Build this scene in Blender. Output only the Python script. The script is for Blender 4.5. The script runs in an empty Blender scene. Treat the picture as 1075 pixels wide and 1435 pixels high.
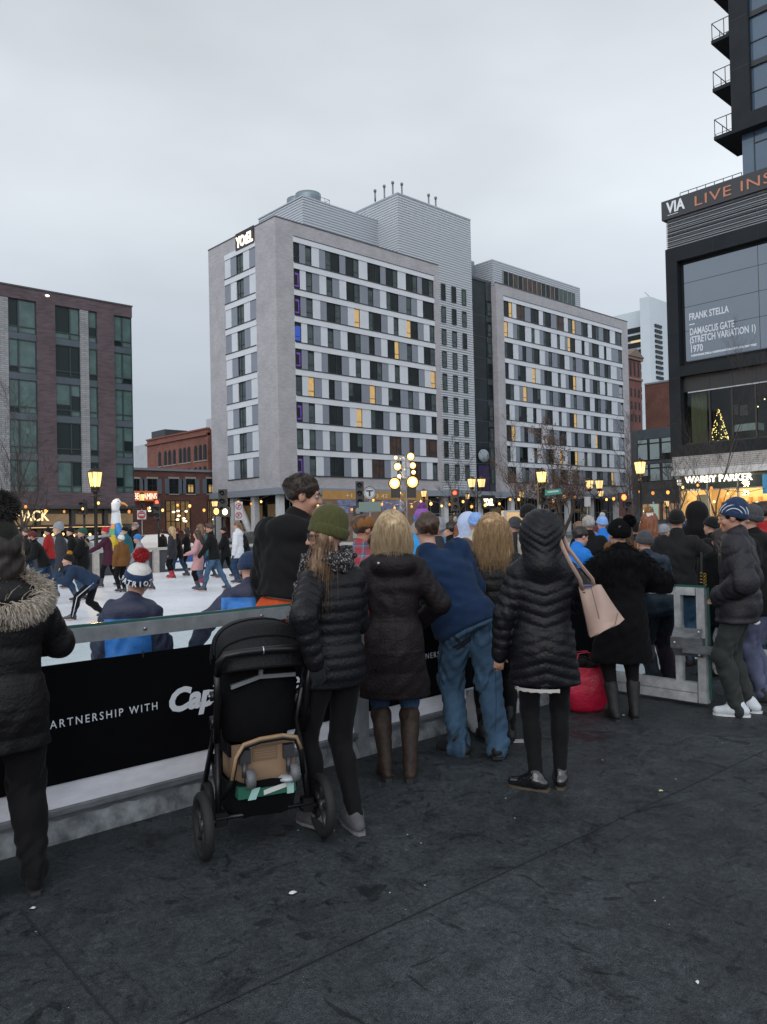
import bpy, bmesh, math, random
import numpy as np
from mathutils import Vector, Matrix
random.seed(7); rng = np.random.default_rng(11)
S = bpy.context.scene; COL = S.collection
# ------------------------------------------------------------------ camera
CF, CP, CR_, CY, CH = 1114.5619, .0165601, -.0219317, math.radians(47.21685798), 1.65
FW = np.array([math.cos(CY)*math.cos(CP), math.sin(CY)*math.cos(CP), math.sin(CP)])
_r0 = np.array([math.sin(CY), -math.cos(CY), 0.]); _u0 = np.cross(_r0, FW)
RT = math.cos(CR_)*_r0 + math.sin(CR_)*_u0
UP = -math.sin(CR_)*_r0 + math.cos(CR_)*_u0
CAM = np.array([0, 0, CH])
cd = bpy.data.cameras.new('camera'); cam = bpy.data.objects.new('camera', cd); COL.objects.link(cam)
cd.sensor_width = 36; cd.sensor_fit = 'AUTO'; cd.lens = 36*CF/1435; cd.clip_start = .05; cd.clip_end = 6000
cam.matrix_world = Matrix(((RT[0], UP[0], -FW[0], 0), (RT[1], UP[1], -FW[1], 0), (RT[2], UP[2], -FW[2], CH), (0, 0, 0, 1)))
S.camera = cam
# ------------------------------------------------------------------ sky, sun, exposure (overcast dusk)
SUN_AZ, SUN_EL = math.radians(215), math.radians(24)
w = bpy.data.worlds.new('World'); S.world = w; w.use_nodes = True
nt = w.node_tree; nt.nodes.clear()
def wn(t, **k):
    n = nt.nodes.new(t)
    for a, b in k.items(): setattr(n, a, b)
    return n
tc = wn('ShaderNodeTexCoord'); sep = wn('ShaderNodeSeparateXYZ'); nt.links.new(tc.outputs['Generated'], sep.inputs[0])
ramp = wn('ShaderNodeValToRGB'); nt.links.new(sep.outputs['Z'], ramp.inputs[0])
cr = ramp.color_ramp
cr.elements[0].position = 0.0; cr.elements[0].color = (.35, .395, .47, 1)
cr.elements[1].position = 1.0; cr.elements[1].color = (.56, .58, .60, 1)
for p_, c_ in ((.12, (.445, .49, .57)), (.24, (.61, .65, .71)), (.35, (.75, .78, .815)), (.45, (.76, .785, .81)), (.60, (.655, .68, .705))):
    e = cr.elements.new(p_); e.color = (*c_, 1)
az = wn('ShaderNodeVectorMath', operation='DOT_PRODUCT'); nt.links.new(tc.outputs['Generated'], az.inputs[0])
az.inputs[1].default_value = (float(_r0[0]), float(_r0[1]), 0)
azm = wn('ShaderNodeMapRange'); nt.links.new(az.outputs['Value'], azm.inputs[0])
azm.inputs[1].default_value = -.5; azm.inputs[2].default_value = .5; azm.inputs[3].default_value = .90; azm.inputs[4].default_value = 1.07
bk = wn('ShaderNodeVectorMath', operation='DOT_PRODUCT'); nt.links.new(tc.outputs['Generated'], bk.inputs[0])
bk.inputs[1].default_value = (math.cos(SUN_AZ), math.sin(SUN_AZ), 0)
bkm = wn('ShaderNodeMapRange'); nt.links.new(bk.outputs['Value'], bkm.inputs[0])
bkm.inputs[1].default_value = -.2; bkm.inputs[2].default_value = .9; bkm.inputs[3].default_value = 1.0; bkm.inputs[4].default_value = 2.3
mp = wn('ShaderNodeMapping'); nt.links.new(tc.outputs['Generated'], mp.inputs[0]); mp.inputs['Scale'].default_value = (1.4, 1.4, 3.6)
no = wn('ShaderNodeTexNoise'); nt.links.new(mp.outputs[0], no.inputs[0]); no.inputs['Scale'].default_value = 1.6; no.inputs['Detail'].default_value = 4; no.inputs['Roughness'].default_value = .48
nom = wn('ShaderNodeMapRange'); nt.links.new(no.outputs[0], nom.inputs[0])
nom.inputs[1].default_value = .3; nom.inputs[2].default_value = .7; nom.inputs[3].default_value = .87; nom.inputs[4].default_value = 1.09
m1 = wn('ShaderNodeMath', operation='MULTIPLY'); nt.links.new(azm.outputs[0], m1.inputs[0]); nt.links.new(nom.outputs[0], m1.inputs[1])
m2 = wn('ShaderNodeMath', operation='MULTIPLY'); nt.links.new(m1.outputs[0], m2.inputs[0]); nt.links.new(bkm.outputs[0], m2.inputs[1])
tint = wn('ShaderNodeVectorMath', operation='MULTIPLY'); nt.links.new(ramp.outputs[0], tint.inputs[0]); tint.inputs[1].default_value = (.975, 1.0, 1.03)
vm = wn('ShaderNodeVectorMath', operation='SCALE'); nt.links.new(tint.outputs[0], vm.inputs[0]); nt.links.new(m2.outputs[0], vm.inputs['Scale'])
bg1 = wn('ShaderNodeBackground'); nt.links.new(vm.outputs[0], bg1.inputs[0]); bg1.inputs[1].default_value = 1.02
sky = wn('ShaderNodeTexSky'); sky.sky_type = 'NISHITA'; sky.sun_disc = False; sky.sun_elevation = math.radians(4); sky.sun_rotation = math.radians(90) - SUN_AZ
bg2 = wn('ShaderNodeBackground'); nt.links.new(sky.outputs[0], bg2.inputs[0]); bg2.inputs[1].default_value = .02
ad = wn('ShaderNodeAddShader'); nt.links.new(bg1.outputs[0], ad.inputs[0]); nt.links.new(bg2.outputs[0], ad.inputs[1])
wo = wn('ShaderNodeOutputWorld'); nt.links.new(ad.outputs[0], wo.inputs[0])
sl = bpy.data.lights.new('sun', 'SUN'); so = bpy.data.objects.new('sun', sl); COL.objects.link(so)
sl.energy = .75; sl.angle = math.radians(50); sl.color = (1, .975, .94)
so.rotation_euler = Vector((math.cos(SUN_AZ)*math.cos(SUN_EL), math.sin(SUN_AZ)*math.cos(SUN_EL), math.sin(SUN_EL))).to_track_quat('Z', 'Y').to_euler()
S.view_settings.view_transform = 'Standard'; S.view_settings.look = 'None'; S.view_settings.gamma = 1; S.view_settings.exposure = 0
S.cycles.max_bounces = 6; S.cycles.diffuse_bounces = 3; S.cycles.glossy_bounces = 3; S.cycles.transparent_max_bounces = 10
S.cycles.sample_clamp_indirect = 3; S.cycles.caustics_reflective = False; S.cycles.caustics_refractive = False

# ------------------------------------------------------------------ helpers
def at(px, py, u=None, v=None, z=None, d=None):
    r = FW + RT*((px-537.5)/CF) - UP*((py-717.5)/CF)
    t = u/r[0] if u is not None else v/r[1] if v is not None else (z-CH)/r[2] if z is not None else d
    return CAM + r*t
def hor(px): return 717.5 + CF*(FW[2]+RT[2]*(px-537.5)/CF)/UP[2]      # image row of eye level (only used to size people)
def u_of(px, z, v):
    a, b = -20., 400.
    for _ in range(45):
        m = (a+b)/2; q = np.array([m, v, z]) - CAM
        if 537.5 + CF*(q@RT)/(q@FW) < px: a = m
        else: b = m
    return a
def v_of(px, z, u):
    a, b = -20., 300.
    for _ in range(45):
        m = (a+b)/2; q = np.array([u, m, z]) - CAM
        if 537.5 + CF*(q@RT)/(q@FW) > px: a = m
        else: b = m
    return a
_M = {}
def mat(name, col=(.5, .5, .5), rough=.6, metal=0., nscale=0, namt=.25, bscale=0, bstr=.3, bdist=.01, emit=0, ecol=None, spec=.5, sheen=0, alpha=1, stretch=(1, 1, 1), coat=0, trans=0):
    if name in _M: return _M[name]
    m = bpy.data.materials.new(name); m.use_nodes = True; _M[name] = m
    N = m.node_tree.nodes; L = m.node_tree.links; p = N['Principled BSDF']
    col = (*col, 1) if len(col) == 3 else col
    p.inputs['Base Color'].default_value = col; p.inputs['Roughness'].default_value = rough; p.inputs['Metallic'].default_value = metal
    p.inputs['Specular IOR Level'].default_value = spec; p.inputs['Alpha'].default_value = alpha
    p.inputs['Sheen Weight'].default_value = sheen; p.inputs['Coat Weight'].default_value = coat; p.inputs['Transmission Weight'].default_value = trans
    if emit: p.inputs['Emission Color'].default_value = (*(ecol or col[:3]), 1); p.inputs['Emission Strength'].default_value = emit
    if nscale or bscale:
        t = N.new('ShaderNodeTexCoord'); mp = N.new('ShaderNodeMapping'); L.new(t.outputs['Object'], mp.inputs[0]); mp.inputs['Scale'].default_value = stretch
    if nscale:
        n = N.new('ShaderNodeTexNoise'); L.new(mp.outputs[0], n.inputs[0]); n.inputs['Scale'].default_value = nscale; n.inputs['Detail'].default_value = 5; n.inputs['Roughness'].default_value = .6
        r = N.new('ShaderNodeMapRange'); L.new(n.outputs[0], r.inputs[0]); r.inputs[1].default_value = .3; r.inputs[2].default_value = .7; r.inputs[3].default_value = 1-namt; r.inputs[4].default_value = 1+namt
        v = N.new('ShaderNodeVectorMath'); v.operation = 'SCALE'; v.inputs[0].default_value = col[:3]; L.new(r.outputs[0], v.inputs['Scale']); L.new(v.outputs[0], p.inputs['Base Color'])
    if bscale:
        n = N.new('ShaderNodeTexNoise'); L.new(mp.outputs[0], n.inputs[0]); n.inputs['Scale'].default_value = bscale; n.inputs['Detail'].default_value = 4
        b = N.new('ShaderNodeBump'); L.new(n.outputs[0], b.inputs['Height']); b.inputs['Strength'].default_value = bstr; b.inputs['Distance'].default_value = bdist; L.new(b.outputs[0], p.inputs['Normal'])
    return m
def emat(name, col, strength): return mat(name, (.02, .02, .02), emit=strength, ecol=col)
def brick(name, c1, c2, mortar, bw=.21, bh=.07, ms=.012, rough=.85, bump=.4, offset=.5, bias=0., namt=.15):
    if name in _M: return _M[name]
    m = mat(name, c1, rough); N = m.node_tree.nodes; L = m.node_tree.links; p = N['Principled BSDF']
    t = N.new('ShaderNodeTexCoord'); s = N.new('ShaderNodeSeparateXYZ'); L.new(t.outputs['Object'], s.inputs[0])
    a = N.new('ShaderNodeMath'); L.new(s.outputs[0], a.inputs[0]); L.new(s.outputs[1], a.inputs[1])
    c = N.new('ShaderNodeCombineXYZ'); L.new(a.outputs[0], c.inputs[0]); L.new(s.outputs[2], c.inputs[1])
    b = N.new('ShaderNodeTexBrick'); L.new(c.outputs[0], b.inputs[0]); b.offset = offset
    for k, q in (('Color1', c1), ('Color2', c2), ('Mortar', mortar)): b.inputs[k].default_value = (*q, 1)
    b.inputs['Scale'].default_value = 1; b.inputs['Mortar Size'].default_value = ms; b.inputs['Brick Width'].default_value = bw; b.inputs['Row Height'].default_value = bh; b.inputs['Bias'].default_value = bias
    n = N.new('ShaderNodeTexNoise'); L.new(t.outputs['Object'], n.inputs[0]); n.inputs['Scale'].default_value = .5; n.inputs['Detail'].default_value = 6
    r = N.new('ShaderNodeMapRange'); L.new(n.outputs[0], r.inputs[0]); r.inputs[1].default_value = .3; r.inputs[2].default_value = .7; r.inputs[3].default_value = 1-namt; r.inputs[4].default_value = 1+namt
    v = N.new('ShaderNodeVectorMath'); v.operation = 'SCALE'; L.new(b.outputs[0], v.inputs[0]); L.new(r.outputs[0], v.inputs['Scale']); L.new(v.outputs[0], p.inputs['Base Color'])
    bp = N.new('ShaderNodeBump'); bp.invert = True; bp.inputs['Strength'].default_value = bump; bp.inputs['Distance'].default_value = .02; L.new(b.outputs['Fac'], bp.inputs['Height']); L.new(bp.outputs[0], p.inputs['Normal'])
    return m
class MB:
    def __init__(s, *mats): s.v = []; s.f = []; s.m = []; s.mats = list(mats); s.sm = []
    def slot(s, m):
        if m not in s.mats: s.mats.append(m)
        return s.mats.index(m)
    def add(s, vs, fs, m=0, smooth=False):
        if not isinstance(m, int): m = s.slot(m)
        o = len(s.v); s.v += [tuple(map(float, q)) for q in vs]; s.f += [tuple(i+o for i in q) for q in fs]; s.m += [m]*len(fs); s.sm += [smooth]*len(fs); return s
    def box(s, x0, x1, y0, y1, z0, z1, m=0):
        x0, x1 = sorted((x0, x1)); y0, y1 = sorted((y0, y1)); z0, z1 = sorted((z0, z1))
        return s.add([(x0, y0, z0), (x1, y0, z0), (x1, y1, z0), (x0, y1, z0), (x0, y0, z1), (x1, y0, z1), (x1, y1, z1), (x0, y1, z1)],
                     [(0, 3, 2, 1), (4, 5, 6, 7), (0, 1, 5, 4), (1, 2, 6, 5), (2, 3, 7, 6), (3, 0, 4, 7)], m)
    def obox(s, c, ax, ay, az, m=0):
        c, ax, ay, az = map(np.array, (c, ax, ay, az)); k = [(-1, -1, -1), (1, -1, -1), (1, 1, -1), (-1, 1, -1), (-1, -1, 1), (1, -1, 1), (1, 1, 1), (-1, 1, 1)]
        return s.add([c+ax*a+ay*b+az*d for a, b, d in k], [(0, 3, 2, 1), (4, 5, 6, 7), (0, 1, 5, 4), (1, 2, 6, 5), (2, 3, 7, 6), (3, 0, 4, 7)], m)
    def tube(s, pts, r, n=8, m=0, cap=True, smooth=True, flat=1.0):
        pts = [np.array(p, float) for p in pts]; k = len(pts); rs = r if hasattr(r, '__len__') else [r]*k
        vs = []; prev = None
        for i, p in enumerate(pts):
            t = pts[min(i+1, k-1)] - pts[max(i-1, 0)]; t = t/(np.linalg.norm(t)+1e-12)
            if prev is None:
                h = np.array([0, 0, 1.]) if abs(t[2]) < .9 else np.array([1., 0, 0]); a = np.cross(t, h)
            else: a = prev - t*(prev@t)
            a /= np.linalg.norm(a)+1e-12; prev = a; b = np.cross(t, a)
            for j in range(n):
                q = 2*math.pi*j/n; vs.append(p + rs[i]*(math.cos(q)*a + flat*math.sin(q)*b))
        fs = [(i*n+j, i*n+(j+1) % n, (i+1)*n+(j+1) % n, (i+1)*n+j) for i in range(k-1) for j in range(n)]
        if cap: fs += [tuple(range(n-1, -1, -1)), tuple((k-1)*n+j for j in range(n))]
        return s.add(vs, fs, m, smooth)
    def lathe(s, prof, c=(0, 0, 0), n=16, m=0, smooth=True):
        vs = [(c[0]+r*math.cos(2*math.pi*j/n), c[1]+r*math.sin(2*math.pi*j/n), c[2]+z) for r, z in prof for j in range(n)]
        k = len(prof); fs = [(i*n+j, i*n+(j+1) % n, (i+1)*n+(j+1) % n, (i+1)*n+j) for i in range(k-1) for j in range(n)]
        fs += [tuple(range(n-1, -1, -1)), tuple((k-1)*n+j for j in range(n))]
        return s.add(vs, fs, m, smooth)
    def ball(s, c, r, m=0, n=10, sc=(1, 1, 1)):
        k = n//2+1
        vs = [(c[0]+sc[0]*r*math.sin(math.pi*i/k)*math.cos(2*math.pi*j/n), c[1]+sc[1]*r*math.sin(math.pi*i/k)*math.sin(2*math.pi*j/n), c[2]+sc[2]*r*math.cos(math.pi*i/k)) for i in range(1, k) for j in range(n)]
        fs = [(i*n+j, (i+1)*n+j, (i+1)*n+(j+1) % n, i*n+(j+1) % n) for i in range(k-2) for j in range(n)]
        o = len(vs); vs += [(c[0], c[1], c[2]+sc[2]*r), (c[0], c[1], c[2]-sc[2]*r)]
        fs += [(o, j, (j+1) % n) for j in range(n)] + [(o+1, (k-2)*n+(j+1) % n, (k-2)*n+j) for j in range(n)]
        return s.add(vs, fs, m, True)
    def build(s, name, parent=None, local=False):
        """world coordinates in; vertices stored relative to the parent's base (or the mesh's own base)"""
        v = np.array(s.v, float)
        off = np.zeros(3)
        if not local:
            off = np.array(parent['_base']) if parent is not None else np.array([(v[:, 0].min()+v[:, 0].max())/2, (v[:, 1].min()+v[:, 1].max())/2, v[:, 2].min()])
            v = v-off
        me = bpy.data.meshes.new(name); me.from_pydata([tuple(q) for q in v], [], s.f)
        for m in s.mats: me.materials.append(m)
        me.polygons.foreach_set('material_index', s.m); me.polygons.foreach_set('use_smooth', s.sm); me.update()
        o = bpy.data.objects.new(name, me); COL.objects.link(o)
        if parent is not None:
            o.parent = parent
            if '_base' in parent: o['_base'] = list(parent['_base'])
        elif not local: o.location = off; o['_base'] = list(off)
        return o
def tag(o, label=None, cat=None, group=None, kind=None):
    if label: o['label'] = label
    if cat: o['category'] = cat
    if group: o['group'] = group
    if kind: o['kind'] = kind
    return o
def thing(name, base, label, cat, group=None, rotz=0):
    o = bpy.data.objects.new(name, None); COL.objects.link(o); o.location = base; o.rotation_euler = (0, 0, rotz); o['_base'] = [float(q) for q in base]
    o.empty_display_size = .2
    return tag(o, label, cat, group)
def copy_thing(o, loc, rotz=None, label=None):
    def rec(a, parent):
        c = a.copy(); COL.objects.link(c)
        if parent is not None: c.parent = parent
        for ch in a.children: rec(ch, c)
        return c
    c = rec(o, None); c.location = loc
    if rotz is not None: c.rotation_euler = (0, 0, rotz)
    if label: c['label'] = label
    return c
def text(name, s, size, origin, right, up, m, parent=None, depth=.01, spacing=1.0, shear=0., bold=0., align='LEFT', width=None):
    """lettering as a mesh in world space: origin = baseline start, right/up = unit axes"""
    cu = bpy.data.curves.new(name, 'FONT'); cu.body = s; cu.size = size; cu.extrude = depth; cu.space_character = spacing; cu.shear = shear; cu.offset = bold; cu.align_x = align; cu.resolution_u = 3
    t = bpy.data.objects.new('tmp', cu); COL.objects.link(t)
    dg = bpy.context.evaluated_depsgraph_get(); me = bpy.data.meshes.new_from_object(t.evaluated_get(dg)); bpy.data.objects.remove(t)
    right = np.array(right, float); up = np.array(up, float); nrm = np.cross(right, up); v = np.empty(len(me.vertices)*3); me.vertices.foreach_get('co', v); v = v.reshape(-1, 3)
    k = 1.
    if width: k = width/max(v[:, 0].max()-v[:, 0].min(), 1e-6); v[:, 0] = (v[:, 0]-v[:, 0].min())*k
    base = np.array(parent['_base']) if parent is not None else np.array(origin, float)
    q = np.array(origin)+np.outer(v[:, 0], right)+np.outer(v[:, 1], up)+np.outer(v[:, 2], nrm)-base
    me.vertices.foreach_set('co', q.ravel()); me.materials.clear(); me.materials.append(m); me.update()
    o = bpy.data.objects.new(name, me); COL.objects.link(o)
    if parent is not None: o.parent = parent
    else: o.location = base; o['_base'] = [float(x) for x in base]
    return o
UX, VX, ZX = np.array([1., 0, 0]), np.array([0, 1., 0]), np.array([0, 0, 1.])
# ------------------------------------------------------------------ setting
def flat(name, x0, x1, y0, y1, z, m):
    return tag(MB(m).add([(x0, y0, z), (x1, y0, z), (x1, y1, z), (x0, y1, z)], [(0, 1, 2, 3)]).build(name), kind='structure')
FV = 4.313
m_asph = mat('asphalt', (.05, .052, .056), .8, nscale=3, namt=.35, bscale=60, bstr=.3)
m_pave = mat('paving', (.16, .165, .17), .75, nscale=1.5, namt=.25, bscale=30, bstr=.2)
def make_mat_floor():
    m = mat('rubber_floor', (.03, .034, .038), .6); N = m.node_tree.nodes; L = m.node_tree.links; p = N['Principled BSDF']
    t = N.new('ShaderNodeTexCoord')
    def noise(sc, det=5, rough=.6, stretch=(1, 1, 1), rot=0, dist=0):
        q = N.new('ShaderNodeMapping'); L.new(t.outputs['Object'], q.inputs[0]); q.inputs['Scale'].default_value = stretch; q.inputs['Rotation'].default_value = (0, 0, rot)
        n = N.new('ShaderNodeTexNoise'); L.new(q.outputs[0], n.inputs[0]); n.inputs['Scale'].default_value = sc; n.inputs['Detail'].default_value = det; n.inputs['Roughness'].default_value = rough; n.inputs['Distortion'].default_value = dist
        return n.outputs[0]
    def rng_(x, a, b, c, d):
        r = N.new('ShaderNodeMapRange'); L.new(x, r.inputs[0]); r.inputs[1].default_value = a; r.inputs[2].default_value = b; r.inputs[3].default_value = c; r.inputs[4].default_value = d; return r.outputs[0]
    def mul(a, b):
        r = N.new('ShaderNodeMath'); r.operation = 'MULTIPLY'; L.new(a, r.inputs[0]); L.new(b, r.inputs[1]); return r.outputs[0]
    big = rng_(noise(.8, 6, .62, dist=.6), .35, .65, .6, 1.28)
    mid = rng_(noise(6.5, 7, .72, dist=1.0), .36, .64, .68, 1.25)
    speck = mul(rng_(noise(190, 2, .55), .3, .7, .32, 1.75), rng_(noise(42, 4, .7), .34, .66, .66, 1.36))
    fine = rng_(noise(480, 1, .5), .3, .7, .5, 1.55)
    scuff = rng_(noise(3.6, 5, .78, (1, 3.6, 1), .95, .7), .605, .65, 1, .42)
    scuff2 = rng_(noise(6.5, 4, .75, (4.2, 1, 1), -.30, .6), .62, .66, 1, .38)
    blot = rng_(noise(2.2, 6, .74, dist=1.1), .56, .66, 1, .36)
    foot = rng_(noise(4.6, 2, .4, (1.6, 1, 1), .3, 1.0), .665, .69, 1, .40)
    lite = rng_(noise(13, 6, .8, (1, 1.6, 1), .9, .6), .57, .74, 1, 1.9)
    x = mul(mul(mul(big, mid), mul(speck, fine)), mul(mul(scuff, scuff2), mul(mul(blot, foot), lite)))
    v = N.new('ShaderNodeVectorMath'); v.operation = 'SCALE'; v.inputs[0].default_value = (.033, .039, .0435); L.new(x, v.inputs['Scale']); L.new(v.outputs[0], p.inputs['Base Color'])
    L.new(rng_(mul(mul(blot, scuff), mid), .45, 1.2, .34, .72), p.inputs['Roughness'])
    b = N.new('ShaderNodeBump'); b.inputs['Strength'].default_value = .5; b.inputs['Distance'].default_value = .004; L.new(mul(mul(speck, mid), scuff), b.inputs['Height']); L.new(b.outputs[0], p.inputs['Normal'])
    p.inputs['Specular IOR Level'].default_value = .28
    return m
m_floor = make_mat_floor()
def make_ice():
    m = mat('ice_sheet', (.62, .655, .70), .3); N = m.node_tree.nodes; L = m.node_tree.links; p = N['Principled BSDF']
    t = N.new('ShaderNodeTexCoord'); outs = []
    for sc, st, rot, a, b, c in ((.35, (1, 1, 1), 0, .3, .7, .86), (3, (1, 9, 1), .5, .55, .70, .80), (4, (9, 1, 1), .2, .56, .70, .80), (5, (1, 14, 1), 1.0, .58, .68, .82), (26, (1, 2, 1), 1.1, .45, .75, .88), (60, (1, 1, 1), 0, .3, .7, .95)):
        q = N.new('ShaderNodeMapping'); L.new(t.outputs['Object'], q.inputs[0]); q.inputs['Scale'].default_value = st; q.inputs['Rotation'].default_value = (0, 0, rot)
        n = N.new('ShaderNodeTexNoise'); L.new(q.outputs[0], n.inputs[0]); n.inputs['Scale'].default_value = sc; n.inputs['Detail'].default_value = 6; n.inputs['Distortion'].default_value = .4
        r = N.new('ShaderNodeMapRange'); L.new(n.outputs[0], r.inputs[0]); r.inputs[1].default_value = a; r.inputs[2].default_value = b; r.inputs[3].default_value = 1.04; r.inputs[4].default_value = c; outs.append(r.outputs[0])
    x = outs[0]
    for o in outs[1:]:
        k = N.new('ShaderNodeMath'); k.operation = 'MULTIPLY'; L.new(x, k.inputs[0]); L.new(o, k.inputs[1]); x = k.outputs[0]
    v = N.new('ShaderNodeVectorMath'); v.operation = 'SCALE'; v.inputs[0].default_value = (.70, .725, .77); L.new(x, v.inputs['Scale']); L.new(v.outputs[0], p.inputs['Base Color'])
    b = N.new('ShaderNodeBump'); b.inputs['Strength'].default_value = .25; b.inputs['Distance'].default_value = .004; L.new(x, b.inputs['Height']); L.new(b.outputs[0], p.inputs['Normal'])
    p.inputs['Roughness'].default_value = .38; p.inputs['Specular IOR Level'].default_value = .35
    return m
flat('ground', -900, 1500, -600, 1800, -.05, m_pave)
flat('street', -200, 400, 45.5, 56.5, -.044, m_asph)
flat('side_street', 38, 47.5, 4, 45.4, -.044, m_asph)
flat('skating_rink_ice', -40, 21.4, FV+.12, 29.0, -.012, make_ice())
flat('sidewalk', -40, 37.5, 29.15, 45.2, -.045, m_pave)
pb = MB(m_floor).box(-14, 30, -9, FV, -.09, 0).build('platform_floor'); tag(pb, kind='structure')
m_seam = mat('floor_seam', (.008, .009, .01), .8)
# seams between the rubber sheets
m_ = MB(m_seam)
for a, b in (((250, 1435), (830, 1165)), ((830, 1165), (1075, 1050)), ((30, 1275), (165, 1435))):
    p0, p1 = at(*a, z=.003), at(*b, z=.003); t_ = (p1-p0)/np.linalg.norm(p1-p0); n_ = np.cross(ZX, t_)*.004
    m_.add([p0-n_, p1-n_, p1+n_, p0+n_], [(0, 1, 2, 3)])
tag(m_.build('floor_seam'), kind='structure')

# ------------------------------------------------------------------ window kit for the facades
glass_dk = mat('window_glass_dark', (.010, .0155, .0165), .06, spec=.2, nscale=.6, namt=.5)
glass_md = mat('window_glass_curtained', (.060, .085, .085), .1, spec=.25, nscale=1.1, namt=.4)
glass_br = mat('window_glass_brown', (.06, .035, .026), .1, spec=.25, nscale=1.5, namt=.5)
glass_lit = mat('window_lit_amber', (.3, .2, .08), .3, nscale=2, namt=.4, emit=.40, ecol=(1., .62, .22))
glass_pur = mat('window_lit_violet', (.02, .01, .04), .3, emit=.30, ecol=(.34, .10, .95))
glass_blu = mat('window_lit_blue', (.02, .02, .06), .3, emit=.38, ecol=(.03, .16, .95))
glass_pale = mat('window_blind', (.32, .35, .38), .2, spec=.5)
m_fr = mat('window_frame_dark', (.018, .02, .022), .4)
def win_v(name, parent, u0, u1, z0, z1, v, style='d', split=None, fr=.06, sill=.62):
    """window set in a wall facing -v: glass at v, frame 6 cm proud of it"""
    b = MB(m_fr)
    G = {'d': glass_dk, 'm': glass_md, 'y': glass_lit, 'p': glass_pur, 'b': glass_blu, 'r': glass_br, 'l': glass_pale}
    b.box(u0, u1, v, v+.02, z0, z1, glass_md if style in 'my' and random.random() < .3 else glass_dk)
    for a0, a1, c0, c1 in ((u0, u0+fr, z0, z1), (u1-fr, u1, z0, z1), (u0+fr, u1-fr, z0, z0+fr), (u0+fr, u1-fr, z1-fr, z1)): b.box(a0, a1, v-.06, v, c0, c1, 0)
    wdt = u1-u0
    if wdt > 1.5:
        right = random.random() < .5 if split is None else split; s = u0+.62*wdt if right else u0+.38*wdt
        b.box(s-.035, s+.035, v-.055, v, z0+fr, z1-fr, 0)
        a0, a1 = (s+.035, u1-fr) if right else (u0+fr, s-.035)
        st = style if style in 'ymprb' else random.choice('dmm')
        if style == 'r': b.box(u0+fr, u1-fr, v-.012, v-.004, z0+fr, z1-fr, G['r'])
        elif st != 'd': b.box(a0, a1, v-.012, v-.004, z0+fr, z1-fr, G[st])
        elif random.random() < .5: b.box(a0, a1, v-.012, v-.004, z0+sill+.1, z1-fr, glass_md)
        b.box(a0, a1, v-.05, v, z0+sill, z0+sill+.06, 0)
    else:
        if style in 'pb':
            g = G[style]; w3 = wdt*.52    # an inner frame of coloured light
            b.box(u1-fr-w3*.42, u1-fr-w3*.12, v-.012, v-.004, z0+.3, z1-.4, g); b.box(u0+wdt*.3, u1-fr-w3*.42, v-.012, v-.004, z1-.62, z1-.4, g); b.box(u0+wdt*.2, u1-fr-w3*.42, v-.012, v-.004, z0+.3, z0+.45, g)
            if style == 'b': b.box(u0+fr, u1-fr, v-.010, v-.003, z0+.2, z1-.5, g)
        elif style != 'd' or random.random() < .6: b.box(u0+fr, u1-fr, v-.012, v-.004, z0+fr, z1-fr if style in 'yr' else z1-fr-.35*random.random(), G[style if style != 'd' else 'm'])
        b.box(u0+fr, u1-fr, v-.05, v, z0+sill, z0+sill+.06, 0)
    return b.build(name, parent)

# ------------------------------------------------------------------ hotel
m_hbr = brick('hotel_grey_brick', (.42, .41, .43), (.345, .335, .355), (.39, .38, .395), bw=.42, bh=.12, ms=.010, namt=.10, bump=.2)
m_L = mat('panel_pale_grey', (.58, .615, .66), .45, nscale=.6, namt=.06)
m_G = mat('panel_slate_grey', (.205, .23, .275), .45, nscale=.6, namt=.07)
m_S = mat('fascia_strip', (.62, .65, .69), .45, nscale=.5, namt=.06)
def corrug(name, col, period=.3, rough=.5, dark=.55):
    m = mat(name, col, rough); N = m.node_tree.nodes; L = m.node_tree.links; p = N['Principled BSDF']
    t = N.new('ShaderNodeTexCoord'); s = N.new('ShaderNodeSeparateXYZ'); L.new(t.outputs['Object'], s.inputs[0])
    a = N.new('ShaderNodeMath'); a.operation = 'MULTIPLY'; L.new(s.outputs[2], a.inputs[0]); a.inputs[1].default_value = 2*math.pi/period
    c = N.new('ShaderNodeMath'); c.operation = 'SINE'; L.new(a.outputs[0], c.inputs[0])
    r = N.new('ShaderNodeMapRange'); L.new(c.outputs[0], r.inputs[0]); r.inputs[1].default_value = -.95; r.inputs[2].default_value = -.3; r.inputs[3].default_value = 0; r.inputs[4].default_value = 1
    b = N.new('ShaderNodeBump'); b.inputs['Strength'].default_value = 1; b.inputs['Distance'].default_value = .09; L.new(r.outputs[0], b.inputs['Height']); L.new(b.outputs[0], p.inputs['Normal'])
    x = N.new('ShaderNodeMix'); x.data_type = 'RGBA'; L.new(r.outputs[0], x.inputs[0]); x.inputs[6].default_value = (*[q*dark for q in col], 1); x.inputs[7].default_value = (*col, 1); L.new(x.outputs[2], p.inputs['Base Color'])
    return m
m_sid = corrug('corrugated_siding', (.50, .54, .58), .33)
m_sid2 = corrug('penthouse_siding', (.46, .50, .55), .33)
m_drk = mat('stair_bay_dark', (.009, .015, .018), .14, spec=.25, nscale=.4, namt=.5)
m_drp = mat('stair_bay_panel', (.035, .045, .055), .4, nscale=.8, namt=.2)
m_conc = mat('concrete_column', (.52, .53, .54), .7, nscale=2, namt=.12)
m_fasc = mat('canopy_grey', (.22, .25, .29), .5)
KU, KV, ZT, ZB = 51.732, 72.776, 36.49, 6.09
hotel = thing('hotel', (KU+30, KV+8, 0), 'tall pale hotel with grey brick ends and chequered white and slate panels', 'hotel')
UA, UM, US, UB = KU+26.67, 85.25, 90.55, 126.85
b = MB(m_hbr)
D = .28
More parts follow.
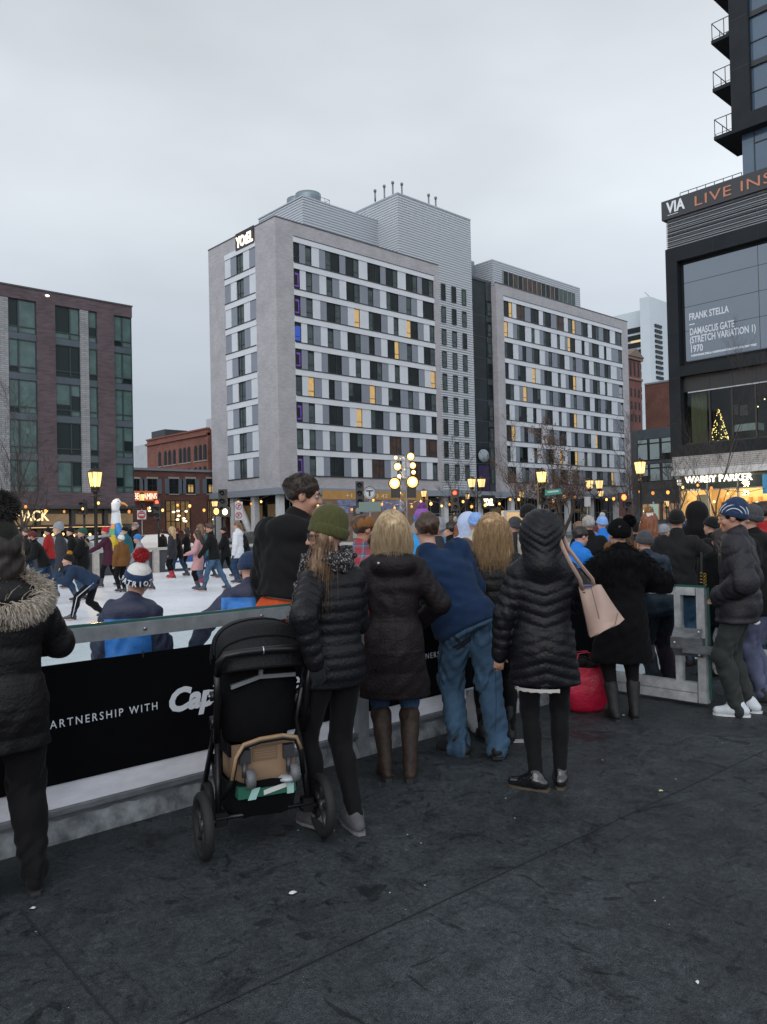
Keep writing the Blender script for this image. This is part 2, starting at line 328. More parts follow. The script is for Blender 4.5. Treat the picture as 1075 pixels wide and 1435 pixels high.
ZR = [34.23-3.05*i for i in range(9)]; WH = 2.28
ua0, ua1 = u_of(411, 33, KV), u_of(608, 33, KV); ub0, ub1 = u_of(705.8, 33, KV), u_of(872, 30, KV)
ztop, zbot = ZR[0]+.62, ZR[8]-WH
va0, va1 = v_of(358.5, 30, KU), v_of(315.5, 30, KU)
VL = KV+14.41
b.box(KU+D, UA, KV+D, VL-D, ZB, ZT-.4)                           # core of the near wing
# brick frame of the near wing, facing -v and -u
b.box(KU, ua0, KV, KV+D, ZB, ZT); b.box(ua1, UA, KV, KV+D, ZB, ZT); b.box(ua0, ua1, KV, KV+D, ztop, ZT); b.box(ua0, ua1, KV, KV+D, ZB, zbot)
b.box(KU, KU+D, KV+D, va0, ZB, ZT); b.box(KU, KU+D, va1, VL, ZB, ZT); b.box(KU, KU+D, va0, va1, ztop, ZT); b.box(KU, KU+D, va0, va1, ZB, zbot)
b.box(KU+D, UA, VL-D, VL, ZB, ZT)
# far wing
b.box(US, UB, KV+D, VL, ZB, ZT-.4); b.box(US, ub0, KV, KV+D, ZB, ZT); b.box(ub1, UB, KV, KV+D, ZB, ZT); b.box(ub0, ub1, KV, KV+D, ztop, ZT); b.box(ub0, ub1, KV, KV+D, ZB, zbot); b.box(UB-D, UB, KV+D, VL, ZT-.4, ZT)
b.build('wall', hotel)
cp = MB(mat('coping_dark', (.07, .075, .08), .5)); cp.box(KU-.06, UA, KV-.06, KV+.35, ZT, ZT+.12); cp.box(KU-.06, KU+.3, KV+.35, VL, ZT, ZT+.12); cp.box(US, UB+.06, KV-.06, KV+.35, ZT, ZT+.12); cp.build('coping', hotel)
RA = ["W73 G113 W157 L207 G250 W348 G388 W480 L538 W628 G664 W746 L801 W881 G912 W992",
 "p77 L117 W162 G210 L257 W300 G347 L394 W487 G542 W580 G625 L668 W752 G805 m840 G880 L918 W994",
 "p82 G121 W166 L216 G260 W357 G405 L450 Y488 L547 W635 G678 L718 W753 L808 Y886 G925 L964 W998",
 "b87 L127 m171 G220 L266 W308 G356 L402 W494 G550 W590 G633 L676 Y758 G810 W845 G886 L925 W1000",
 "p90 G131 W176 L224 G269 W365 G414 L458 W497 L555 W641 G684 L726 W762 L816 W893 G932 L972 Y1003",
 "W94 L134 Y178 G228 L274 W317 G364 L410 W500 G556 Y596 G638 L682 W767 G818 m853 G893 L932 W1006",
 "p97 G138 W182 L232 G277 W373 G420 L465 Y505 L563 W650 G692 L735 m769 L824 W901 G942 L978 W1011",
 "W101 L142 m186 G234 L280 m323 G371 L417 W508 G567 W604 G648 L690 R773 G826 R860 G900 L940 R1015",
 "p103 G144 W189 L240 G284 W381 G429 L473 W512 L570 R658 G700 L742 W777 L830 R908 G946 L986 W1020"]  # brown R panes low on the right carry the floodlight glow in their colour
RB = ["Y152 L182 R247 G290 W353 L383 W444 G485 R542 L570 Y628 G671 W722 L750 W803 G837 W888 L925 m975",
 "Y120 L157 G187 W250 L295 W322 L357 G387 W445 L488 W512 L547 G570 Y627 L673 W698 L728 G753 W806 L842 W862 L897 G950 m977",
 "W160 L198 G228 W258 G300 W360 L398 G425 W453 G492 W548 L582 G608 W632 G680 W732 L765 m812 G846 W895 L938 G965 l980"]
RB_x0 = [83, 90, 93, 97, 100, 104, 108, 112, 117]; RA_x0 = [28, 33, 38, 42, 46, 50, 53, 57, 60]
SB = ["WWWWWWWWWWWWW", "WWWYWWYWWWWWW", "Y"]
wl = []
strips = MB(m_S); pl = MB(m_L); pg = MB(m_G); lip = MB(m_fr)
def facade(rows, x0s, xs, xoff, a0, a1):
    """cells given by their right-hand edges along the row; each cell is a slab or a recessed window"""
    for i, row in enumerate(rows):
        cells = [(c[0], int(c[1:])) for c in row.split()]; e0, e1 = x0s[i], cells[-1][1]
        zt, zb = ZR[i], ZR[i]-WH; p = a0
        for k, (c, e) in enumerate(cells):
            q = a1 if k == len(cells)-1 else u_of(xoff+e/xs, (zt+zb)/2, KV)
            if c == 'L': MB(m_L).box(p, q, KV+.03, KV+D, zb, zt).build('pale_panel', hotel)
            elif c == 'G': MB(m_G).box(p, q, KV+.05, KV+D, zb, zt).build('slate_panel', hotel)
            else: wl.append((p, q, zb, zt, {'W': 'd', 'Y': 'y', 'R': 'r'}.get(c, c)))
            p = q
facade(RA, RA_x0, 4.886, 405, ua0, ua1)
base_o, base_e = RB[2], RB[1].replace('Y120', 'W120').replace('m977', 'l977')
rb = [RB[0], RB[1]]
lit = {3: (2, 5), 4: (1,), 6: (0, 7), 7: (4,), 8: (8,)}
for i in range(2, 9):
    r = (base_o if i % 2 == 0 else base_e).split(); sh = (RB_x0[i]-RB_x0[2 if i % 2 == 0 else 1]); n = 0; o = []
    for c in r:
        k, e = c[0], int(c[1:])+sh
        if k not in 'LG':
            if i in lit and n in lit[i]: k = 'Y'
            n += 1
        o.append('%s%d' % (k, e))
    rb.append(' '.join(o))
facade(rb, RB_x0, 5.375, 690, ub0, ub1)
for (p, q) in ((ua0, ua1), (ub0, ub1)):
    strips.box(p, q, KV-.05, KV+D, ZR[0], ztop); lip.box(p, q, KV-.1, KV+.02, ztop, ztop+.06)
    for i in range(8): strips.box(p, q, KV-.05, KV+D, ZR[i+1], ZR[i]-WH); lip.box(p, q, KV-.11, KV-.05, ZR[i]-WH-.1, ZR[i]-WH)
    lip.box(p, q, KV-.12, KV+.02, zbot-.1, zbot)
# street end
cells_o, cells_e = (('L', .19), ('G', .185), ('W', .235), ('L', .19), ('G', .2)), (('G', .19), ('L', .185), ('W', .235), ('G', .19), ('L', .2))
for i in range(9):
    p = va1
    for c, fr_ in (cells_o if i % 2 == 0 else cells_e):
        q = p-(va1-va0)*fr_
        if c == 'W': wl.append(('u', q, p, ZR[i]-WH, ZR[i]))
        else: MB(m_L if c == 'L' else m_G).box(KU+(.03 if c == 'L' else .05), KU+D, q, p, ZR[i]-WH, ZR[i]).build('pale_panel' if c == 'L' else 'slate_panel', hotel)
        p = q
    strips.box(KU-.05, KU+D, va0, va1, ZR[i], ZR[i]+.77 if i else ztop); lip.box(KU-.11, KU-.05, va0, va1, ZR[i]-WH-.1, ZR[i]-WH)
strips.build('fascia_strip', hotel); lip.build('ledge', hotel)
nw = 0; rest = []
for q in wl:
    if q[0] == 'u':
        _, v0, v1, z0, z1 = q; g = MB(m_fr); x = KU+.2
        g.box(x, x+.02, v0, v1, z0, z1, glass_md)
        for a in ((v0, v0+.1), (v1-.1, v1), ((v0+v1)/2+.12, (v0+v1)/2+.2)): g.box(x-.06, x, a[0], a[1], z0, z1, 0)
        g.box(x-.05, x, v0+.1, v1-.1, z0+.6, z0+.68, 0); g.box(x-.05, x, v0+.1, v1-.1, z1-.08, z1, 0)
        g.build('window', hotel); nw += 1
win_jobs = [q for q in wl if q[0] != 'u']
# mechanical block with three columns of slot windows
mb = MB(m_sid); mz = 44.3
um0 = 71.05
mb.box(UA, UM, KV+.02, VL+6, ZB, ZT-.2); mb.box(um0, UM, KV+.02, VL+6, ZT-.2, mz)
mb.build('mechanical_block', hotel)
c2 = MB(mat('coping_pale', (.42, .46, .5), .5)); c2.box(um0-.05, UM+.05, KV-.03, KV+.3, mz, mz+.15); c2.box(um0-.05, um0+.3, KV+.3, VL+6, mz, mz+.15)
c2.build('parapet_cap', hotel)
slot_x = ((521, 566), (620, 662), (718, 760))
for i in range(9):
    for k, (xa, xb) in enumerate(((617.5, 623.5), (632.3, 638.3), (646.7, 652.4))):
        sh = i*.62; zt = ZR[i]-.35 + (.0); u0_, u1_ = u_of(xa+sh, ZR[i], KV), u_of(xb+sh, ZR[i], KV)
        rest.append((u0_, u1_, ZR[i]-WH, ZR[i]-.1, 'd' if random.random() < .8 else 'm'))
for (p, q, z0, z1, st) in win_jobs[:91]: win_v('window', hotel, p, q, z0, z1, KV+.16, st)
bulk = [(p, q, z0, z1, st, KV+.16) for (p, q, z0, z1, st) in win_jobs[91:]] + [(p, q, z0, z1, st, KV-.05) for (p, q, z0, z1, st) in rest]
def merged_windows(jobs, parent):
    objs = [win_v('window', parent, *j[:4], j[5], j[4]) for j in jobs]
    M_ = MB(m_fr)
    for o in objs:
        me = o.data; M_.v, o0 = M_.v + [tuple(v.co) for v in me.vertices], len(M_.v)
        for f in me.polygons: M_.f.append(tuple(i+o0 for i in f.vertices)); M_.m.append(M_.slot(me.materials[f.material_index])); M_.sm.append(False)
        bpy.data.objects.remove(o)
    r = M_.build('far_windows', parent, local=True); r['kind'] = 'stuff'; return r
merged_windows(bulk, hotel)
# dark stair bay
db = MB(m_drk); ds = 1.0
db.box(UM, US, KV+ds, VL, ZB-1.2, ZT+.2); db.build('stair_bay', hotel)
pb_ = MB(m_drp)
pb_.box(UM, UM+1.15, KV+ds-.08, KV+ds, ZB, ZT); pb_.box(US-1.2, US, KV+ds-.08, KV+ds, ZB, ZT)
for i in range(9): pb_.box(UM+1.15, US-1.2, KV+ds-.05, KV+ds, ZR[i]-WH-.5, ZR[i]-WH-.42)
pb_.box(UM, US, KV+ds-.12, KV+ds, ZT, ZT+.35)
pb_.build('stair_bay_panel', hotel)
merged_windows([(UM+.25, UM+1.05, z-WH, z-.1, st, KV+ds-.14) for z, st in zip(ZR, 'rmyyymmmm')]+[(US-1.1, US-.2, z-WH-.25, z-.35, st, KV+ds-.14) for z, st in zip(ZR, 'dmmdddmmm')], hotel).name = 'stair_bay_windows'
art = MB(mat('bay_mural', (.28, .33, .36), .5, nscale=2, namt=.5)).lathe([(0, 0), (1.1, 0), (1.1, .03), (0, .03)], (0, 0, 0), 24)
ar_c = np.array([UM+2.75, KV+ds-.1, ZR[7]-1.6])
art.v = [(ar_c[0]+x*1.1, ar_c[1]-z, ar_c[2]+y*.85) for x, y, z in art.v]; art.build('round_emblem', hotel)
pv = MB(mat('bay_violet_light', (.01, .008, .02), .4, emit=.03, ecol=(.25, .05, .9))); pv.box(UM+1.6, US-1.4, KV+ds-.06, KV+ds-.02, ZB+.2, ZR[7]-3); pv.build('violet_panel', hotel)
# roof storeys
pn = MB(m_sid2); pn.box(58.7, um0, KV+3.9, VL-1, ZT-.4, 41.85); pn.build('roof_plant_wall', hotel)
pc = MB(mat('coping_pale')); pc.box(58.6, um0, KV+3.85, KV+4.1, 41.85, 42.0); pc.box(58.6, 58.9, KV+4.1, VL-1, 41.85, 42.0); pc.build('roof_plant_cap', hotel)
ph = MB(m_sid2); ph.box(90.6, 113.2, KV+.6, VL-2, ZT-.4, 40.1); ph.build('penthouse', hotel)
ph = MB(m_fasc); ph.box(UM, 90.6, KV+4, VL, ZT, 40.6); ph.build('link_block', hotel)
win_v('link_window', hotel, UM+.4, UM+3.0, 36.9, 38.9, KV+3.95, 'r')
pw = MB(mat('penthouse_mullion', (.2, .22, .22), .5)); px0, px1 = 92.9, 111.6
for i in range(16):
    a = px0+(px1-px0)*i/16; c = px0+(px1-px0)*(i+1)/16
    pw.box(a+.1, c, KV+.52, KV+.58, 36.55, 38.85, random.choice((glass_br, glass_br, glass_dk)) if i < 12 else glass_md); pw.box(a-.02, a+.1, KV+.45, KV+.58, 36.4, 38.95, 0)
pw.build('penthouse_window', hotel)
ct = MB(mat('cooling_tower_steel', (.2, .25, .28), .4, metal=.4))
c_ = at(432, 285, v=80.)
ct.lathe([(1.5, -3.2), (1.65, .1), (1.65, .55), (1.45, .55), (1.4, .2)], (c_[0], c_[1], at(432, 273.5, v=80.)[2]-.55), 20); c_ = at(418, 290, v=84.)
ct.lathe([(1.4, -3.2), (1.5, .0), (1.5, .4), (1.3, .4)], (c_[0], c_[1], at(416, 279.5, v=84.)[2]-.4), 20); ct.build('cooling_tower', hotel)
rl = MB(mat('roof_rail_steel', (.25, .27, .3), .4, metal=.6))
def rail_run(m, p0, p1, h=1.05, n=6, r=.03, levels=(1., .55)):
    p0, p1 = np.array(p0, float), np.array(p1, float)
    for l in levels: m.tube([p0+ZX*h*l, p1+ZX*h*l], r, 6)
    for i in range(n+1): q = p0+(p1-p0)*i/n; m.tube([q, q+ZX*h], r, 6)
rail_run(rl, (60.8, KV+5, 42), (63.8, KV+5, 42), 1.1, 4); rail_run(rl, (63.8, KV+5, 42), (63.8, KV+8, 42), 1.1, 3)
lc = at(390, 297, v=KV+9); rail_run(rl, (lc[0]-.6, lc[1], 39.0), (lc[0]+.6, lc[1], 39.0), 1.1, 3); rl.build('roof_railing', hotel)
for px, top, bot, vv in ((525.6, 266, 284, 76), (538.5, 259.5, 279, 76), (550.3, 254.5, 275, 75), (563, 256.5, 273, 74), (600.6, 272, 290, 74), (610.5, 276, 292, 74)):
    q = at(px, top, v=vv); MB(mat('vent_pipe_steel', (.18, .19, .2), .4, metal=.3)).tube([(q[0], q[1], mz-.3), (q[0], q[1], q[2]-.25)], .11, 8).tube([(q[0], q[1], q[2]-.3), (q[0], q[1], q[2])], .19, 8).build('vent_pipe', hotel)
# ground floor: canopy edge, columns, glazing
gf = MB(m_fasc); gf.box(KU-.5, UB+.4, KV-.55, KV+.9, ZB-.75, ZB); gf.box(KU-.5, KU+.9, KV+.9, VL, ZB-.75, ZB); gf.build('canopy', hotel)
for v_ in (73.1, 78.1, 82.6, 86.6): MB(m_conc).box(KU+.1, KU+.8, v_, v_+.75, -.05, ZB-.75).build('column', hotel)
MB(m_conc).tube([(KU+.45, 82.3, ZB-.8), (KU+.45, 78.9, -.05)], .42, 10).build('column', hotel)
for u_ in np.arange(57, 127, 7.2): MB(m_conc).box(u_, u_+.8, KV+.1, KV+.8, -.05, ZB-.75).build('column', hotel)
lobby = mat('lobby_interior_lit', (.10, .075, .05), .4, nscale=.35, namt=.9, emit=.055, ecol=(1, .62, .25))
gl = MB(glass_dk); gl.box(KU+2.2, UB-1, KV+2.2, KV+2.3, -.05, ZB-.75, glass_dk); gl.box(KU+2.2, KU+2.3, KV+2.3, VL-.5, -.05, ZB-.75, glass_dk)
for k in range(26):
    u_ = random.uniform(55, 122); z_ = random.choice((.5, 2.1, 3.2)); gl.box(u_, u_+random.uniform(1, 3.4), KV+2.12, KV+2.18, z_, z_+random.uniform(.25, .9), lobby)
for k in range(8):
    v_ = random.uniform(75.5, 84); gl.box(KU+2.12, KU+2.18, v_, v_+random.uniform(.5, 1.6), 1.2, 4.4, lobby)
gl.build('lobby_glazing', hotel)
ml = MB(mat('lobby_mullion', (.3, .31, .32), .5))
for u_ in np.arange(54.5, 126, 1.8): ml.box(u_, u_+.09, KV+2.05, KV+2.12, -.05, ZB-.75)
for z_ in (1.1, 3.0): ml.box(KU+2.2, UB-1, KV+2.04, KV+2.1, z_, z_+.09)
ml.build('lobby_mullion', hotel)
lit_sign = emat('sign_light_warm_white', (1, .86, .62), 2.2)
m_blk = mat('sign_black', (.012, .012, .013), .5)
# hotel signs: letters on a dark panel at the top of the street end, and over the entrance
p0 = at(331.5, 345, u=KU-.1); p1 = at(354.5, 331, u=KU-.1)
sb_ = MB(m_blk); sb_.box(KU-.12, KU-.04, p1[1]-.2, p0[1]+.2, p0[2]-.55, p0[2]+1.45); sg = sb_.build('sign_panel', hotel)
text('sign_letters', 'YOtEL', 1.75, (KU-.16, p0[1], p0[2]-.28), -VX, ZX, lit_sign, hotel, .05, width=abs(p0[1]-p1[1]), bold=.045)
q = at(678, 708, v=KV-.8); sb_ = MB(m_blk); sb_.box(q[0]-.3, q[0]+2.6, KV-.75, KV-.65, q[2]-.5, q[2]+1.4); sb_.build('entrance_sign_panel', hotel)
text('entrance_letters', 'YOtEL', 1.3, (q[0], KV-.82, q[2]), UX, ZX, lit_sign, hotel, .05, width=2.1, bold=.04)
# ------------------------------------------------------------------ construction hoarding with a printed view of buildings, in front of the hotel's ground floor
ho = thing('hoarding', (70, 66, 0), 'long printed hoarding with an orange band and pictures of brick buildings under the hotel', 'hoarding')
hv = 66.
h0, h1 = u_of(452, 4, hv), u_of(600, 4, hv); ht = at(500, 688, v=hv)[2]
hb = MB(brick('hoarding_print', (.22, .13, .09), (.16, .10, .08), (.2, .15, .12), .5, .16)); hb.box(h0, h1, hv, hv+.1, -.05, ht); hb.build('panel', ho)
hb = MB(mat('hoarding_orange', (.42, .23, .07), .6, nscale=1, namt=.15)); hb.box(h0, h1, hv-.03, hv-.003, ht-.95, ht); hb.build('orange_band', ho)
text('phone_lettering', '+1 857 273 42', .62, (h0+3.2, hv-.05, ht-.74), UX, ZX, mat('lettering_cream', (.75, .62, .4), .6), ho, .01, width=6.2)
hb = MB(mat('hoarding_sky_print', (.17, .19, .30), .6, nscale=1.2, namt=.5)); hb.box(h0+2, h0+6.4, hv-.03, hv-.003, ht-2.4, ht-1.0); hb.box(h1-7.5, h1-4, hv-.03, hv-.003, ht-2.3, ht-1.0); hb.build('sky_picture', ho)
hb = MB(mat('hoarding_pale', (.38, .35, .31), .6, nscale=2, namt=.3))
for k in range(5):
    x = h0+1.2+k*2.9; hb.add([(x, hv-.04, 0.3), (x+2.4, hv-.04, .3), (x+2.4, hv-.04, 1.5+.4*(k % 2)), (x+1.1, hv-.04, 2.2+.4*(k % 2)), (x, hv-.04, 1.4)], [(0, 1, 2, 3, 4)])
hb.build('gable_picture', ho)
# ------------------------------------------------------------------ apartment building on the left
LV = 58.623
m_pbr = brick('purple_brown_brick', (.110, .080, .090), (.065, .050, .060), (.085, .068, .075), .5, .11, .008, namt=.18)
m_wbr = brick('white_strip_brick', (.30, .31, .325), (.23, .24, .255), (.13, .135, .14), .6, .15, .014, namt=.1)
ap = thing('apartment_building', (20, LV+6, 0), 'purple brick apartment building with tall green windows and white brick strips', 'building')
b = MB(m_pbr); LU = 27.9; zt = 19.15; zb = 4.58
cols = [(-30, 11.6, 'B'), (11.6, 13.4, 'W'), (13.4, 16.2, 'B'), (16.2, 18.7, 'S'), (18.7, 20.63, 'W'), (20.63, 21.95, 'B'), (21.95, 23.79, 'W'), (23.79, 24.44, 'S'), (24.44, 25.1, 'W'), (25.1, 26.42, 'B'), (26.42, LU, 'W')]
b.box(-30, LU, LV+.35, LV+16, zb-.3, zt-.3); b.box(-30, LU, LV, LV+.35, 18.3, zt); b.box(-30, LU, LV, LV+.35, 3.55, zb)
for a, c, k in cols:
    if k == 'B': b.box(a, c, LV, LV+.35, zb, 18.3)
b.build('wall', ap)
st = MB(m_wbr)
for a, c, k in cols:
    if k == 'S': st.box(a, c, LV+.05, LV+.35, zb, 18.3)
st.build('white_brick_strip', ap)
rc = MB(mat('coping_dark')); rc.box(-30, LU+.05, LV-.06, LV+.3, zt, zt+.1); rc.build('coping', ap)
sp = MB(mat('spandrel_blue_grey', (.055, .075, .095), .35, nscale=1, namt=.15))
gg = mat('window_glass_green_blind', (.075, .125, .122), .1, spec=.3, nscale=1.2, namt=.3, bscale=6, bstr=.05)
gd = mat('window_glass_green_dark', (.010, .019, .019), .06, spec=.22)
m_tealfr = mat('window_frame_teal', (.018, .032, .036), .4)
zr = [18.3-2.86*i for i in range(5)]
wn_ = 0
for ci, (a, c, k) in enumerate(cols):
    if k != 'W': continue
    for i, z in enumerate(zr):
        z0 = z-2.4 if i < 4 else zb; wd = c-a
        g = MB(m_tealfr); y = LV+.2
        dark = random.random() < .22
        g.box(a, c, y, y+.05, z0, z, gd)
        g.box(a, a+.06, y-.08, y, z0, z, 0); g.box(c-.06, c, y-.08, y, z0, z, 0); g.box(a+.06, c-.06, y-.08, y, z-.06, z, 0); g.box(a+.06, c-.06, y-.08, y, z0, z0+.06, 0); g.box(a+.06, c-.06, y-.07, y, z0+.42, z0+.5, 0)
        parts = [(a+.06, c-.06)]
        if wd > 1.2:
            s_ = a+wd*(.36 if a < 20.6 and a > 15 else .6 if a < 26 else .46); g.box(s_-.05, s_+.05, y-.08, y, z0, z, 0); parts = [(a+.06, s_-.05), (s_+.05, c-.06)]
        for (p, q) in parts:
            if not dark:
                r = random.random(); lo = z0+.5 if r < .75 else z0+.5+random.uniform(.3, 1.2)
                if r < .9: g.box(p, q, y-.012, y-.003, lo, z-.06, gg)
                if random.random() < .6: g.box(p, q, y-.012, y-.003, z0+.06, z0+.42, gg)
        g.build('window', ap)
        if i < 4: MB(mat('spandrel_blue_grey')).box(a, c, LV+.1, LV+.35, z-2.86, z0).build('spandrel', ap)
g = MB(gd); g.box(LU-.02, LU+.02, LV+.3, LV+6, zb, 18.3); g.build('corner_glass', ap)
l = MB(emat('soffit_lamp', (1, .95, .85), 3)); l.ball((21.4, LV-.05, 18.86), .13, 0, 10, (1.2, .6, .6)); l.build('lamp', ap)
# shop front of the ground floor
sh = MB(mat('shop_front_dark', (.03, .034, .04), .45, nscale=1, namt=.2)); sh.box(-30, LU, LV+.5, LV+.6, -.05, 3.55); sh.box(-30, LU, LV-.35, LV+.5, 3.35, 3.55)
for x in np.arange(8, 28, 2.5): sh.box(x, x+.3, LV+.2, LV+.5, -.05, 3.35)
sh.build('shop_front', ap)
si = MB(mat('shop_interior_lit', (.12, .08, .05), .4, nscale=1.2, namt=.8, emit=.10, ecol=(1., .68, .32)))
for x in np.arange(8.3, 28, 2.5): si.box(x+.1, x+2.1, LV+.44, LV+.49, 2.2, 3.0); 
si.build('transom_window', ap)
si = MB(glass_dk)
for x in np.arange(8.3, 28, 2.5): si.box(x+.1, x+2.1, LV+.44, LV+.49, .3, 1.75)
si.build('shop_window', ap)
aw = MB(emat('awning_light_strip', (1, .6, .25), 1.1)); aw.box(12, LU-1.5, LV-.9, LV-.84, 1.98, 2.03); aw.build('light_strip', ap)
aw = MB(m_blk); aw.box(12, LU-1.4, LV-.9, LV+.5, 2.04, 2.12); aw.build('awning', ap)
shs = emat('shop_letter_light', (1, .72, .36), 1.5)
q = at(36, 729, v=LV-.6); q1 = at(69, 729, v=LV-.6)
text('shop_letters', 'SHACK', 1.05, (q1[0]-2.75, LV-.6, q[2]-.05), UX, ZX, shs, ap, .04, width=2.75, bold=.012)
for k in range(16):
    aa = MB(emat('shop_pendant_light', (1, .62, .22), 3.0)); x = 17+k*.65+random.uniform(-.2, .2); aa.ball((x, LV-.2, 1.45+random.uniform(-.1, .1)), .10, 0, 8); aa.build('pendant_lamp', ap)
# ------------------------------------------------------------------ brick buildings between the apartments and the hotel
m_rb = brick('red_brick', (.235, .085, .06), (.16, .06, .045), (.2, .12, .1), .42, .13, .01, namt=.2)
m_rb2 = brick('red_brown_brick', (.16, .062, .045), (.105, .045, .035), (.13, .08, .065), .42, .13, .01, namt=.2)
m_stone = mat('window_lintel_stone', (.32, .29, .27), .8)
lb = thing('corner_restaurant', (42, 90, 0), 'two storey red brick corner restaurant with slate shutters and lit windows', 'building')
RV = 88.; r0, r1 = 33.0, 52.5; rz = 8.75
MB(m_rb2).box(r0, r1, RV, RV+10, -.05, rz).build('wall', lb)
MB(mat('lead_grey', (.2, .22, .25), .5)).box(r0-.1, r1, RV-.2, RV+.6, rz, rz+.28).build('cornice', lb)
for px0, px1 in ((187, 195), (207, 219.5), (237.5, 249.5), (261, 273), (290, 302)):
    a, c = u_of(px0, 7, RV), u_of(px1, 7, RV); zz = at((px0+px1)/2, 671, v=RV)[2]; z0 = at((px0+px1)/2, 692, v=RV)[2]
    wf = MB(m_fr); wf.box(a, c, RV-.03, RV+.02, z0, zz, glass_dk); 
    if px0 > 255: wf.box(a+.25, c-.25, RV-.045, RV-.032, z0+.2, z0+1.1, glass_lit)
    wf.box((a+c)/2-.04, (a+c)/2+.04, RV-.07, RV-.032, z0, zz, 0); wf.box(a, c, RV-.07, RV-.032, (z0+zz)/2, (z0+zz)/2+.08, 0)
    o = wf.build('window', lb)
    MB(m_stone).box(a-.15, c+.15, RV-.08, RV-.01, zz, zz+.22).box(a-.1, c+.1, RV-.1, RV-.01, z0-.14, z0).build('lintel', o)
    for s0, s1 in ((a-.62, a-.06), (c+.06, c+.62)): MB(mat('shutter_slate', (.11, .13, .16), .6)).box(s0, s1, RV-.09, RV-.01, z0, zz).build('shutter', lb)
for px0, px1, py0, py1 in ((232, 266, 702, 745), (207, 216, 706, 722), (291, 303, 702, 740)):
    a, c = u_of(px0, 4, RV), u_of(px1, 4, RV); zt_, z0 = at(px0, py0, v=RV)[2], max(.2, at(px0, py1, v=RV)[2])
    wf = MB(m_fr); wf.box(a, c, RV-.03, RV+.02, z0, zt_, mat('restaurant_interior', (.10, .06, .03), .4, nscale=1.2, namt=.9, emit=.13, ecol=(1, .6, .22)))
    for k in range(6): x = a+(c-a)*k/5; wf.box(x-.06, x+.06, RV-.09, RV-.032, z0, zt_, 0)
    for k in range(4): z = z0+(zt_-z0)*k/3; wf.box(a, c, RV-.085, RV-.034, z-.05, z+.05, 0)
    o = wf.build('restaurant_window', lb)
    for k in range(int((px1-px0)/4)):
        MB(emat('chandelier_light', (1, .8, .5), 4.)).ball((a+(c-a)*random.uniform(.15, .85), RV-.12, zt_-(zt_-z0)*random.uniform(.3, .7)), .16, 0, 8, (1.3, .4, .7)).build('chandelier', o)
q0, q1 = at(187, 703, v=RV-.6), at(221, 703, v=RV-.6)
o = MB(mat('sign_orange_box', (.25, .06, .02), .5, emit=.35, ecol=(1, .25, .06))).box(q0[0], q1[0], RV-.6, RV-.35, q0[2]+.1, q0[2]+1.25).build('neon_sign', lb)
text('neon_letters', 'BENJAMINS', 1.05, (q0[0]+.12, RV-.63, q0[2]+.28), UX, ZX, emat('neon_letter_light', (1, .75, .6), 1.8), lb, .02, width=q1[0]-q0[0]-.24)
hb_ = thing('brick_warehouse', (60, 100, 0), 'red brick warehouse with rows of arched windows behind the restaurant', 'building')
WU = 52.; wz = 14.3
MB(m_rb).box(WU, WU+20, 88.6, 105.2, -.05, wz).build('wall', hb_)
MB(mat('brick_cornice', (.2, .075, .055), .8)).box(WU-.25, WU+.4, 88.6, 105.4, wz-.75, wz-.45).box(WU-.15, WU+.4, 88.6, 105.3, wz, wz+.2).build('cornice', hb_)
for row, (py0, py1) in enumerate(((0, 0), (0, 0))):
    for px in (224, 232, 238, 244.5, 253, 259, 265, 274.5, 281, 287.5):
        zc = (11.4, 8.6)[row]; vv = v_of(px, zc, WU)
        g = MB(glass_dk); n = 6; w_ = .42; h_ = .95
        pts = [(WU-.03, vv-w_, zc-h_), (WU-.03, vv+w_, zc-h_)] + [(WU-.03, vv+w_*math.cos(math.pi*j/n), zc+h_*.7+w_*math.sin(math.pi*j/n)) for j in range(n+1)]
        g.add(pts, [tuple(range(len(pts)))]); g.box(WU-.07, WU-.032, vv-.04, vv+.04, zc-h_, zc+h_*.7+w_, m_fr)
        o = g.build('window', hb_); MB(m_stone).box(WU-.1, WU, vv-w_-.1, vv+w_+.1, zc-h_-.14, zc-h_-.01).build('sill', o)
MB(mat('roof_shed_dark', (.05, .055, .06), .7)).box(WU+.6, WU+4, 101, 105, wz, wz+1.3).build('roof_shed', hb_)
MB(mat('roof_shed_pale', (.45, .47, .5), .6)).box(WU+1, WU+3, 87.3, 90.6, wz, wz+1.5).build('roof_box', hb_)
gh = thing('grey_house', (60, 130, 0), 'small pale grey house half hidden beside the brick warehouse', 'house')
a = at(180, 627, d=150); c = at(208, 627, d=150)
g = MB(mat('grey_clapboard', (.40, .43, .46), .7, nscale=1, namt=.1)); g.box(a[0], c[0]+3, 128, 140, -.05, a[2]); g.build('wall', gh)
g = MB(mat('lead_grey')); g.box(a[0]-.2, c[0]+3, 127.8, 128.3, a[2], a[2]+.4); g.build('roof_edge', gh)
for k in range(3):
    for i in range(2): z = a[2]-2.2-3*i; x = a[0]+1.6+k*2.6; MB(glass_dk).box(x, x+1, 127.95, 128.0, z, z+1.4).build('window', gh)
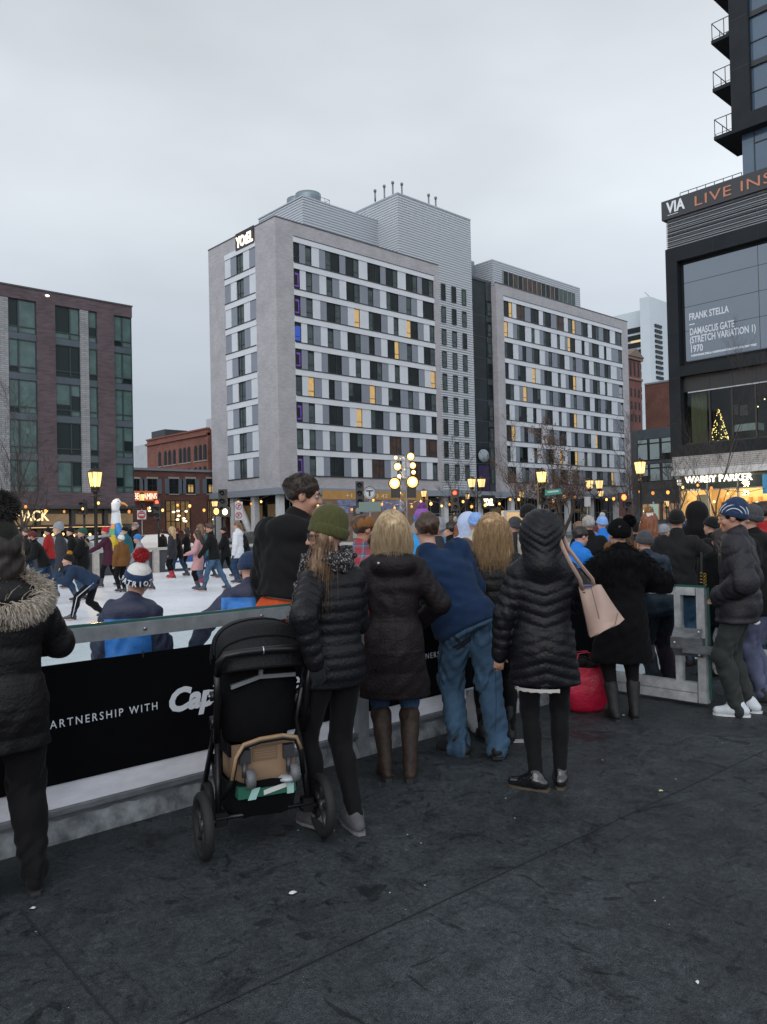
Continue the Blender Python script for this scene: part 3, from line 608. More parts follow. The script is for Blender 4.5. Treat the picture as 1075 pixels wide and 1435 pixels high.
# ------------------------------------------------------------------ buildings beyond the hotel on the right
cc = mat('pale_concrete_tower', (.50, .56, .60), .6, nscale=.03, namt=.08)
wt = thing('office_tower', (0, 0, 0), 'pale slab office tower far behind with narrow dark slots', 'tower'); 
TD = 350.
k0 = at(912, 500, d=TD); tv, tu = k0[1], k0[0]
def pxz(px, py, u=None, v=None): return at(px, py, u=u, v=v)
zt1 = at(911.5, 414.5, d=TD)[2]; vl = v_of(896.3, zt1, tu); ur = u_of(945, zt1, tv)
MB(cc).box(tu, ur, tv, vl, -.05, zt1).build('core_wall', wt)
for i in range(11):
    py = 455+i*7.3; pxa = 917+i*.25
    a, c = at(pxa, py, v=tv), at(pxa+9.5, py+2.4, v=tv); MB(glass_dk).box(a[0], c[0], tv-.5, tv-.02, a[2]-.9, a[2]+.35).build('slot_window', wt)
zt2 = at(893, 437, d=TD+15)[2]; v2 = v_of(858, zt2, tu+8)
MB(cc).box(tu+8, tu+40, vl, v2, -.05, zt2).build('office_block', wt)
for i in range(10):
    z = at(888, 460+i*10.5, u=tu+8)[2]; MB(glass_dk).box(tu+7.5, tu+7.98, vl+.5, v2-3, z-2.3, z).build('ribbon_window', wt)
MB(emat('office_light', (1, .75, .4), .8)).box(tu+7.3, tu+7.48, vl+2, vl+9, at(884, 477, u=tu+8)[2]-1.6, at(884, 477, u=tu+8)[2]-.6).build('lit_ceiling', wt)
MB(m_fr).tube([(tu+5, vl-4, zt1-1), (tu+1, vl-2, zt1+2.5)], .10, 5).build('mast', wt)
bt = thing('brick_gable_tower', (0, 0, 0), 'slim old red brick tower with a gabled top beside the hotel', 'building')
BD = 190.; k0 = at(881, 560, d=BD); bv = k0[1]; bu0 = u_of(881.3, 30, bv); bu1 = u_of(899.5, 30, bv); bz = at(890, 501, v=bv)[2]; gz = at(888, 489, v=bv)[2]
m_rb3 = brick('dark_red_brick', (.17, .06, .048), (.12, .045, .04), (.14, .08, .07), .5, .16, .01)
g = MB(m_rb3); g.box(bu0, bu1, bv, bv+14, -.05, bz); g.build('wall', bt)
um = (bu0+bu1)/2
g = MB(mat('gable_stone', (.17, .12, .10), .8)); g.add([(bu0-.6, bv-.7, bz), (bu1+.6, bv-.7, bz), (um, bv-.7, gz), (bu0-.6, bv+14, bz), (bu1+.6, bv+14, bz), (um, bv+14, gz)], [(0, 1, 2), (5, 4, 3), (0, 2, 5, 3), (2, 1, 4, 5), (1, 0, 3, 4)])
g.box(bu0-.4, bu1+.4, bv-.45, bv-.02, bz-.7, bz); g.box(bu0-.2, bu1+.2, bv-.35, bv-.02, at(890, 533, v=bv)[2], at(890, 530, v=bv)[2]); g.build('gable_roof', bt)
for k in range(3):
    x = bu0+(bu1-bu0)*(.2+.3*k)
    for (ya, yb) in ((508, 527), (545, 556), (563, 574), (581, 591)):
        MB(glass_dk).box(x-.28, x+.28, bv-.12, bv-.02, at(890, yb, v=bv)[2], at(890, ya, v=bv)[2]).build('window', bt)
rbx = thing('brick_block', (0, 0, 0), 'plain red brick block between the gabled tower and the dark building', 'building')
k0 = at(903, 540, d=150); bu = k0[0]; v1 = v_of(903.5, k0[2], bu); v0 = v_of(960, k0[2], bu); MB(m_rb2).box(bu, bu+18, v0, v1, -.05, k0[2]).build('wall', rbx)
MB(mat('lead_grey')).box(bu-.15, bu+.5, v0, v1, k0[2], k0[2]+.3).build('coping', rbx); MB(mat('roof_shed_dark')).box(bu+3, bu+5, v0+3, v1-4, k0[2], k0[2]+1.2).build('roof_shed', rbx)
go_ = thing('grey_office_block', (112, 60, 0), 'low dark grey office block with wide curtained windows beside the black building', 'building')
GU = 108.37; gz_ = 14.95; gv0, gv1 = 50., 62.0
MB(mat('grey_metal_panel', (.062, .08, .09), .5, nscale=.8, namt=.15)).box(GU, GU+20, gv0, gv1, -.05, gz_).build('wall', go_)
MB(brick('dark_grey_brick', (.07, .072, .075), (.05, .052, .055), (.06, .06, .062), .5, .15)).box(GU-.1, GU-.003, gv0, gv1-.2, 3.9, 8.0).box(GU-.1, GU-.003, gv0, gv1-.2, 9.0, 9.9).build('brick_band', go_)
for zc0, zc1 in ((at(912, 645, u=GU)[2], at(912, 615, u=GU)[2]), (at(912, 678, u=GU)[2]+.3, at(912, 650, u=GU)[2])):
    for k in range(5):
        a = gv1-1.0-k*1.9; o = MB(m_fr); o.box(GU-.16, GU-.12, a-1.75, a, zc0, zc1, glass_dk); o.box(GU-.2, GU-.12, a-1.75, a-1.65, zc0, zc1, 0); o.box(GU-.2, GU-.12, a-.1, a, zc0, zc1, 0); o.box(GU-.2, GU-.12, a-1.65, a-.1, zc1-.75, zc1-.65, 0)
        if random.random() < .8: o.box(GU-.18, GU-.162, a-1.6, a-.12, zc0+random.choice((.1, .1, .9)), zc1-.8, mat('office_blind', (.30, .36, .36), .5))
        o.box(GU-.18, GU-.162, a-1.6, a-.12, zc1-.6, zc1-.08, mat('office_blind')); o.build('window', go_)
for k in range(3):
    a = gv1-1.5-k*3.2; o = MB(m_fr); o.box(GU-.16, GU-.12, a-2.9, a, 1.6, 3.9+.0, mat('cafe_interior_lit', (.2, .12, .07), .4, nscale=1.3, namt=.8, emit=.22, ecol=(1, .58, .3)))
    for j in range(4): o.box(GU-.24, GU-.165, a-2.9+j*.93, a-2.8+j*.93, 1.6, 3.9, 0)
    o.build('lit_window', go_)
# ------------------------------------------------------------------ black building on the right with screen, restaurant and optician
VU, VV, VE = 49.69, 25.6, 6.0
m_bk = mat('charcoal_cladding', (.0125, .016, .020), .6, nscale=.7, namt=.25, bscale=90, bstr=.06, spec=.2)
m_bk2 = mat('charcoal_cladding_tower', (.017, .021, .026), .6, nscale=.8, namt=.25, spec=.2)
via = thing('black_building', (VU+12, 15, 0), 'black clad building with a big grey screen over a lit shop', 'building')
b = MB(m_bk); so0, so1 = 24.82, 7.6
b.box(VU+1.0, VU+30, VE, VV, 10.95, 22.4); b.box(VU+1.0, VU+30, VE, VV, 5.7, 6.45); b.box(VU+4.7, VU+30, VE, VV, 6.45, 10.95); b.box(VU+1.0, VU+4.7, 24.9, VV, 6.45, 10.95)                                   # core
b.box(VU, VU+1, so0, VV, 5.7, 19.5); b.box(VU, VU+1, VE, so1, 5.7, 19.5); b.box(VU, VU+1, so1, so0, 18.55, 19.5); b.box(VU, VU+1, so1, so0, 10.95, 11.62); b.box(VU, VU+1, so1, so0, 5.7, 6.45)
b.build('wall', via)
jl = MB(mat('cladding_joint', (.008, .009, .01), .6))
for z in (7.9, 10.9, 13.9, 16.9): jl.box(VU-.008, VU-.002, so0, VV, z, z+.03)
for v_ in (22.4, 19.6, 16.8): jl.box(VU-.008, VU-.002, v_, v_+.03, 18.55, 19.5); jl.box(VU-.008, VU-.002, v_-.7, v_-.67, 5.7, 6.45)
jl.build('cladding_joint', via)
lv = MB(corrug('louvre_metal', (.24, .265, .29), .24, .45, .3)); lv.box(VU+.12, VU+1, VE, VV-.15, 19.5, 21.45)
for i in range(14): z = 19.52+i*.135; lv.box(VU+.02, VU+.12, VE, VV-.1, z, z+.05)
lv.build('louvre', via)
sg = MB(mat('sign_board_charcoal', (.035, .038, .044), .5)); sg.box(VU-.12, VU+1.2, VE, 25.72, 21.45, 22.7); sg.build('sign_board', via)
q = at(934, 299, u=VU-.13); text('sign_letters', 'VIA', 1.0, (VU-.14, q[1], 21.82), -VX, ZX, mat('letter_pale_steel', (.62, .66, .70), .35, emit=.12), via, .02, width=1.28, bold=.03)
q = at(974, 291, u=VU-.13); text('sign_letters', 'LIVE INSPIRED', .92, (VU-.14, q[1], 21.72), -VX, ZX, mat('letter_copper', (.42, .17, .10), .4, emit=.10), via, .02, width=8.3, spacing=1.1)
MB(mat('letter_pale_steel')).box(VU-.14, VU-.125, 24.55, 25.3, 21.66, 21.69).build('sign_rule', via)
rr = MB(mat('rail_dark_steel', (.06, .065, .07), .4, metal=.5)); rail_run(rr, (VU+1.3, 25.1, 22.4), (VU+1.3, 21, 22.4), 1.1, 7, .025, (1., .8)); rr.build('terrace_railing', via)
# screen
MB(mat('screen_reveal', (.006, .007, .008), .6)).box(VU+.6, VU+1.0, so1, so0, 11.62, 18.55).build('screen_reveal', via)
scr = MB(mat('screen_lit_grey', (.05, .055, .06), .25, nscale=.3, namt=.1, emit=.165, ecol=(.50, .66, .90))); sy0, sy1 = 24.5, 8.0; scr.box(VU+.30, VU+.6, sy1, sy0, 11.95, 18.27)
for i in range(1, 4):
    z = 11.95+6.32*i/4+.35; scr.box(VU+.292, VU+.30, sy1, sy0, z, z+.03, m_blk)
for v_ in (19.75, 15., 10.3): scr.box(VU+.292, VU+.30, v_, v_+.03, 11.95, 18.27, m_blk)
sco = scr.build('screen', via)
m_sl = emat('screen_letter_light', (.72, .80, .9), .62)
def scr_text(s, px, py, px2, h):
    a = at(px, py, u=VU+.28); c = at(px2, py-8, u=VU+.28); text('screen_letters', s, h, (VU+.285, a[1], a[2]), -VX, ZX, m_sl, via, .004, width=a[1]-c[1], bold=.012)
scr_text('FRANK STELLA', 966, 449, 1021.5, .62); scr_text('DAMASCUS GATE', 967, 470, 1029, .62); scr_text('(STRETCH VARIATION 1)', 967, 481.5, 1059.5, .62); scr_text('1970', 968.5, 494, 985, .62)
scr_text('\u00a9 2018 FRANK STELLA / ARTISTS RIGHTS SOCIETY (ARS), NEW YORK', 968.5, 500, 1061, .16)
q = at(966, 456, u=VU+.28); MB(m_sl).box(VU+.28, VU+.285, q[1]-.36, q[1], q[2], q[2]+.07).build('screen_dash', via)
# restaurant storey
rz0, rz1 = 6.45, 10.95
rb_ = MB(mat('restaurant_dark_wall', (.022, .02, .018), .6)); rb_.box(VU+4.6, VU+4.7, so1, so0, rz0, rz1); rb_.box(VU+1.001, VU+4.6, so1, so0, rz0, rz0+.05); rb_.build('room_back', via)
hd = MB(mat('header_panel_dark', (.018, .02, .022), .5)); hd.box(VU+.45, VU+.6, so1, so0, 9.95, rz1)
for v_ in (23.1, 21.65, 20.2, 18.6, 17., 15., 13., 11.): hd.box(VU+.42, VU+.55, v_-.05, v_+.05, rz0, rz1, m_fr)
hd.box(VU+.42, VU+.55, so1, so0, rz0, rz0+.12, m_fr); hd.box(VU+.41, VU+.45, so1, 24.5, 9.86, 9.93, mat('coping_pale')); hd.build('window_frame', via)
def make_clear(name, tint, gl=.05, rough=.02):
    m = bpy.data.materials.new(name); m.use_nodes = True; N = m.node_tree.nodes; L = m.node_tree.links; N.clear()
    t = N.new('ShaderNodeBsdfTransparent'); t.inputs[0].default_value = (*tint, 1); g_ = N.new('ShaderNodeBsdfGlossy'); g_.inputs['Roughness'].default_value = rough
    lw = N.new('ShaderNodeLayerWeight'); lw.inputs[0].default_value = .25; r = N.new('ShaderNodeMapRange'); L.new(lw.outputs['Fresnel'], r.inputs[0]); r.inputs[3].default_value = gl; r.inputs[4].default_value = .45
    x = N.new('ShaderNodeMixShader'); L.new(r.outputs[0], x.inputs[0]); L.new(t.outputs[0], x.inputs[1]); L.new(g_.outputs[0], x.inputs[2]); o = N.new('ShaderNodeOutputMaterial'); L.new(x.outputs[0], o.inputs[0]); return m
m_clr = make_clear('clear_glass', (.78, .84, .82), .012, .02); m_plexi = make_clear('rink_plexiglass', (.86, .90, .90), .03, .04)
MB(m_clr).box(VU+.5, VU+.51, so1, so0, rz0+.12, 9.95).build('window_glass', via)
m_curt = mat('curtain_olive', (.16, .15, .09), .8, nscale=3, namt=.3, stretch=(6, 6, .3))
for a, c in ((24.6, 23.5), (18.4, 13.0)):
    cu = MB(m_curt); n = 26; z1 = 9.9 if a > 20 else 8.0
    vs = []; 
    for k in range(n+1): v_ = a+(c-a)*k/n; x = VU+1.0+.07*math.sin(k*1.9); vs += [(x, v_, rz0+.05), (x, v_, z1)]
    cu.add(vs, [(2*k, 2*k+2, 2*k+3, 2*k+1) for k in range(n)], 0, True); cu.build('curtain', via)
MB(mat('restaurant_cloth_white', (.5, .52, .52), .6)).box(VU+1.6, VU+2.6, 20.6, 22.2, 7.15, 7.6).build('table', via)
MB(mat('window_blind')).box(VU+4.5, VU+4.56, 23.0, 23.45, 8.6, 9.3).box(VU+4.5, VU+4.56, 22.4, 22.9, 8.5, 9.2).build('inner_window', via)
for k in range(22):
    a = MB(emat('restaurant_bulb', (1, .72, .36), 5)); 
    if k < 10: p = (VU+2.5+random.random(), random.uniform(19, 21.4), random.uniform(8.7, 9.4))
    else: p = (VU+3+random.random(), random.uniform(18.6, 22.6), random.uniform(7.5, 7.75))
    a.ball(p, .045 if k else .1, 0, 6); a.build('ceiling_bulb', via)
xt = thing('christmas_tree', (VU+1.5, 23.0, rz0+.05), 'lit Christmas tree in the window over the shop', 'tree')
tr = MB(mat('fir_needles', (.02, .035, .015), .8))
for k in range(900):
    h = random.random()**1.4*2.15; rr_ = (2.2-h)*.27*math.sqrt(random.random()); a = random.uniform(0, 6.28); p = np.array([VU+1.5+rr_*math.cos(a), 23.0+rr_*math.sin(a), rz0+.15+h]); d_ = rng.normal(size=3)*.07; e_ = rng.normal(size=3)*.05
    tr.add([p-d_, p+e_, p+d_], [(0, 1, 2)])
tr.build('foliage', xt); MB(mat('bark', (.06, .05, .045), .9)).tube([(VU+1.5, 23., rz0+.05), (VU+1.5, 23., rz0+2.0)], [.06, .02], 6).build('trunk', xt)
bl = MB(emat('fairy_light', (1, .68, .22), 4.5))
for k in range(130):
    h = random.random()**1.4*2.15; rr_ = (2.22-h)*.27; a = random.uniform(0, 6.28); bl.ball((VU+1.5+rr_*math.cos(a), 23.0+rr_*math.sin(a), rz0+.15+h), .03, 0, 5)
o = bl.build('fairy_lights', xt); o['kind'] = 'stuff'
# optician's shop
cn = MB(corrug('canopy_pale_metal', (.42, .41, .40), .12, .5, .75)); cn.box(VU-.3, VU+2, VE, 25.35, 4.85, 5.68); cn.build('shop_fascia', via)
MB(mat('fascia_white', (.55, .56, .57), .5)).box(VU-.42, VU+2, VE, 25.4, 4.45, 4.85).build('fascia_band', via)
m_shopw = mat('shop_wall_cream', (.62, .45, .26), .7, nscale=.5, namt=.12); m_wood = mat('shop_shelf_oak', (.45, .25, .10), .6, nscale=4, namt=.3)
sw = MB(m_shopw); sw.box(VU+5.0, VU+5.1, VE, 25.3, -.05, 4.45); sw.box(VU+.4, VU+5, 25.2, 25.3, -.05, 4.45); sw.box(VU+.4, VU+5, VE, 25.2, 4.25, 4.4); sw.box(VU+.4, VU+5, VE, 25.2, -.04, 0, m_wood); sw.build('shop_room', via)
sv = MB(m_wood)
for k in range(5):
    v0 = 24.4-k*2.6
    for z in (.7, 1.2, 1.7, 2.2, 2.7): sv.box(VU+4.5, VU+4.98, v0-1.9, v0, z, z+.06)
    sv.box(VU+4.5, VU+4.98, v0-2.0, v0-1.9, 0, 3.0); sv.box(VU+4.5, VU+4.98, v0-.02, v0+.08, 0, 3.0)
sv.build('shop_shelf', via)
MB(mat('shop_inner_screen', (.5, .5, .5), .6)).box(VU+1.2, VU+1.3, 23.6, 24.5, 0, 3.2).build('window_screen', via)
MB(mat('shop_wall_cream')).box(VU+2.4, VU+2.9, 20.4, 21.5, 0, 2.0).build('shop_counter', via)
sf = MB(mat('shopfront_frame', (.30, .30, .30), .4, metal=.5))
for v_ in (25.2, 23.35, 21.4, 19.5, 17.4, 15.3, 13.2): sf.box(VU+.3, VU+.42, v_-.05, v_+.05, -.05, 4.45)
sf.box(VU+.3, VU+.42, VE, 25.2, 3.45, 3.53); sf.build('shopfront_frame', via)
MB(m_clr).box(VU+.36, VU+.365, VE, 25.2, 0, 4.45).build('shop_glass', via)
MB(mat('transom_grey', (.13, .115, .10), .5)).box(VU+.43, VU+.46, VE, 25.2, 3.53, 4.45).build('transom_panel', via)
q = at(958.5, 677.5, u=VU+.2); q1 = at(1055, 669, u=VU+.2)
lw = emat('shop_letter_white', (1, .93, .80), 2.2)
text('shop_letters', 'WARBY PARKER', .62, (VU+.2, q[1]-.08, q[2]-.0), -VX, ZX, lw, via, .05, width=q[1]-q1[1]-.1, bold=.012)
q = at(951, 678, u=VU+.2); text('shop_letters', 'EYE\nTHE', .22, (VU+.2, q[1]+.1, q[2]+.1), -VX, ZX, lw, via, .02, width=.36)
q = at(962, 690, u=VU+.34); text('door_letters', '2 N M', .3, (VU+.3, q[1], q[2]), -VX, ZX, emat('door_letter_light', (1, .85, .6), 1.0), via, .01, width=.95)
q = at(1068, 672, u=VU-.8); MB(mat('blade_sign_blue', (.02, .20, .38), .4, emit=.12)).box(VU-.9, VU-.8, q[1]-.9, q[1]-.05, q[2]-.85, q[2]+.30).build('blade_sign', via)
for k in range(7):
    p = (VU+random.uniform(1.5, 3.5), 24.-k*1.3, 2.65+random.uniform(-.2, .2)); o = MB(emat('shop_pendant', (1, .75, .4), 3)).ball(p, .1, 0, 8).build('pendant_lamp', via)
ar = bpy.data.lights.new('shop_light', 'AREA'); ar.shape = 'RECTANGLE'; ar.size = 4; ar.size_y = 16; ar.energy = 1900; ar.color = (1, .70, .38); ao = bpy.data.objects.new('shop_light', ar); COL.objects.link(ao); ao.location = (VU+2.7, 16.5, 4.2)
# tower on top
tw = thing('apartment_tower', (VU+12, 14, 22.4), 'charcoal and blue glass apartment tower with corner balconies', 'tower')
TU = 50.2; te = 21.2
b = MB(m_bk2); b.box(TU+.8, TU+24, 0, te-.35, 22.4, 60); b.box(TU, TU+.8, 20.03, te, 25.8, 60); b.box(TU+.8, TU+24, te-.35, te, 25.8, 60)
fl = [25.85+3.11*i for i in range(12)]
b.box(TU, TU+.8, 0, 20.03, 25.8, 26.75)
b.build('wall', tw)
gt = mat('tower_glass_blue', (.06, .10, .15), .05, spec=.6, nscale=.15, namt=.3)
g = MB(gt); g.box(TU+.35, TU+.4, 0, 20.03, 26.75, 60); g.build('curtain_wall', tw)
f_ = MB(m_fr)
for z in fl[1:]:
    f_.box(TU+.2, TU+.4, 0, 20.03, z+.62, z+.95); f_.box(TU+.29, TU+.35, 0, 20.03, z-.95, z-.91); jz = z+.78; f_.box(TU-.006, TU-.002, 20.03, te, jz, jz+.03)
for v_ in (17.6, 15.2, 12.8): f_.box(TU+.29, TU+.35, v_, v_+.06, 26.75, 60)
f_.build('window_frame', tw)
g = MB(gt); g.box(TU+.75, TU+.79, 0, 20.9, 22.4, 25.8); g.build('lower_glass', tw)
f_ = MB(m_fr); f_.box(TU+.7, TU+.76, 20.12, 20.17, 22.4, 25.8); f_.box(TU+.7, TU+.76, 0, 20.12, 25.0, 25.06); f_.build('lower_frame', tw)
for i, z in enumerate(fl[:9]):
    bb = MB(m_bk2); bb.box(TU+.1, TU+3.6, te, te+1.2, z, z+.22); o = bb.build('balcony', tw)
    rr = MB(mat('rail_dark_steel'))
    for lev in (1.1,): 
        rr.tube([(TU+.15, te, z+.22+lev), (TU+.15, te+1.15, z+.22+lev), (TU+3.5, te+1.15, z+.22+lev)], .03, 6)
    for (x, y) in ((TU+.15, te+.05), (TU+.15, te+.38), (TU+.15, te+1.15), (TU+1.3, te+1.15), (TU+2.4, te+1.15), (TU+3.5, te+1.15)): rr.tube([(x, y, z+.2), (x, y, z+1.32)], .028, 6)
    rr.tube([(TU+.15, te, z+.36), (TU+.15, te+1.15, z+.36), (TU+3.5, te+1.15, z+.36)], .018, 6)
    rr.build('balcony_railing', tw)
    if i == 2: MB(mat('balcony_chair_wicker', (.25, .24, .23), .8)).box(TU+.7, TU+1.2, te+.1, te+.5, z+.62, z+.68).box(TU+.7, TU+1.2, te+.08, te+.14, z+.62, z+1.15).build('balcony_chair', tw)
# ------------------------------------------------------------------ rink fence
m_alu = mat('fence_aluminium', (.23, .245, .26), .45, metal=.35, nscale=9, namt=.25, bscale=40, bstr=.1)
m_alud = mat('fence_aluminium_dull', (.14, .15, .16), .55, metal=.3, nscale=5, namt=.5, stretch=(1, 1, 3))
m_edge = mat('glass_edge_green', (.03, .10, .085), .15, spec=.6)
m_ban = mat('banner_black', (.0022, .0025, .0034), .85, spec=.08, nscale=3, namt=.3, bscale=4, bstr=.25, bdist=.02)
m_white = mat('lettering_white', (.66, .69, .74), .5)
m_slush = mat('slush_ledge', (.15, .162, .172), .7, nscale=7, namt=.75, bscale=22, bstr=.8, stretch=(1, 1, 1))
m_kick = mat('kickboard_lilac_white', (.68, .68, .73), .5, nscale=5, namt=.12, stretch=(1, 1, 3))
def fence_panel(u0, u1, label):
    t = thing('rink_fence', ((u0+u1)/2, FV, 0), label, 'fence', 'fence panels round the rink')
    b = MB(m_alu); b.box(u0+.10, u1, FV+.0, FV+.09, 1.045, 1.125); b.build('top_rail', t)
    b = MB(m_edge); b.box(u0, u1, FV+.03, FV+.06, 1.125, 1.14); b.build('glass_edge', t)
    b = MB(m_alud); b.box(u0, u1, FV+.03, FV+.1, .10, .17); b.box(u0, u1, FV+.004, FV+.03, .145, .172); b.build('base_board', t)
    v = []; n = 60
    for k in range(n+1):
        u = u0+(u1-u0)*k/n; w_ = .012*math.sin(k*1.3+u0)+.008*math.sin(k*3.1)
        v += [(u, FV-.004, 0), (u, FV+.002+.2*w_, .055+.6*w_), (u, FV+.0285, .114+.4*w_)]
    b = MB(m_slush).add(v, [(3*k+j, 3*k+3+j, 3*k+4+j, 3*k+1+j) for k in range(n) for j in range(2)], 0, True); b.build('icy_ledge', t)
    b = MB(m_alu); b.box(u0, u0+.1, FV-.006, FV+.09, 0, 1.125); b.build('post', t)
    b = MB(m_plexi); b.box(u0+.1, u1, FV+.05, FV+.056, .172, 1.045); b.build('glass', t)
    b = MB(m_kick); b.box(u0+.1, u1, FV+.044, FV+.049, .172, .315); b.build('kickboard', t)
    b = MB(m_ban); b.box(u0+.1, u1-.03, FV+.036, FV+.042, .30, .94); o = b.build('banner', t); return t, o
f1, ban1 = fence_panel(1.08, 3.70, 'glazed rink fence panel with the sponsor banner behind the pushchair')
f2, ban2 = fence_panel(3.70, 6.86, 'glazed rink fence panel behind the man leaning in jeans')
f0, _ = fence_panel(-1.5, 1.08, 'glazed rink fence panel behind the woman with the fur hood')
x0 = at(70, 1025, v=FV)[0]
text('banner_letters', 'IN PARTNERSHIP WITH', .062, (1.43, FV+.034, .602), UX, ZX, m_white, f1, .001, spacing=1.35, width=2.185-1.43)
text('banner_letters', 'Capital', .185, (2.262, FV+.034, .572), UX, ZX, m_white, f1, .001, shear=.25, width=.56, bold=.008)
text('banner_letters', 'One', .175, (2.84, FV+.034, .567), UX, ZX, m_white, f1, .001, shear=.25, width=.38, bold=.0)
text('banner_letters', 'IN PARTNERSHIP WITH', .062, (4.16, FV+.034, .602), UX, ZX, m_white, f2, .001, spacing=1.35, width=2.185-1.43)
ar_ = MB(m_white); n = 14
for k in range(n):
    a0, a1 = math.pi*(.12+.8*k/n), math.pi*(.12+.8*(k+1)/n); w0, w1 = .035*math.sin(math.pi*k/n), .035*math.sin(math.pi*(k+1)/n); c = (2.9, FV+.034, .66)
    ar_.add([(c[0]+.28*math.cos(a0), c[1], c[2]+.1*math.sin(a0)), (c[0]+.28*math.cos(a1), c[1], c[2]+.1*math.sin(a1)), (c[0]+.28*math.cos(a1), c[1], c[2]+(.1+w1)*math.sin(a1)), (c[0]+.28*math.cos(a0), c[1], c[2]+(.1+w0)*math.sin(a0))], [(0, 1, 2, 3)])
ar_.build('banner_arc', f1)
# fence continuing beyond the gate opening, and the open gate
fr_ = thing('rink_fence', (9.2, 4.0, 0), 'glazed rink fence panel right of the open gate behind the sneakers', 'fence', 'fence panels round the rink')
p0, p1 = at(992, 921, z=0), at(1085, 932, z=0); d_ = (p1-p0)/np.linalg.norm(p1-p0); n_ = np.cross(ZX, d_)
def seg(m, a, c, z0, z1, th=.04, off=0): 
    mid = p0+d_*(a+c)/2+n_*off; m.obox((mid[0], mid[1], (z0+z1)/2), d_*(c-a)/2, n_*th, ZX*(z1-z0)/2)
Lf = float(np.linalg.norm(p1-p0))+2.5
b = MB(m_alu); seg(b, 0, .12, 0, 1.12); seg(b, .12, Lf, 1.04, 1.12); b.build('frame', fr_)
b = MB(mat('kickboard_white', (.42, .44, .46), .5, nscale=4, namt=.15)); seg(b, .12, Lf, .0, .16, .03); b.build('kickboard', fr_)
b = MB(m_plexi); seg(b, .12, Lf, .16, 1.04, .004); b.build('glass', fr_)
m_alu = mat('gate_aluminium', (.55, .57, .585), .36, metal=.4, nscale=9, namt=.3, bscale=40, bstr=.1)
gt_ = thing('rink_gate', (6.8, 3.24, 0), 'open metal and glass rink gate swung out over the dark floor', 'gate')
GX = 6.8; ga, gb, gm = 3.215, 4.27, 3.44
b = MB(m_alu); b.box(GX-.035, GX+.035, ga, ga+.075, 0.03, 1.04); b.build('end_post', gt_)
b = MB(m_alu); b.box(GX-.03, GX+.03, gm, gm+.058, .20, .97); b.build('inner_post', gt_)
b = MB(m_alu); b.box(GX-.03, GX+.03, ga+.085, gb, .97, 1.04); b.build('top_rail', gt_)
b = MB(m_alu); b.box(GX-.036, GX+.036, ga+.085, gb, .115, .20); b.box(GX-.04, GX+.04, ga+.085, gb, .03, .11); b.build('bottom_rail', gt_)
b = MB(m_edge); b.box(GX-.02, GX+.02, ga-.01, gb, 1.042, 1.058); b.build('glass_edge', gt_)
b = MB(m_edge); b.box(GX+.012, GX+.03, ga-.022, ga-.003, .06, 1.04); b.build('side_edge', gt_)
b = MB(m_plexi); b.box(GX-.004, GX+.004, ga+.085, gb, .20, .97); b.build('glass', gt_)
b = MB(m_alud); b.box(GX-.09, GX-.037, ga+.0, gm+.07, .50, .60); b.add([(GX-.037, ga+.02, .68), (GX-.037, gm+.06, .68), (GX-.09, gm+.06, .60), (GX-.09, ga+.02, .60)], [(0, 1, 2, 3)]); b.add([(GX-.037, ga+.02, .43), (GX-.037, gm+.06, .43), (GX-.09, gm+.06, .50), (GX-.09, ga+.02, .50)], [(3, 2, 1, 0)]); b.build('latch_box', gt_)
b = MB(m_alud); b.box(GX-.112, GX-.092, ga-.16, gm-.05, .47, .545); b.build('latch_arm', gt_)
b = MB(m_alu)
for y, z in ((ga+.03, .66), (ga+.03, .46), (gm+.03, .55)): b.ball((GX-.095, y, z), .012, 0, 6)
b.build('bolt', gt_)
pst = thing('gate_post', at(996, 918, z=0), 'short square metal post just behind the open gate', 'post'); c = at(997, 918, z=0)
MB(m_alu).box(c[0]-.06, c[0]+.06, c[1]-.06, c[1]+.06, 0, .5).build('shaft', pst); MB(m_alud).box(c[0]-.09, c[0]+.09, c[1]-.09, c[1]+.09, 0, .02).build('foot_plate', pst)
# far boards of the rink
fbz = 29.0
fb = thing('rink_boards', (14, fbz, 0), 'low far rink boards with pale posts and blue banners behind the skaters', 'fence')
b = MB(mat('boards_dark', (.035, .037, .042), .5)); b.box(-25, 21.4, fbz, fbz+.1, -.02, .82); b.build('board', fb)
b = MB(mat('boards_rail_pale', (.34, .33, .32), .5)); b.box(-25, 21.4, fbz-.06, fbz+.16, .86, .97); b.build('top_rail', fb)
for k in range(16): x = 14.58+(k-13)*2.4; MB(mat('post_weathered_wood', (.36, .33, .30), .7, nscale=8, namt=.2)).box(x-.11, x+.11, fbz-.16, fbz-.005, -.02, .86).build('post', fb)
for k in range(2):
    x = 15.1+k*3.4; MB(mat('banner_blue', (.02, .06, .22), .5)).box(x, x+1.9, fbz-.02, fbz-.004, .08, .72).build('blue_banner', fb)
    MB(mat('banner_white', (.55, .57, .6), .5)).box(x+.15, x+.85, fbz-.035, fbz-.022, .42, .62).box(x-.1, x+1.7, fbz-.035, fbz-.022, .10, .34).build('white_notice', fb)
rbd = thing('rink_boards', (21.4, 17, 0), 'low rink boards with a pale rail along the right side of the ice', 'fence')
MB(mat('boards_dark')).box(21.4, 21.5, 4.4, 29.1, -.02, .82).build('board', rbd); MB(mat('boards_rail_pale')).box(21.34, 21.56, 4.4, 29.1, .86, .97).build('top_rail', rbd)
for k in range(10): y = 5+k*2.6; MB(mat('post_weathered_wood')).box(21.24, 21.395, y-.11, y+.11, -.02, .86).build('post', rbd)
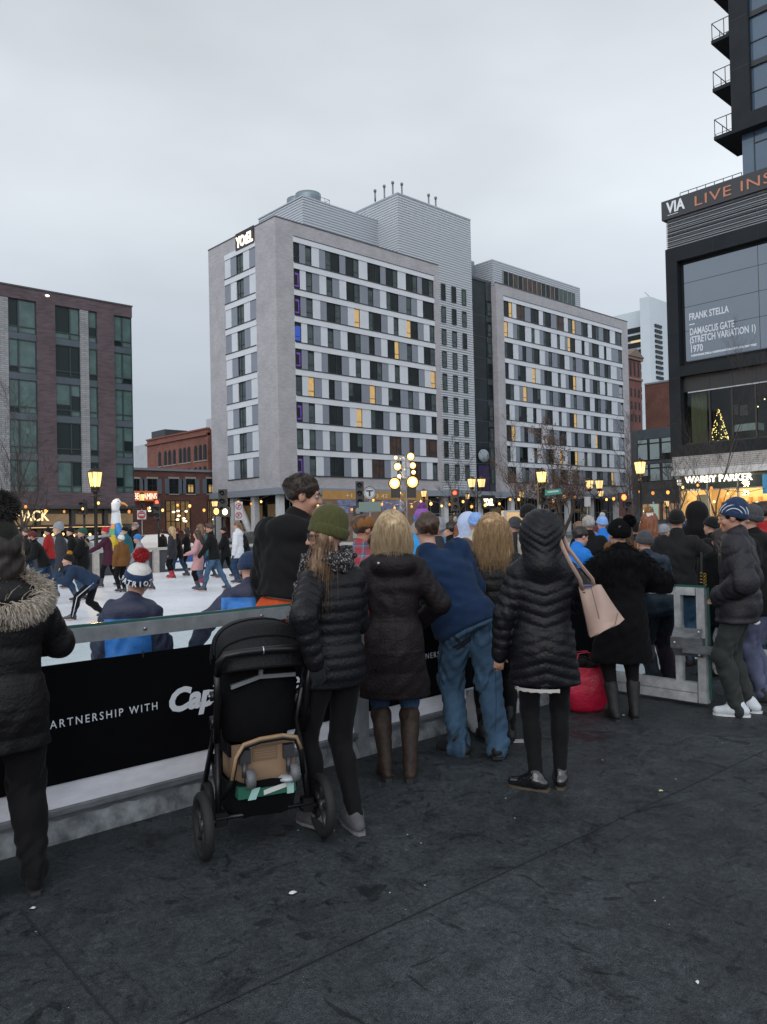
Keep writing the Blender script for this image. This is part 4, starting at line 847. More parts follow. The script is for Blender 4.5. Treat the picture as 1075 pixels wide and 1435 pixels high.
# ------------------------------------------------------------------ street lamps
m_iron = mat('lamp_iron_black', (.014, .015, .016), .45, metal=.3)
m_lant = mat('lantern_glass_lit', (.5, .3, .1), .4, nscale=9, namt=.5, emit=1.25, ecol=(1, .66, .28), stretch=(1, 1, .5))
m_lflame = emat('lantern_core', (1, .82, .5), 9)
def lantern(parent, c, s=1.0):
    """four-sided tapering street lantern; c = centre of the glass"""
    x, y, z = c; g = MB(m_lant); h = .24*s; a, t = .125*s, .18*s
    g.add([(x-a, y-a, z-h), (x+a, y-a, z-h), (x+a, y+a, z-h), (x-a, y+a, z-h), (x-t, y-t, z+h), (x+t, y-t, z+h), (x+t, y+t, z+h), (x-t, y+t, z+h)], [(0, 1, 5, 4), (1, 2, 6, 5), (2, 3, 7, 6), (3, 0, 4, 7)])
    o = g.build('lantern_glass', parent)
    f = MB(m_iron)
    for sx, sy in ((-1, -1), (1, -1), (1, 1), (-1, 1)): f.tube([(x+sx*a, y+sy*a, z-h), (x+sx*t, y+sy*t, z+h)], .018*s, 5)
    for sx, sy in ((0, -1), (1, 0), (0, 1), (-1, 0)):
        f.tube([(x+sx*a, y+sy*a, z-h), (x+sx*t, y+sy*t, z+h)], .009*s, 4)
    f.add([(x-t*1.12, y-t*1.12, z+h), (x+t*1.12, y-t*1.12, z+h), (x+t*1.12, y+t*1.12, z+h), (x-t*1.12, y+t*1.12, z+h), (x-t*.45, y-t*.45, z+h+.13*s), (x+t*.45, y-t*.45, z+h+.13*s), (x+t*.45, y+t*.45, z+h+.13*s), (x-t*.45, y+t*.45, z+h+.13*s)], [(3, 2, 1, 0), (0, 1, 5, 4), (1, 2, 6, 5), (2, 3, 7, 6), (3, 0, 4, 7), (4, 5, 6, 7)])
    f.ball((x, y, z+h+.16*s), .045*s, 0, 8); f.lathe([(.10*s, -.14*s), (.15*s, 0), (.15*s, .03*s)], (x, y, z-h-.03*s), 10)
    f.build('lantern_frame', parent)
    MB(m_lflame).ball((x, y, z+.04*s), .055*s, 0, 8, (1, 1, 1.5)).build('bulb', parent)
def street_lamp(px, py, d, label, n=1, s=1.0, light=0):
    s *= .9
    c = at(px, py, d=d); t = thing('street_lamp', (c[0], c[1], -.05), label, 'street lamp', 'lit street lamps')
    f = MB(m_iron); x, y, z = c; zt = z-.34*s if n == 1 else z-.62*s
    f.lathe([(.17*s, 0), (.17*s, .25*s), (.10*s, .5*s), (.075*s, .6*s), (.06*s, (zt)*.5), (.05*s, zt-.25*s), (.085*s, zt-.2*s), (.06*s, zt-.1*s), (.10*s, zt+.0)], (x, y, -.05), 10); f.build('pole', t)
    if n == 1:
        f = MB(m_iron); f.tube([(x-.2*s, y, z-.55*s), (x+.2*s, y, z-.55*s)], .025*s, 6); f.lathe([(.05*s, 0), (.12*s, .12*s), (.09*s, .2*s)], (x, y, z-.5*s), 10); f.build('bracket', t); lantern(t, c, s)
    else:
        f = MB(m_iron); e = RT*.30*s
        for q in (-1, 1): f.tube([np.array((x, y, zt-.1*s)), np.array((x, y, zt))+e*q*.6, np.array((x, y, zt+.16*s))+e*q, np.array((x, y, zt+.3*s))+e*q], .03*s, 6)
        f.build('bracket', t)
        for q in (-1, 1): lantern(t, c+e*q, s)
    if light:
        l = bpy.data.lights.new('lamp_light', 'POINT'); l.energy = light; l.color = (1, .62, .26); l.shadow_soft_size = .15; lo = bpy.data.objects.new('lamp_light', l); COL.objects.link(lo); lo.location = c-FW*.3-UP*.1
street_lamp(133.5, 672, 32, 'large street lamp with a lit lantern in front of the apartment building', 1, 1.33, 60)
street_lamp(199, 697, 52, 'small lit street lamp over the no entry sign', 1, .95)
street_lamp(301, 707, 56, 'small lit street lamp at the left end of the hotel', 1, 1.0)
street_lamp(668, 677, 44, 'street lamp with two lit lanterns in front of the dark stair bay', 2, 1.0)
street_lamp(759, 668.5, 36, 'lit street lamp with the green street sign on its pole', 1, 1.05, 60)
street_lamp(833, 679, 42, 'street lamp with two lit lanterns right of the brown leaved tree', 2, .95)
street_lamp(897, 655.5, 31, 'tall lit street lamp wound with fairy lights by the grey office block', 1, 1.0, 60)
street_lamp(594, 692, 60, 'small lit street lamp right of the floodlights', 1, 1.0)
street_lamp(842, 692, 58, 'small lit street lamp just right of the two lantern lamp', 1, .95)
street_lamp(731, 693, 60, 'small lit street lamp in front of the far hotel wing', 1, .95)
street_lamp(934, 706, 50, 'small lit street lamp on a grey post left of the lit shop', 1, .8)
street_lamp(655, 696, 62, 'small lit street lamp below the corrugated hotel block', 1, .8)
# ------------------------------------------------------------------ floodlight tower
fd = 40.; fx = at(566, 740, d=fd); ft = thing('floodlight_tower', (fx[0], fx[1], -.05), 'truss tower with glaring floodlights and two speakers', 'floodlight')
top = at(566, 638, d=fd)[2]
f = MB(mat('truss_aluminium', (.32, .33, .34), .4, metal=.6)); tr_ = .17
cs = [RT*sx*tr_+FW*sy*tr_ for sx, sy in ((-1, -1), (1, -1), (1, 1), (-1, 1))]
for c in cs: f.tube([fx*[1, 1, 0]+c*[1, 1, 0], fx*[1, 1, 0]+c*[1, 1, 0]+ZX*top], .026, 6)
for k in range(14):
    for j in range(4):
        a, c = cs[j]*[1, 1, 0], cs[(j+1) % 4]*[1, 1, 0]; z0, z1 = top*k/14, top*(k+1)/14
        f.tube([fx*[1, 1, 0]+a+ZX*z0, fx*[1, 1, 0]+c+ZX*z1], .013, 5)
for py in (641, 656, 668, 679): z = at(566, py, d=fd)[2]; f.tube([fx*[1, 1, 0]+ZX*z-RT*.45*[1, 1, 0], fx*[1, 1, 0]+ZX*z+RT*.45*[1, 1, 0]], .022, 6)
f.build('truss', ft)
m_fl = emat('floodlight_lens_halo', (1, .52, .14), 2.6)  # lamp halo built into an enlarged orange glowing lens
for px, py, r in ((554.5, 641.5, .10), (575.5, 640, .19), (557, 654, .19), (578.5, 652.5, .16), (559.5, 667.5, .11), (579.5, 662, .115), (553, 677.5, .27), (578, 675.5, .28)):
    c = at(px, py, d=fd-.35); o = MB(m_iron); dirv = -FW*[1, 1, 0]; dirv /= np.linalg.norm(dirv)
    o.tube([c-dirv*.3, c-dirv*.16, c-dirv*.02, c+dirv*.05], [r*.5, r*.95, r*1.08, r*1.15], 14); o = o.build('lamp_housing', ft)
    MB(m_fl).ball(c+dirv*.05, r*.98, 0, 12).build('lens', o); MB(emat('floodlight_core', (1, .88, .62), 14)).ball(c+dirv*(.05+r*.62), r*.58, 0, 12).build('bulb', o)
for px in (554.5, 576.5):
    c = at(px, 690, d=fd-.2); MB(m_blk).obox(c, RT*.23, FW*.2, UP*.27).obox(c-FW*.205, RT*.17, FW*.006, UP*.20, mat('speaker_grille', (.03, .03, .03), .8)).build('speaker', ft)
for px, py, e in ((566, 655, 1100), (566, 677, 1100)):
    l = bpy.data.lights.new('flood_glow_fill', 'POINT'); l.energy = e; l.color = (1, .66, .32); l.shadow_soft_size = .3; lo = bpy.data.objects.new('flood_glow_fill', l); COL.objects.link(lo); lo.location = at(px, py, d=fd+1.6)  # added fill lights behind the truss, warming the hoarding and hotel
# ------------------------------------------------------------------ string lights
m_bulbs = [emat('string_bulb_%s' % n_, (1, g_, b__), e_) for n_, g_, b__, e_ in (('amber', .40, .07, 2.0), ('warm', .50, .14, 2.8), ('dim', .36, .06, 1.1))]
m_cable = mat('cable_black', (.01, .01, .01), .6)
def string(pts, d, label):
    P = [at(px, py, d=d) for px, py in pts]; t = thing('string_lights', P[0], label, 'string lights', 'strings of amber bulbs')
    c = MB(m_cable)
    ends = [at(2*pts[0][0]-pts[1][0], pts[0][1]-6, d=d)]+P+[at(2*pts[-1][0]-pts[-2][0], pts[-1][1]-6, d=d)]
    c.tube([p+ZX*.16 for p in ends], .012, 4); c.build('cable', t)
    for p in P:
        o = MB(random.choice(m_bulbs)).ball(p, random.uniform(.055, .08), 0, 8, (1, 1, 1.2)).lathe([(.035, 0), (.04, .08)], (p[0], p[1], p[2]+.08), 6, m_cable).build('bulb', t)
string([(36, 710), (64, 716), (90, 717), (116, 713), (138, 705), (158, 711), (181, 717)], 40, 'string of amber bulbs in front of the apartment shop')
string([(208, 714), (228, 715), (249, 708), (266, 709), (286, 715), (316, 713), (334, 704), (352, 706), (366, 703)], 42, 'string of amber bulbs in front of the brick restaurant')
string([(436, 711), (445, 707), (461, 711), (493, 714), (508, 709), (523, 701), (535, 707), (553, 712), (577, 710), (590, 703), (604, 706), (619, 709)], 42, 'string of amber bulbs under the floodlights')
string([(630, 707), (649, 703), (661, 710), (680, 708), (700, 706), (715, 700), (727, 700), (758, 705), (775, 702), (791, 696), (806, 696), (823, 700), (850, 700), (860, 699), (879, 693)], 42, 'long string of amber bulbs below the far hotel wing')
string([(897, 689), (915, 691), (936, 690), (957, 683), (978, 680), (997, 684), (1020, 692), (1046, 695)], 36, 'string of amber bulbs in front of the lit shop')
# ------------------------------------------------------------------ signals and signs
def signal(px, py, d, label, lit=None, heads=3, pole_to=None, facing=0, ped=None):
    c = at(px, py, d=d); t = thing('traffic_light', (c[0], c[1], -.05), label, 'traffic light')
    f = MB(m_iron); f.tube([(c[0], c[1], -.05), (c[0], c[1], c[2]+.5)], .065, 8); f.build('pole', t)
    h = MB(m_blk); H = .19*heads; e = -FW*[1, 1, 0]*.22; sd = RT*math.sin(facing)*.2
    cc_ = c+e*.6; h.obox(cc_, RT*.19, FW*.13, ZX*H); h = h.build('signal_head', t)
    for k in range(heads):
        q = cc_+ZX*(H-.19-.38*k)-FW*[1, 1, 0]*.14; on = lit == k
        m_l = emat('signal_red', (1, .05, .02), 7) if on and k == 0 else emat('signal_amber', (1, .4, .05), 7) if on else mat('signal_lens_dark', (.02, .02, .02), .2)
        MB(m_l).ball(q, .10, 0, 10, (1, 1, 1)).build('lens', h)
        v = MB(m_blk); n = 8; vs = []
        for j in range(n+1):
            a = math.pi*j/n; b_ = RT*math.cos(a)*.13+ZX*math.sin(a)*.13
            vs += [q+b_, q+b_-FW*.2]
        v.add(vs, [(2*j, 2*j+2, 2*j+3, 2*j+1) for j in range(n)]); v.build('visor', h)
    if ped:
        for k, (dx, dz, colr) in enumerate(ped):
            q = c+RT*dx+ZX*dz-FW*[1, 1, 0]*.2; b = MB(m_blk).obox(q, RT*.23, FW*.13, ZX*.23).build('pedestrian_signal', t)
            text('signal_hand', colr[1], .34, q-FW*[1, 1, 0]*.15-RT*.1-ZX*.12, RT*[1, 1, 0]/np.linalg.norm(RT[:2]), ZX, emat('signal_'+colr[0], colr[2], 5), t, .01) if colr[1] else MB(emat('signal_'+colr[0], colr[2], 5)).ball(q-FW*[1, 1, 0]*.14, .12, 0, 8, (1, 1, 1.25)).build('signal_figure', t)
    return t
def hand_fig(): pass
signal(313.5, 703, 37, 'black traffic light beside the hotel columns with a lit walk signal', None, 3, ped=[(.12, -.48, ('walk_white', '', (1, .85, .6))), (-.28, -.46, ('amber_figure', '', (1, .4, .08)))])
signal(504.5, 692, 37, 'black traffic light left of the round T sign', None, 3, ped=[(-.1, -.8, ('dark', '', (.03, .03, .03)))])
signal(637, 701, 42, 'traffic light showing red below the corrugated hotel block', 0, 3, ped=[(0, -1.0, ('dark', '', (.03, .03, .03)))])
signal(222, 713, 45, 'traffic light showing red beside the no entry sign', 0, 3)
signal(759, 690, 36.5, 'dark traffic light behind the lamp with the street sign', None, 3)
t_ = signal(878, 707, 40, 'dark pedestrian signal showing an orange hand right of the far wing', None, 1, ped=[(-.22, .35, ('hand_orange', '', (1, .16, .03)))])
signal(118, 712, 46, 'dark traffic light behind the large lamp and the shop lights', None, 2)
m_pst = mat('sign_post_steel', (.2, .21, .22), .5, metal=.5)
def rtx(v): return np.array([RT[0], RT[1], 0])/np.linalg.norm(RT[:2])*v
RH = rtx(1.); FH = np.cross(ZX, RH)
def sign_post(name, px, py, d, label, cat='sign'):
    c = at(px, py, d=d); t = thing(name, (c[0], c[1], -.05), label, cat); MB(m_pst).tube([(c[0], c[1], -.05), (c[0], c[1], c[2]+.35)], .035, 8).build('post', t); return t, c
def disc(m, c, r, off, n=24):
    m.add([c-FH*off+RH*r*math.cos(6.2832*k/n)+ZX*r*math.sin(6.2832*k/n) for k in range(n)], [tuple(range(n))])
m_sw = mat('sign_white', (.42, .43, .44), .6); m_sr = mat('sign_red', (.32, .02, .025), .6)
t, c = sign_post('no_entry_sign', 199, 721.5, 46, 'square white no entry sign with a red disc')
MB(m_sw).obox(c-FH*.05, RH*.26, FH*.012, ZX*.26).build('plate', t); m = MB(m_sr); disc(m, c, .23, .07); m.build('red_disc', t); MB(m_sw).obox(c-FH*.075, RH*.165, FH*.002, ZX*.04).build('bar', t)
text('lettering', 'DO NOT\n\nENTER', .09, c-FH*.08+ZX*.09, RH, ZX, m_sw, t, .001, align='CENTER')
t, c = sign_post('no_turn_sign', 335, 716, 40, 'tall white plate with two red no turn roundels by the hotel columns')
MB(m_sw).obox(c-FH*.05, RH*.19, FH*.012, ZX*.46).build('plate', t)
for dz in (.22, -.22):
    m = MB(m_sr); n = 24; q = c+ZX*dz
    for k in range(n):
        a, b_ = 6.2832*k/n, 6.2832*(k+1)/n; P_ = lambda r, w_: q-FH*.067+RH*r*math.cos(w_)+ZX*r*math.sin(w_)
        m.add([P_(.125, a), P_(.125, b_), P_(.165, b_), P_(.165, a)], [(0, 1, 2, 3)])
    m.obox(q-FH*.067, (RH+ZX)*.095, FH*.001, (ZX-RH)*.012); o = m.build('roundel', t)
    MB(m_blk).obox(q-FH*.064, RH*.018, FH*.001, ZX*.08).obox(q-FH*.064+ZX*.06+RH*.035*(1 if dz > 0 else -1), RH*.045, FH*.001, ZX*.025).build('arrow', o)
t, c = sign_post('transit_sign', 518, 691, 36, 'round white T sign beside the black traffic light')
m = MB(m_blk); disc(m, c, .30, .05); m.build('rim', t); m = MB(m_sw); disc(m, c, .265, .055); m.build('disc', t)
m = MB(m_blk); disc(m, c, .235, .058, 24); disc_in = m.build('ring', t); m = MB(m_sw); disc(m, c, .21, .061); m.build('face', t)
MB(m_blk).obox(c-FH*.066+ZX*.10, RH*.15, FH*.001, ZX*.035).obox(c-FH*.066-ZX*.045, RH*.04, FH*.001, ZX*.11).build('letter_t', t)
MB(mat('sign_green_pale', (.12, .17, .15), .5)).obox(c-FH*.05-ZX*.62, RH*.5, FH*.012, ZX*.22).build('name_plate', t)
c = at(775, 689.5, d=35.6); t = thing('street_name_sign', (c[0], c[1], c[2]-.1), 'green street name sign fixed to the lamp pole', 'sign')
MB(mat('sign_green', (.015, .20, .15), .5)).obox(c, RH*.36+ZX*.03, FH*.012, ZX*.12).build('plate', t); MB(m_sw).obox(c-FH*.015+ZX*.02, RH*.25+ZX*.02, FH*.001, ZX*.035).build('lettering', t)
for px, py, d, lab in ((823, 703, 42, 'small white parking plate on a thin post right of the tree'), (916, 716, 31, 'pale green notice on the fairy light lamp pole')):
    t, c = sign_post('notice_plate', px, py, d, lab); MB(m_sw if px < 900 else mat('notice_green', (.25, .36, .32), .5)).obox(c-FH*.05, RH*.16, FH*.01, ZX*.26).build('plate', t)
c = at(728, 727, d=40); t = thing('cafe_kiosk', (c[0], c[1], -.05), 'boxy kiosk with a lit amber poster behind the blonde woman', 'kiosk')
MB(mat('kiosk_grey', (.35, .34, .33), .5)).obox((c[0], c[1], 1.1), RH*.85, FH*.4, ZX*1.15).build('body', t); MB(mat('kiosk_poster_lit', (.35, .22, .1), .5, nscale=1.5, namt=.4, emit=.35, ecol=(1, .65, .3))).obox((c[0]-FH[0]*.42, c[1]-FH[1]*.42, 1.55), RH*.7, FH*.01, ZX*.6).build('poster', t)
fl_ = MB(emat('lamp_fairy_light', (1, .75, .35), 5)); c = at(906, 715, d=31.)
for k in range(40): a = k*.9; fl_.ball((c[0]+.11*math.cos(a), c[1]+.11*math.sin(a), .3+k*.045), .022, 0, 5)
o = fl_.build('fairy_lights'); tag(o, 'amber fairy lights wound round the pole of the tall lamp', 'fairy lights')
# ------------------------------------------------------------------ seagull sculpture
c = at(163, 745, d=32.); sg_ = thing('seagull_sculpture', (c[0], c[1], -.05), 'tall rainbow coloured seagull sculpture with a white head', 'sculpture')
def gull():
    zt = at(168, 698, d=32.)[2]; r = RH; X = lambda a, z, f=0: np.array((c[0], c[1], z))+r*a+FH*f
    b = MB(); cols_ = [(.55, .05, .25), (.6, .25, .03), (.62, .45, .03), (.08, .33, .10), (.02, .16, .42), (.2, .05, .35), (.55, .6, .62)]
    ms = [mat('gull_colour_%s' % n_, q, .45) for n_, q in zip(('pink', 'orange', 'yellow', 'green', 'blue', 'violet', 'pale'), cols_)]
    path = [(-.12, .75, .16), (-.10, .95, .27), (-.06, 1.2, .33), (-.02, 1.5, .35), (.0, 1.75, .30), (.0, 1.95, .22), (.0, zt-.52, .165)]
    n = 14; vs = []; 
    for a, z, rr_ in path: vs += [X(a+rr_*math.cos(6.2832*k/n), z, rr_*.75*math.sin(6.2832*k/n)) for k in range(n)]
    for i in range(len(path)-1):
        for k in range(n):
            q = vs[i*n+k], vs[i*n+(k+1) % n], vs[(i+1)*n+(k+1) % n], vs[(i+1)*n+k]
            idx = (0 if i == 0 else 2 if i in (1, 2) and 6 < k < 12 else 1 if i == 1 else 3 if i in (2, 3) and k > 8 else 4 if i == 3 else 5 if i == 4 and k < 9 else 6 if i >= 5 else (i+k//3) % 6)
            b.add(q, [(0, 1, 2, 3)], ms[idx], True)
    b.build('body', sg_)
    w_ = MB(mat('gull_colour_blue')); w_.tube([X(.12, 1.95, -.22), X(.22, 1.6, -.26), X(.34, 1.2, -.22), X(.42, .95, -.14)], [.10, .20, .16, .03], 10, 0, True, True); o = w_.build('wing', sg_)
    h = MB(mat('gull_white', (.66, .68, .7), .4)); h.tube([X(0, zt-.55), X(-.02, zt-.42), X(.0, zt-.25), X(.06, zt-.12), X(.06, zt-.02)], [.165, .15, .19, .165, .06], 14); h = h.build('head', sg_)
    k_ = MB(mat('gull_beak_orange', (.55, .24, .05), .4)); k_.tube([X(.18, zt-.2), X(.36, zt-.24), X(.46, zt-.32), X(.46, zt-.37)], [.06, .045, .03, .008], 8); k_.build('beak', h)
    MB(m_blk).ball(X(.14, zt-.14, -.14), .022, 0, 8).build('eye', h)
    l = MB(mat('gull_leg_pink', (.5, .25, .22), .5))
    for f_ in (-.1, .1): l.tube([X(-.06, .8, f_), X(-.05, .35, f_)], .035, 8)
    l.build('leg', sg_)
    MB(mat('plinth_grey', (.3, .31, .32), .7)).lathe([(.5, 0), (.5, .35), (.46, .4), (.0, .4)], (c[0], c[1], -.05), 20).build('plinth', sg_)
gull()
# ------------------------------------------------------------------ bare trees
def tree(px, d, top_py, label, spread=.5, leaves=0, seed=1, n0=5, trunk_r=.09, lean=0, twig=.004):
    R_ = random.Random(seed); b0 = at(px, 740, d=d); base = np.array((b0[0], b0[1], -.05)); H = at(px, top_py, d=d)[2]+.05
    t = thing('leafy_tree' if leaves else 'bare_tree', base, label, 'tree', 'street trees'); m_bark = mat('bark', (.06, .05, .045), .9)
    tk = MB(m_bark); br = MB(mat('twig_bark', (.05, .042, .040), .9)); lf = MB(mat('dead_leaf_brown', (.085, .048, .036), .8, nscale=3, namt=.5)); tips = []
    def grow(p, dr, L, r, lev):
        n = 5; pts = [p]; rs = [r]
        for k in range(n):
            dr = dr+np.array([R_.gauss(0, .10), R_.gauss(0, .10), .04]); dr /= np.linalg.norm(dr); p = p+dr*L/n; pts.append(p); rs.append(r*(1-.65*(k+1)/n)); 
            if lev < 4 and k >= 1:
                for _ in range(1 if lev < 2 else 2):
                    if R_.random() < .85:
                        sdv = np.array([R_.gauss(0, 1), R_.gauss(0, 1), R_.uniform(.15, .8)]); nd = dr*.75+sdv*spread*(.9 if lev < 2 else 1.1); nd /= np.linalg.norm(nd); grow(p, nd, L*R_.uniform(.45, .68), max(twig, rs[-1]*.6), lev+1)
        (tk if lev == 0 else br).tube(pts, [max(twig, q) for q in rs], 8 if lev == 0 else 5 if lev < 2 else 3, 0, False)
        if lev >= 2: tips.append((pts[-1], pts[-2]))
    tr0 = H*.24; tk.tube([base, base+ZX*tr0*.5, base+ZX*tr0], [trunk_r*1.25, trunk_r, trunk_r*.92], 9)
    grow(base+ZX*tr0, np.array([lean, 0, 1.]), H*.72, trunk_r*.9, 0)
    for k in range(n0): a = k*2.4; grow(base+ZX*tr0*(1+.35*k/n0), np.array([math.cos(a)*.6, math.sin(a)*.6, 1.]), H*.42, trunk_r*.5, 1)
    tk.build('trunk', t); br.build('branches', t)
    if leaves:
        for k in range(leaves):
            a, c_ = tips[R_.randrange(len(tips))]; p = a+(c_-a)*R_.random()*2+np.array([R_.gauss(0, .08) for _ in range(3)]); u_ = np.array([R_.gauss(0, 1) for _ in range(3)]); v_ = np.array([R_.gauss(0, 1) for _ in range(3)]); u_ *= .055/np.linalg.norm(u_); v_ *= .04/np.linalg.norm(v_)
            lf.add([p-u_, p+v_, p+u_, p-v_], [(0, 1, 2, 3)])
        lf.build('leaves', t)
tree(32, 40, 632, 'bare street tree in front of the purple brick apartments', .55, 0, 3, 5, .10)
tree(1003, 33, 583, 'bare street tree in front of the lit shop', .45, 0, 5, 5, .042, 0, .0022)
tree(791, 40, 651, 'small tree with brown leaves in front of the far wing', .62, 2600, 8, 7, .11)
tree(728, 50, 655, 'bare street tree left of the brown leaved tree', .5, 0, 12, 5, .09)
tree(884, 48, 655, 'bare street tree at the right end of the hotel', .5, 0, 14, 5, .08)
tree(646, 58, 672, 'small bare tree in front of the corrugated block', .5, 0, 21, 5, .07)
tree(947, 45, 668, 'bare street tree in front of the grey office block', .5, 0, 23, 5, .07)
# ------------------------------------------------------------------ parked cars beyond the rink
def car(px, d, rot, colr, label):
    c = at(px, 750, d=d); t = thing('parked_car', (c[0], c[1], -.045), label, 'car', 'cars on the street')
    m_p = mat('car_paint_%d%d%d' % tuple(int(q*99) for q in colr), colr, .3, coat=.6); ca, sa = math.cos(rot), math.sin(rot); T = lambda x, y, z: (c[0]+x*ca-y*sa, c[1]+x*sa+y*ca, z-.045)
    b = MB(m_p); prof = [(-2.2, .35), (-2.25, .75), (-2.1, .92), (-1.5, 1.0), (-.9, 1.42), (.4, 1.46), (1.15, .98), (1.95, .88), (2.2, .7), (2.22, .35)]; n = len(prof)
    for s, yk in ((-1, .82), (1, .82)): b.add([T(x, s*(yk if z < 1.05 else .62), z) for x, z in prof], [tuple(range(n)) if s < 0 else tuple(range(n-1, -1, -1))])
    vs = []
    for x, z in prof: vs += [T(x, -(.82 if z < 1.05 else .62), z), T(x, (.82 if z < 1.05 else .62), z)]
    b.add(vs, [(2*i, 2*i+1, 2*i+3, 2*i+2) for i in range(n-1)]); b.build('body', t)
    g = MB(glass_dk)
    for s in (-1, 1): g.add([T(x, s*q, z) for x, q, z in ((-1.35, .80, 1.02), (1.0, .80, 1.02), (.38, .645, 1.38), (-.85, .645, 1.36))], [(0, 1, 2, 3)])
    g.add([T(x, q, z) for x, q, z in ((1.13, -.74, 1.0), (1.13, .74, 1.0), (.46, .58, 1.44), (.46, -.58, 1.44))], [(0, 1, 2, 3)]); g.add([T(x, q, z) for x, q, z in ((-1.5, -.74, 1.02), (-1.5, .74, 1.02), (-.97, .58, 1.40), (-.97, -.58, 1.40))], [(0, 1, 2, 3)]); g.build('windows', t)
    for x in (-1.35, 1.4):
        for s in (-1, 1):
            w_ = MB(mat('tyre_black', (.012, .012, .012), .8)); w_.tube([T(x, s*.68, .32), T(x, s*.84, .32)], .32, 14); o = w_.build('wheel', t); MB(mat('car_rim', (.3, .3, .3), .4, metal=.7)).tube([T(x, s*.84, .32), T(x, s*.855, .32)], .19, 12).build('rim', o)
    for s in (-1, 1): MB(mat('headlight_clear', (.5, .5, .48), .2)).obox(T(2.2, s*.58, .7), (.03*ca, .03*sa, 0), (-.2*sa, .2*ca, 0), (0, 0, .08)).build('headlight', t); MB(mat('taillight_red', (.3, .01, .01), .3)).obox(T(-2.24, s*.62, .8), (.03*ca, .03*sa, 0), (-.14*sa, .14*ca, 0), (0, 0, .08)).build('taillight', t)
car(218, 47, 0., (.62, .64, .66), 'white car parked behind the post and the far boards')
car(70, 47, 0.1, (.28, .31, .36), 'silver blue car behind the skaters on the left')
car(130, 50, 3.1, (.4, .42, .45), 'grey car behind the seagull sculpture')
car(358, 60, 0, (.06, .065, .07), 'dark car in front of the hotel columns')
car(735, 50, 0, (.03, .02, .05), 'dark violet car beside the lit kiosk')
car(857, 52, 0, (.05, .055, .06), 'dark car right of the two lantern lamp')
car(940, 40, 1.2, (.08, .085, .09), 'dark car in front of the grey office block')
# litter on the platform
t = MB(mat('paper_white', (.6, .6, .58), .8))
for i, (px, py, s, cl, lab) in enumerate(((411, 1252, .024, (.6, .6, .57), 'crumpled white paper scrap on the dark floor'), (926, 1109, .018, (.50, .55, .25), 'small yellow green scrap on the floor near the seam'), (46, 1274, .012, (.5, .52, .52), 'tiny pale scrap at the left edge of the floor'), (874, 1003, .014, (.6, .6, .6), 'tiny white scrap by the red bag'), (977, 1378, .008, (.6, .6, .6), 'tiny white speck in the near right floor'))):
    c = at(px, py, z=.004); b = MB(mat('scrap_%d' % i, cl, .8)); n = 9; vs = [c+np.array([s*random.uniform(.7, 1.4)*math.cos(6.28*k/n), s*random.uniform(.5, .9)*math.sin(6.28*k/n), random.uniform(.001, .008)]) for k in range(n)]
    b.add(vs+[c+ZX*.012], [(k, (k+1) % n, n) for k in range(n)], 0, False); tag(b.build('paper_scrap'), lab, 'litter')

g = MB(mat('grit_pale', (.32, .33, .33), .9)); R_ = random.Random(31)
for k in range(420):
    u, v = R_.uniform(.2, 9), R_.uniform(-3.0, FV-.15)
    if u*.68+v*.73 < 1.6: continue
    r_ = R_.choice((.0014, .0018, .0022, .003, .005)); a = R_.uniform(0, 6.28); P_ = [(u+r_*R_.uniform(.6, 1.4)*math.cos(a+6.2832*j/5), v+r_*R_.uniform(.6, 1.4)*math.sin(a+6.2832*j/5), .0015) for j in range(5)]; g.add(P_+[(u, v, .0015+r_*.8)], [(j, (j+1) % 5, 5) for j in range(5)])
tag(g.build('floor_grit'), 'pale grit scattered over the dark floor', 'grit', kind='stuff')
for f_, us in ((f1, (1.3, 2.1, 2.9, 3.55)), (f2, (3.95, 4.7, 5.5, 6.6)), (f0, (.2, .8))):
    for u in us:
        MB(m_white if u != 2.1 else mat('tie_black', (.01, .01, .01), .6)).box(u-.004, u+.004, FV+.028, FV+.036, .915, .955).build('cable_tie', f_)
        MB(mat('rail_bolt', (.3, .31, .32), .35, metal=.8)).tube([(u, FV+.002, 1.085), (u, FV-.006, 1.085)], .011, 8).build('bolt', f_)
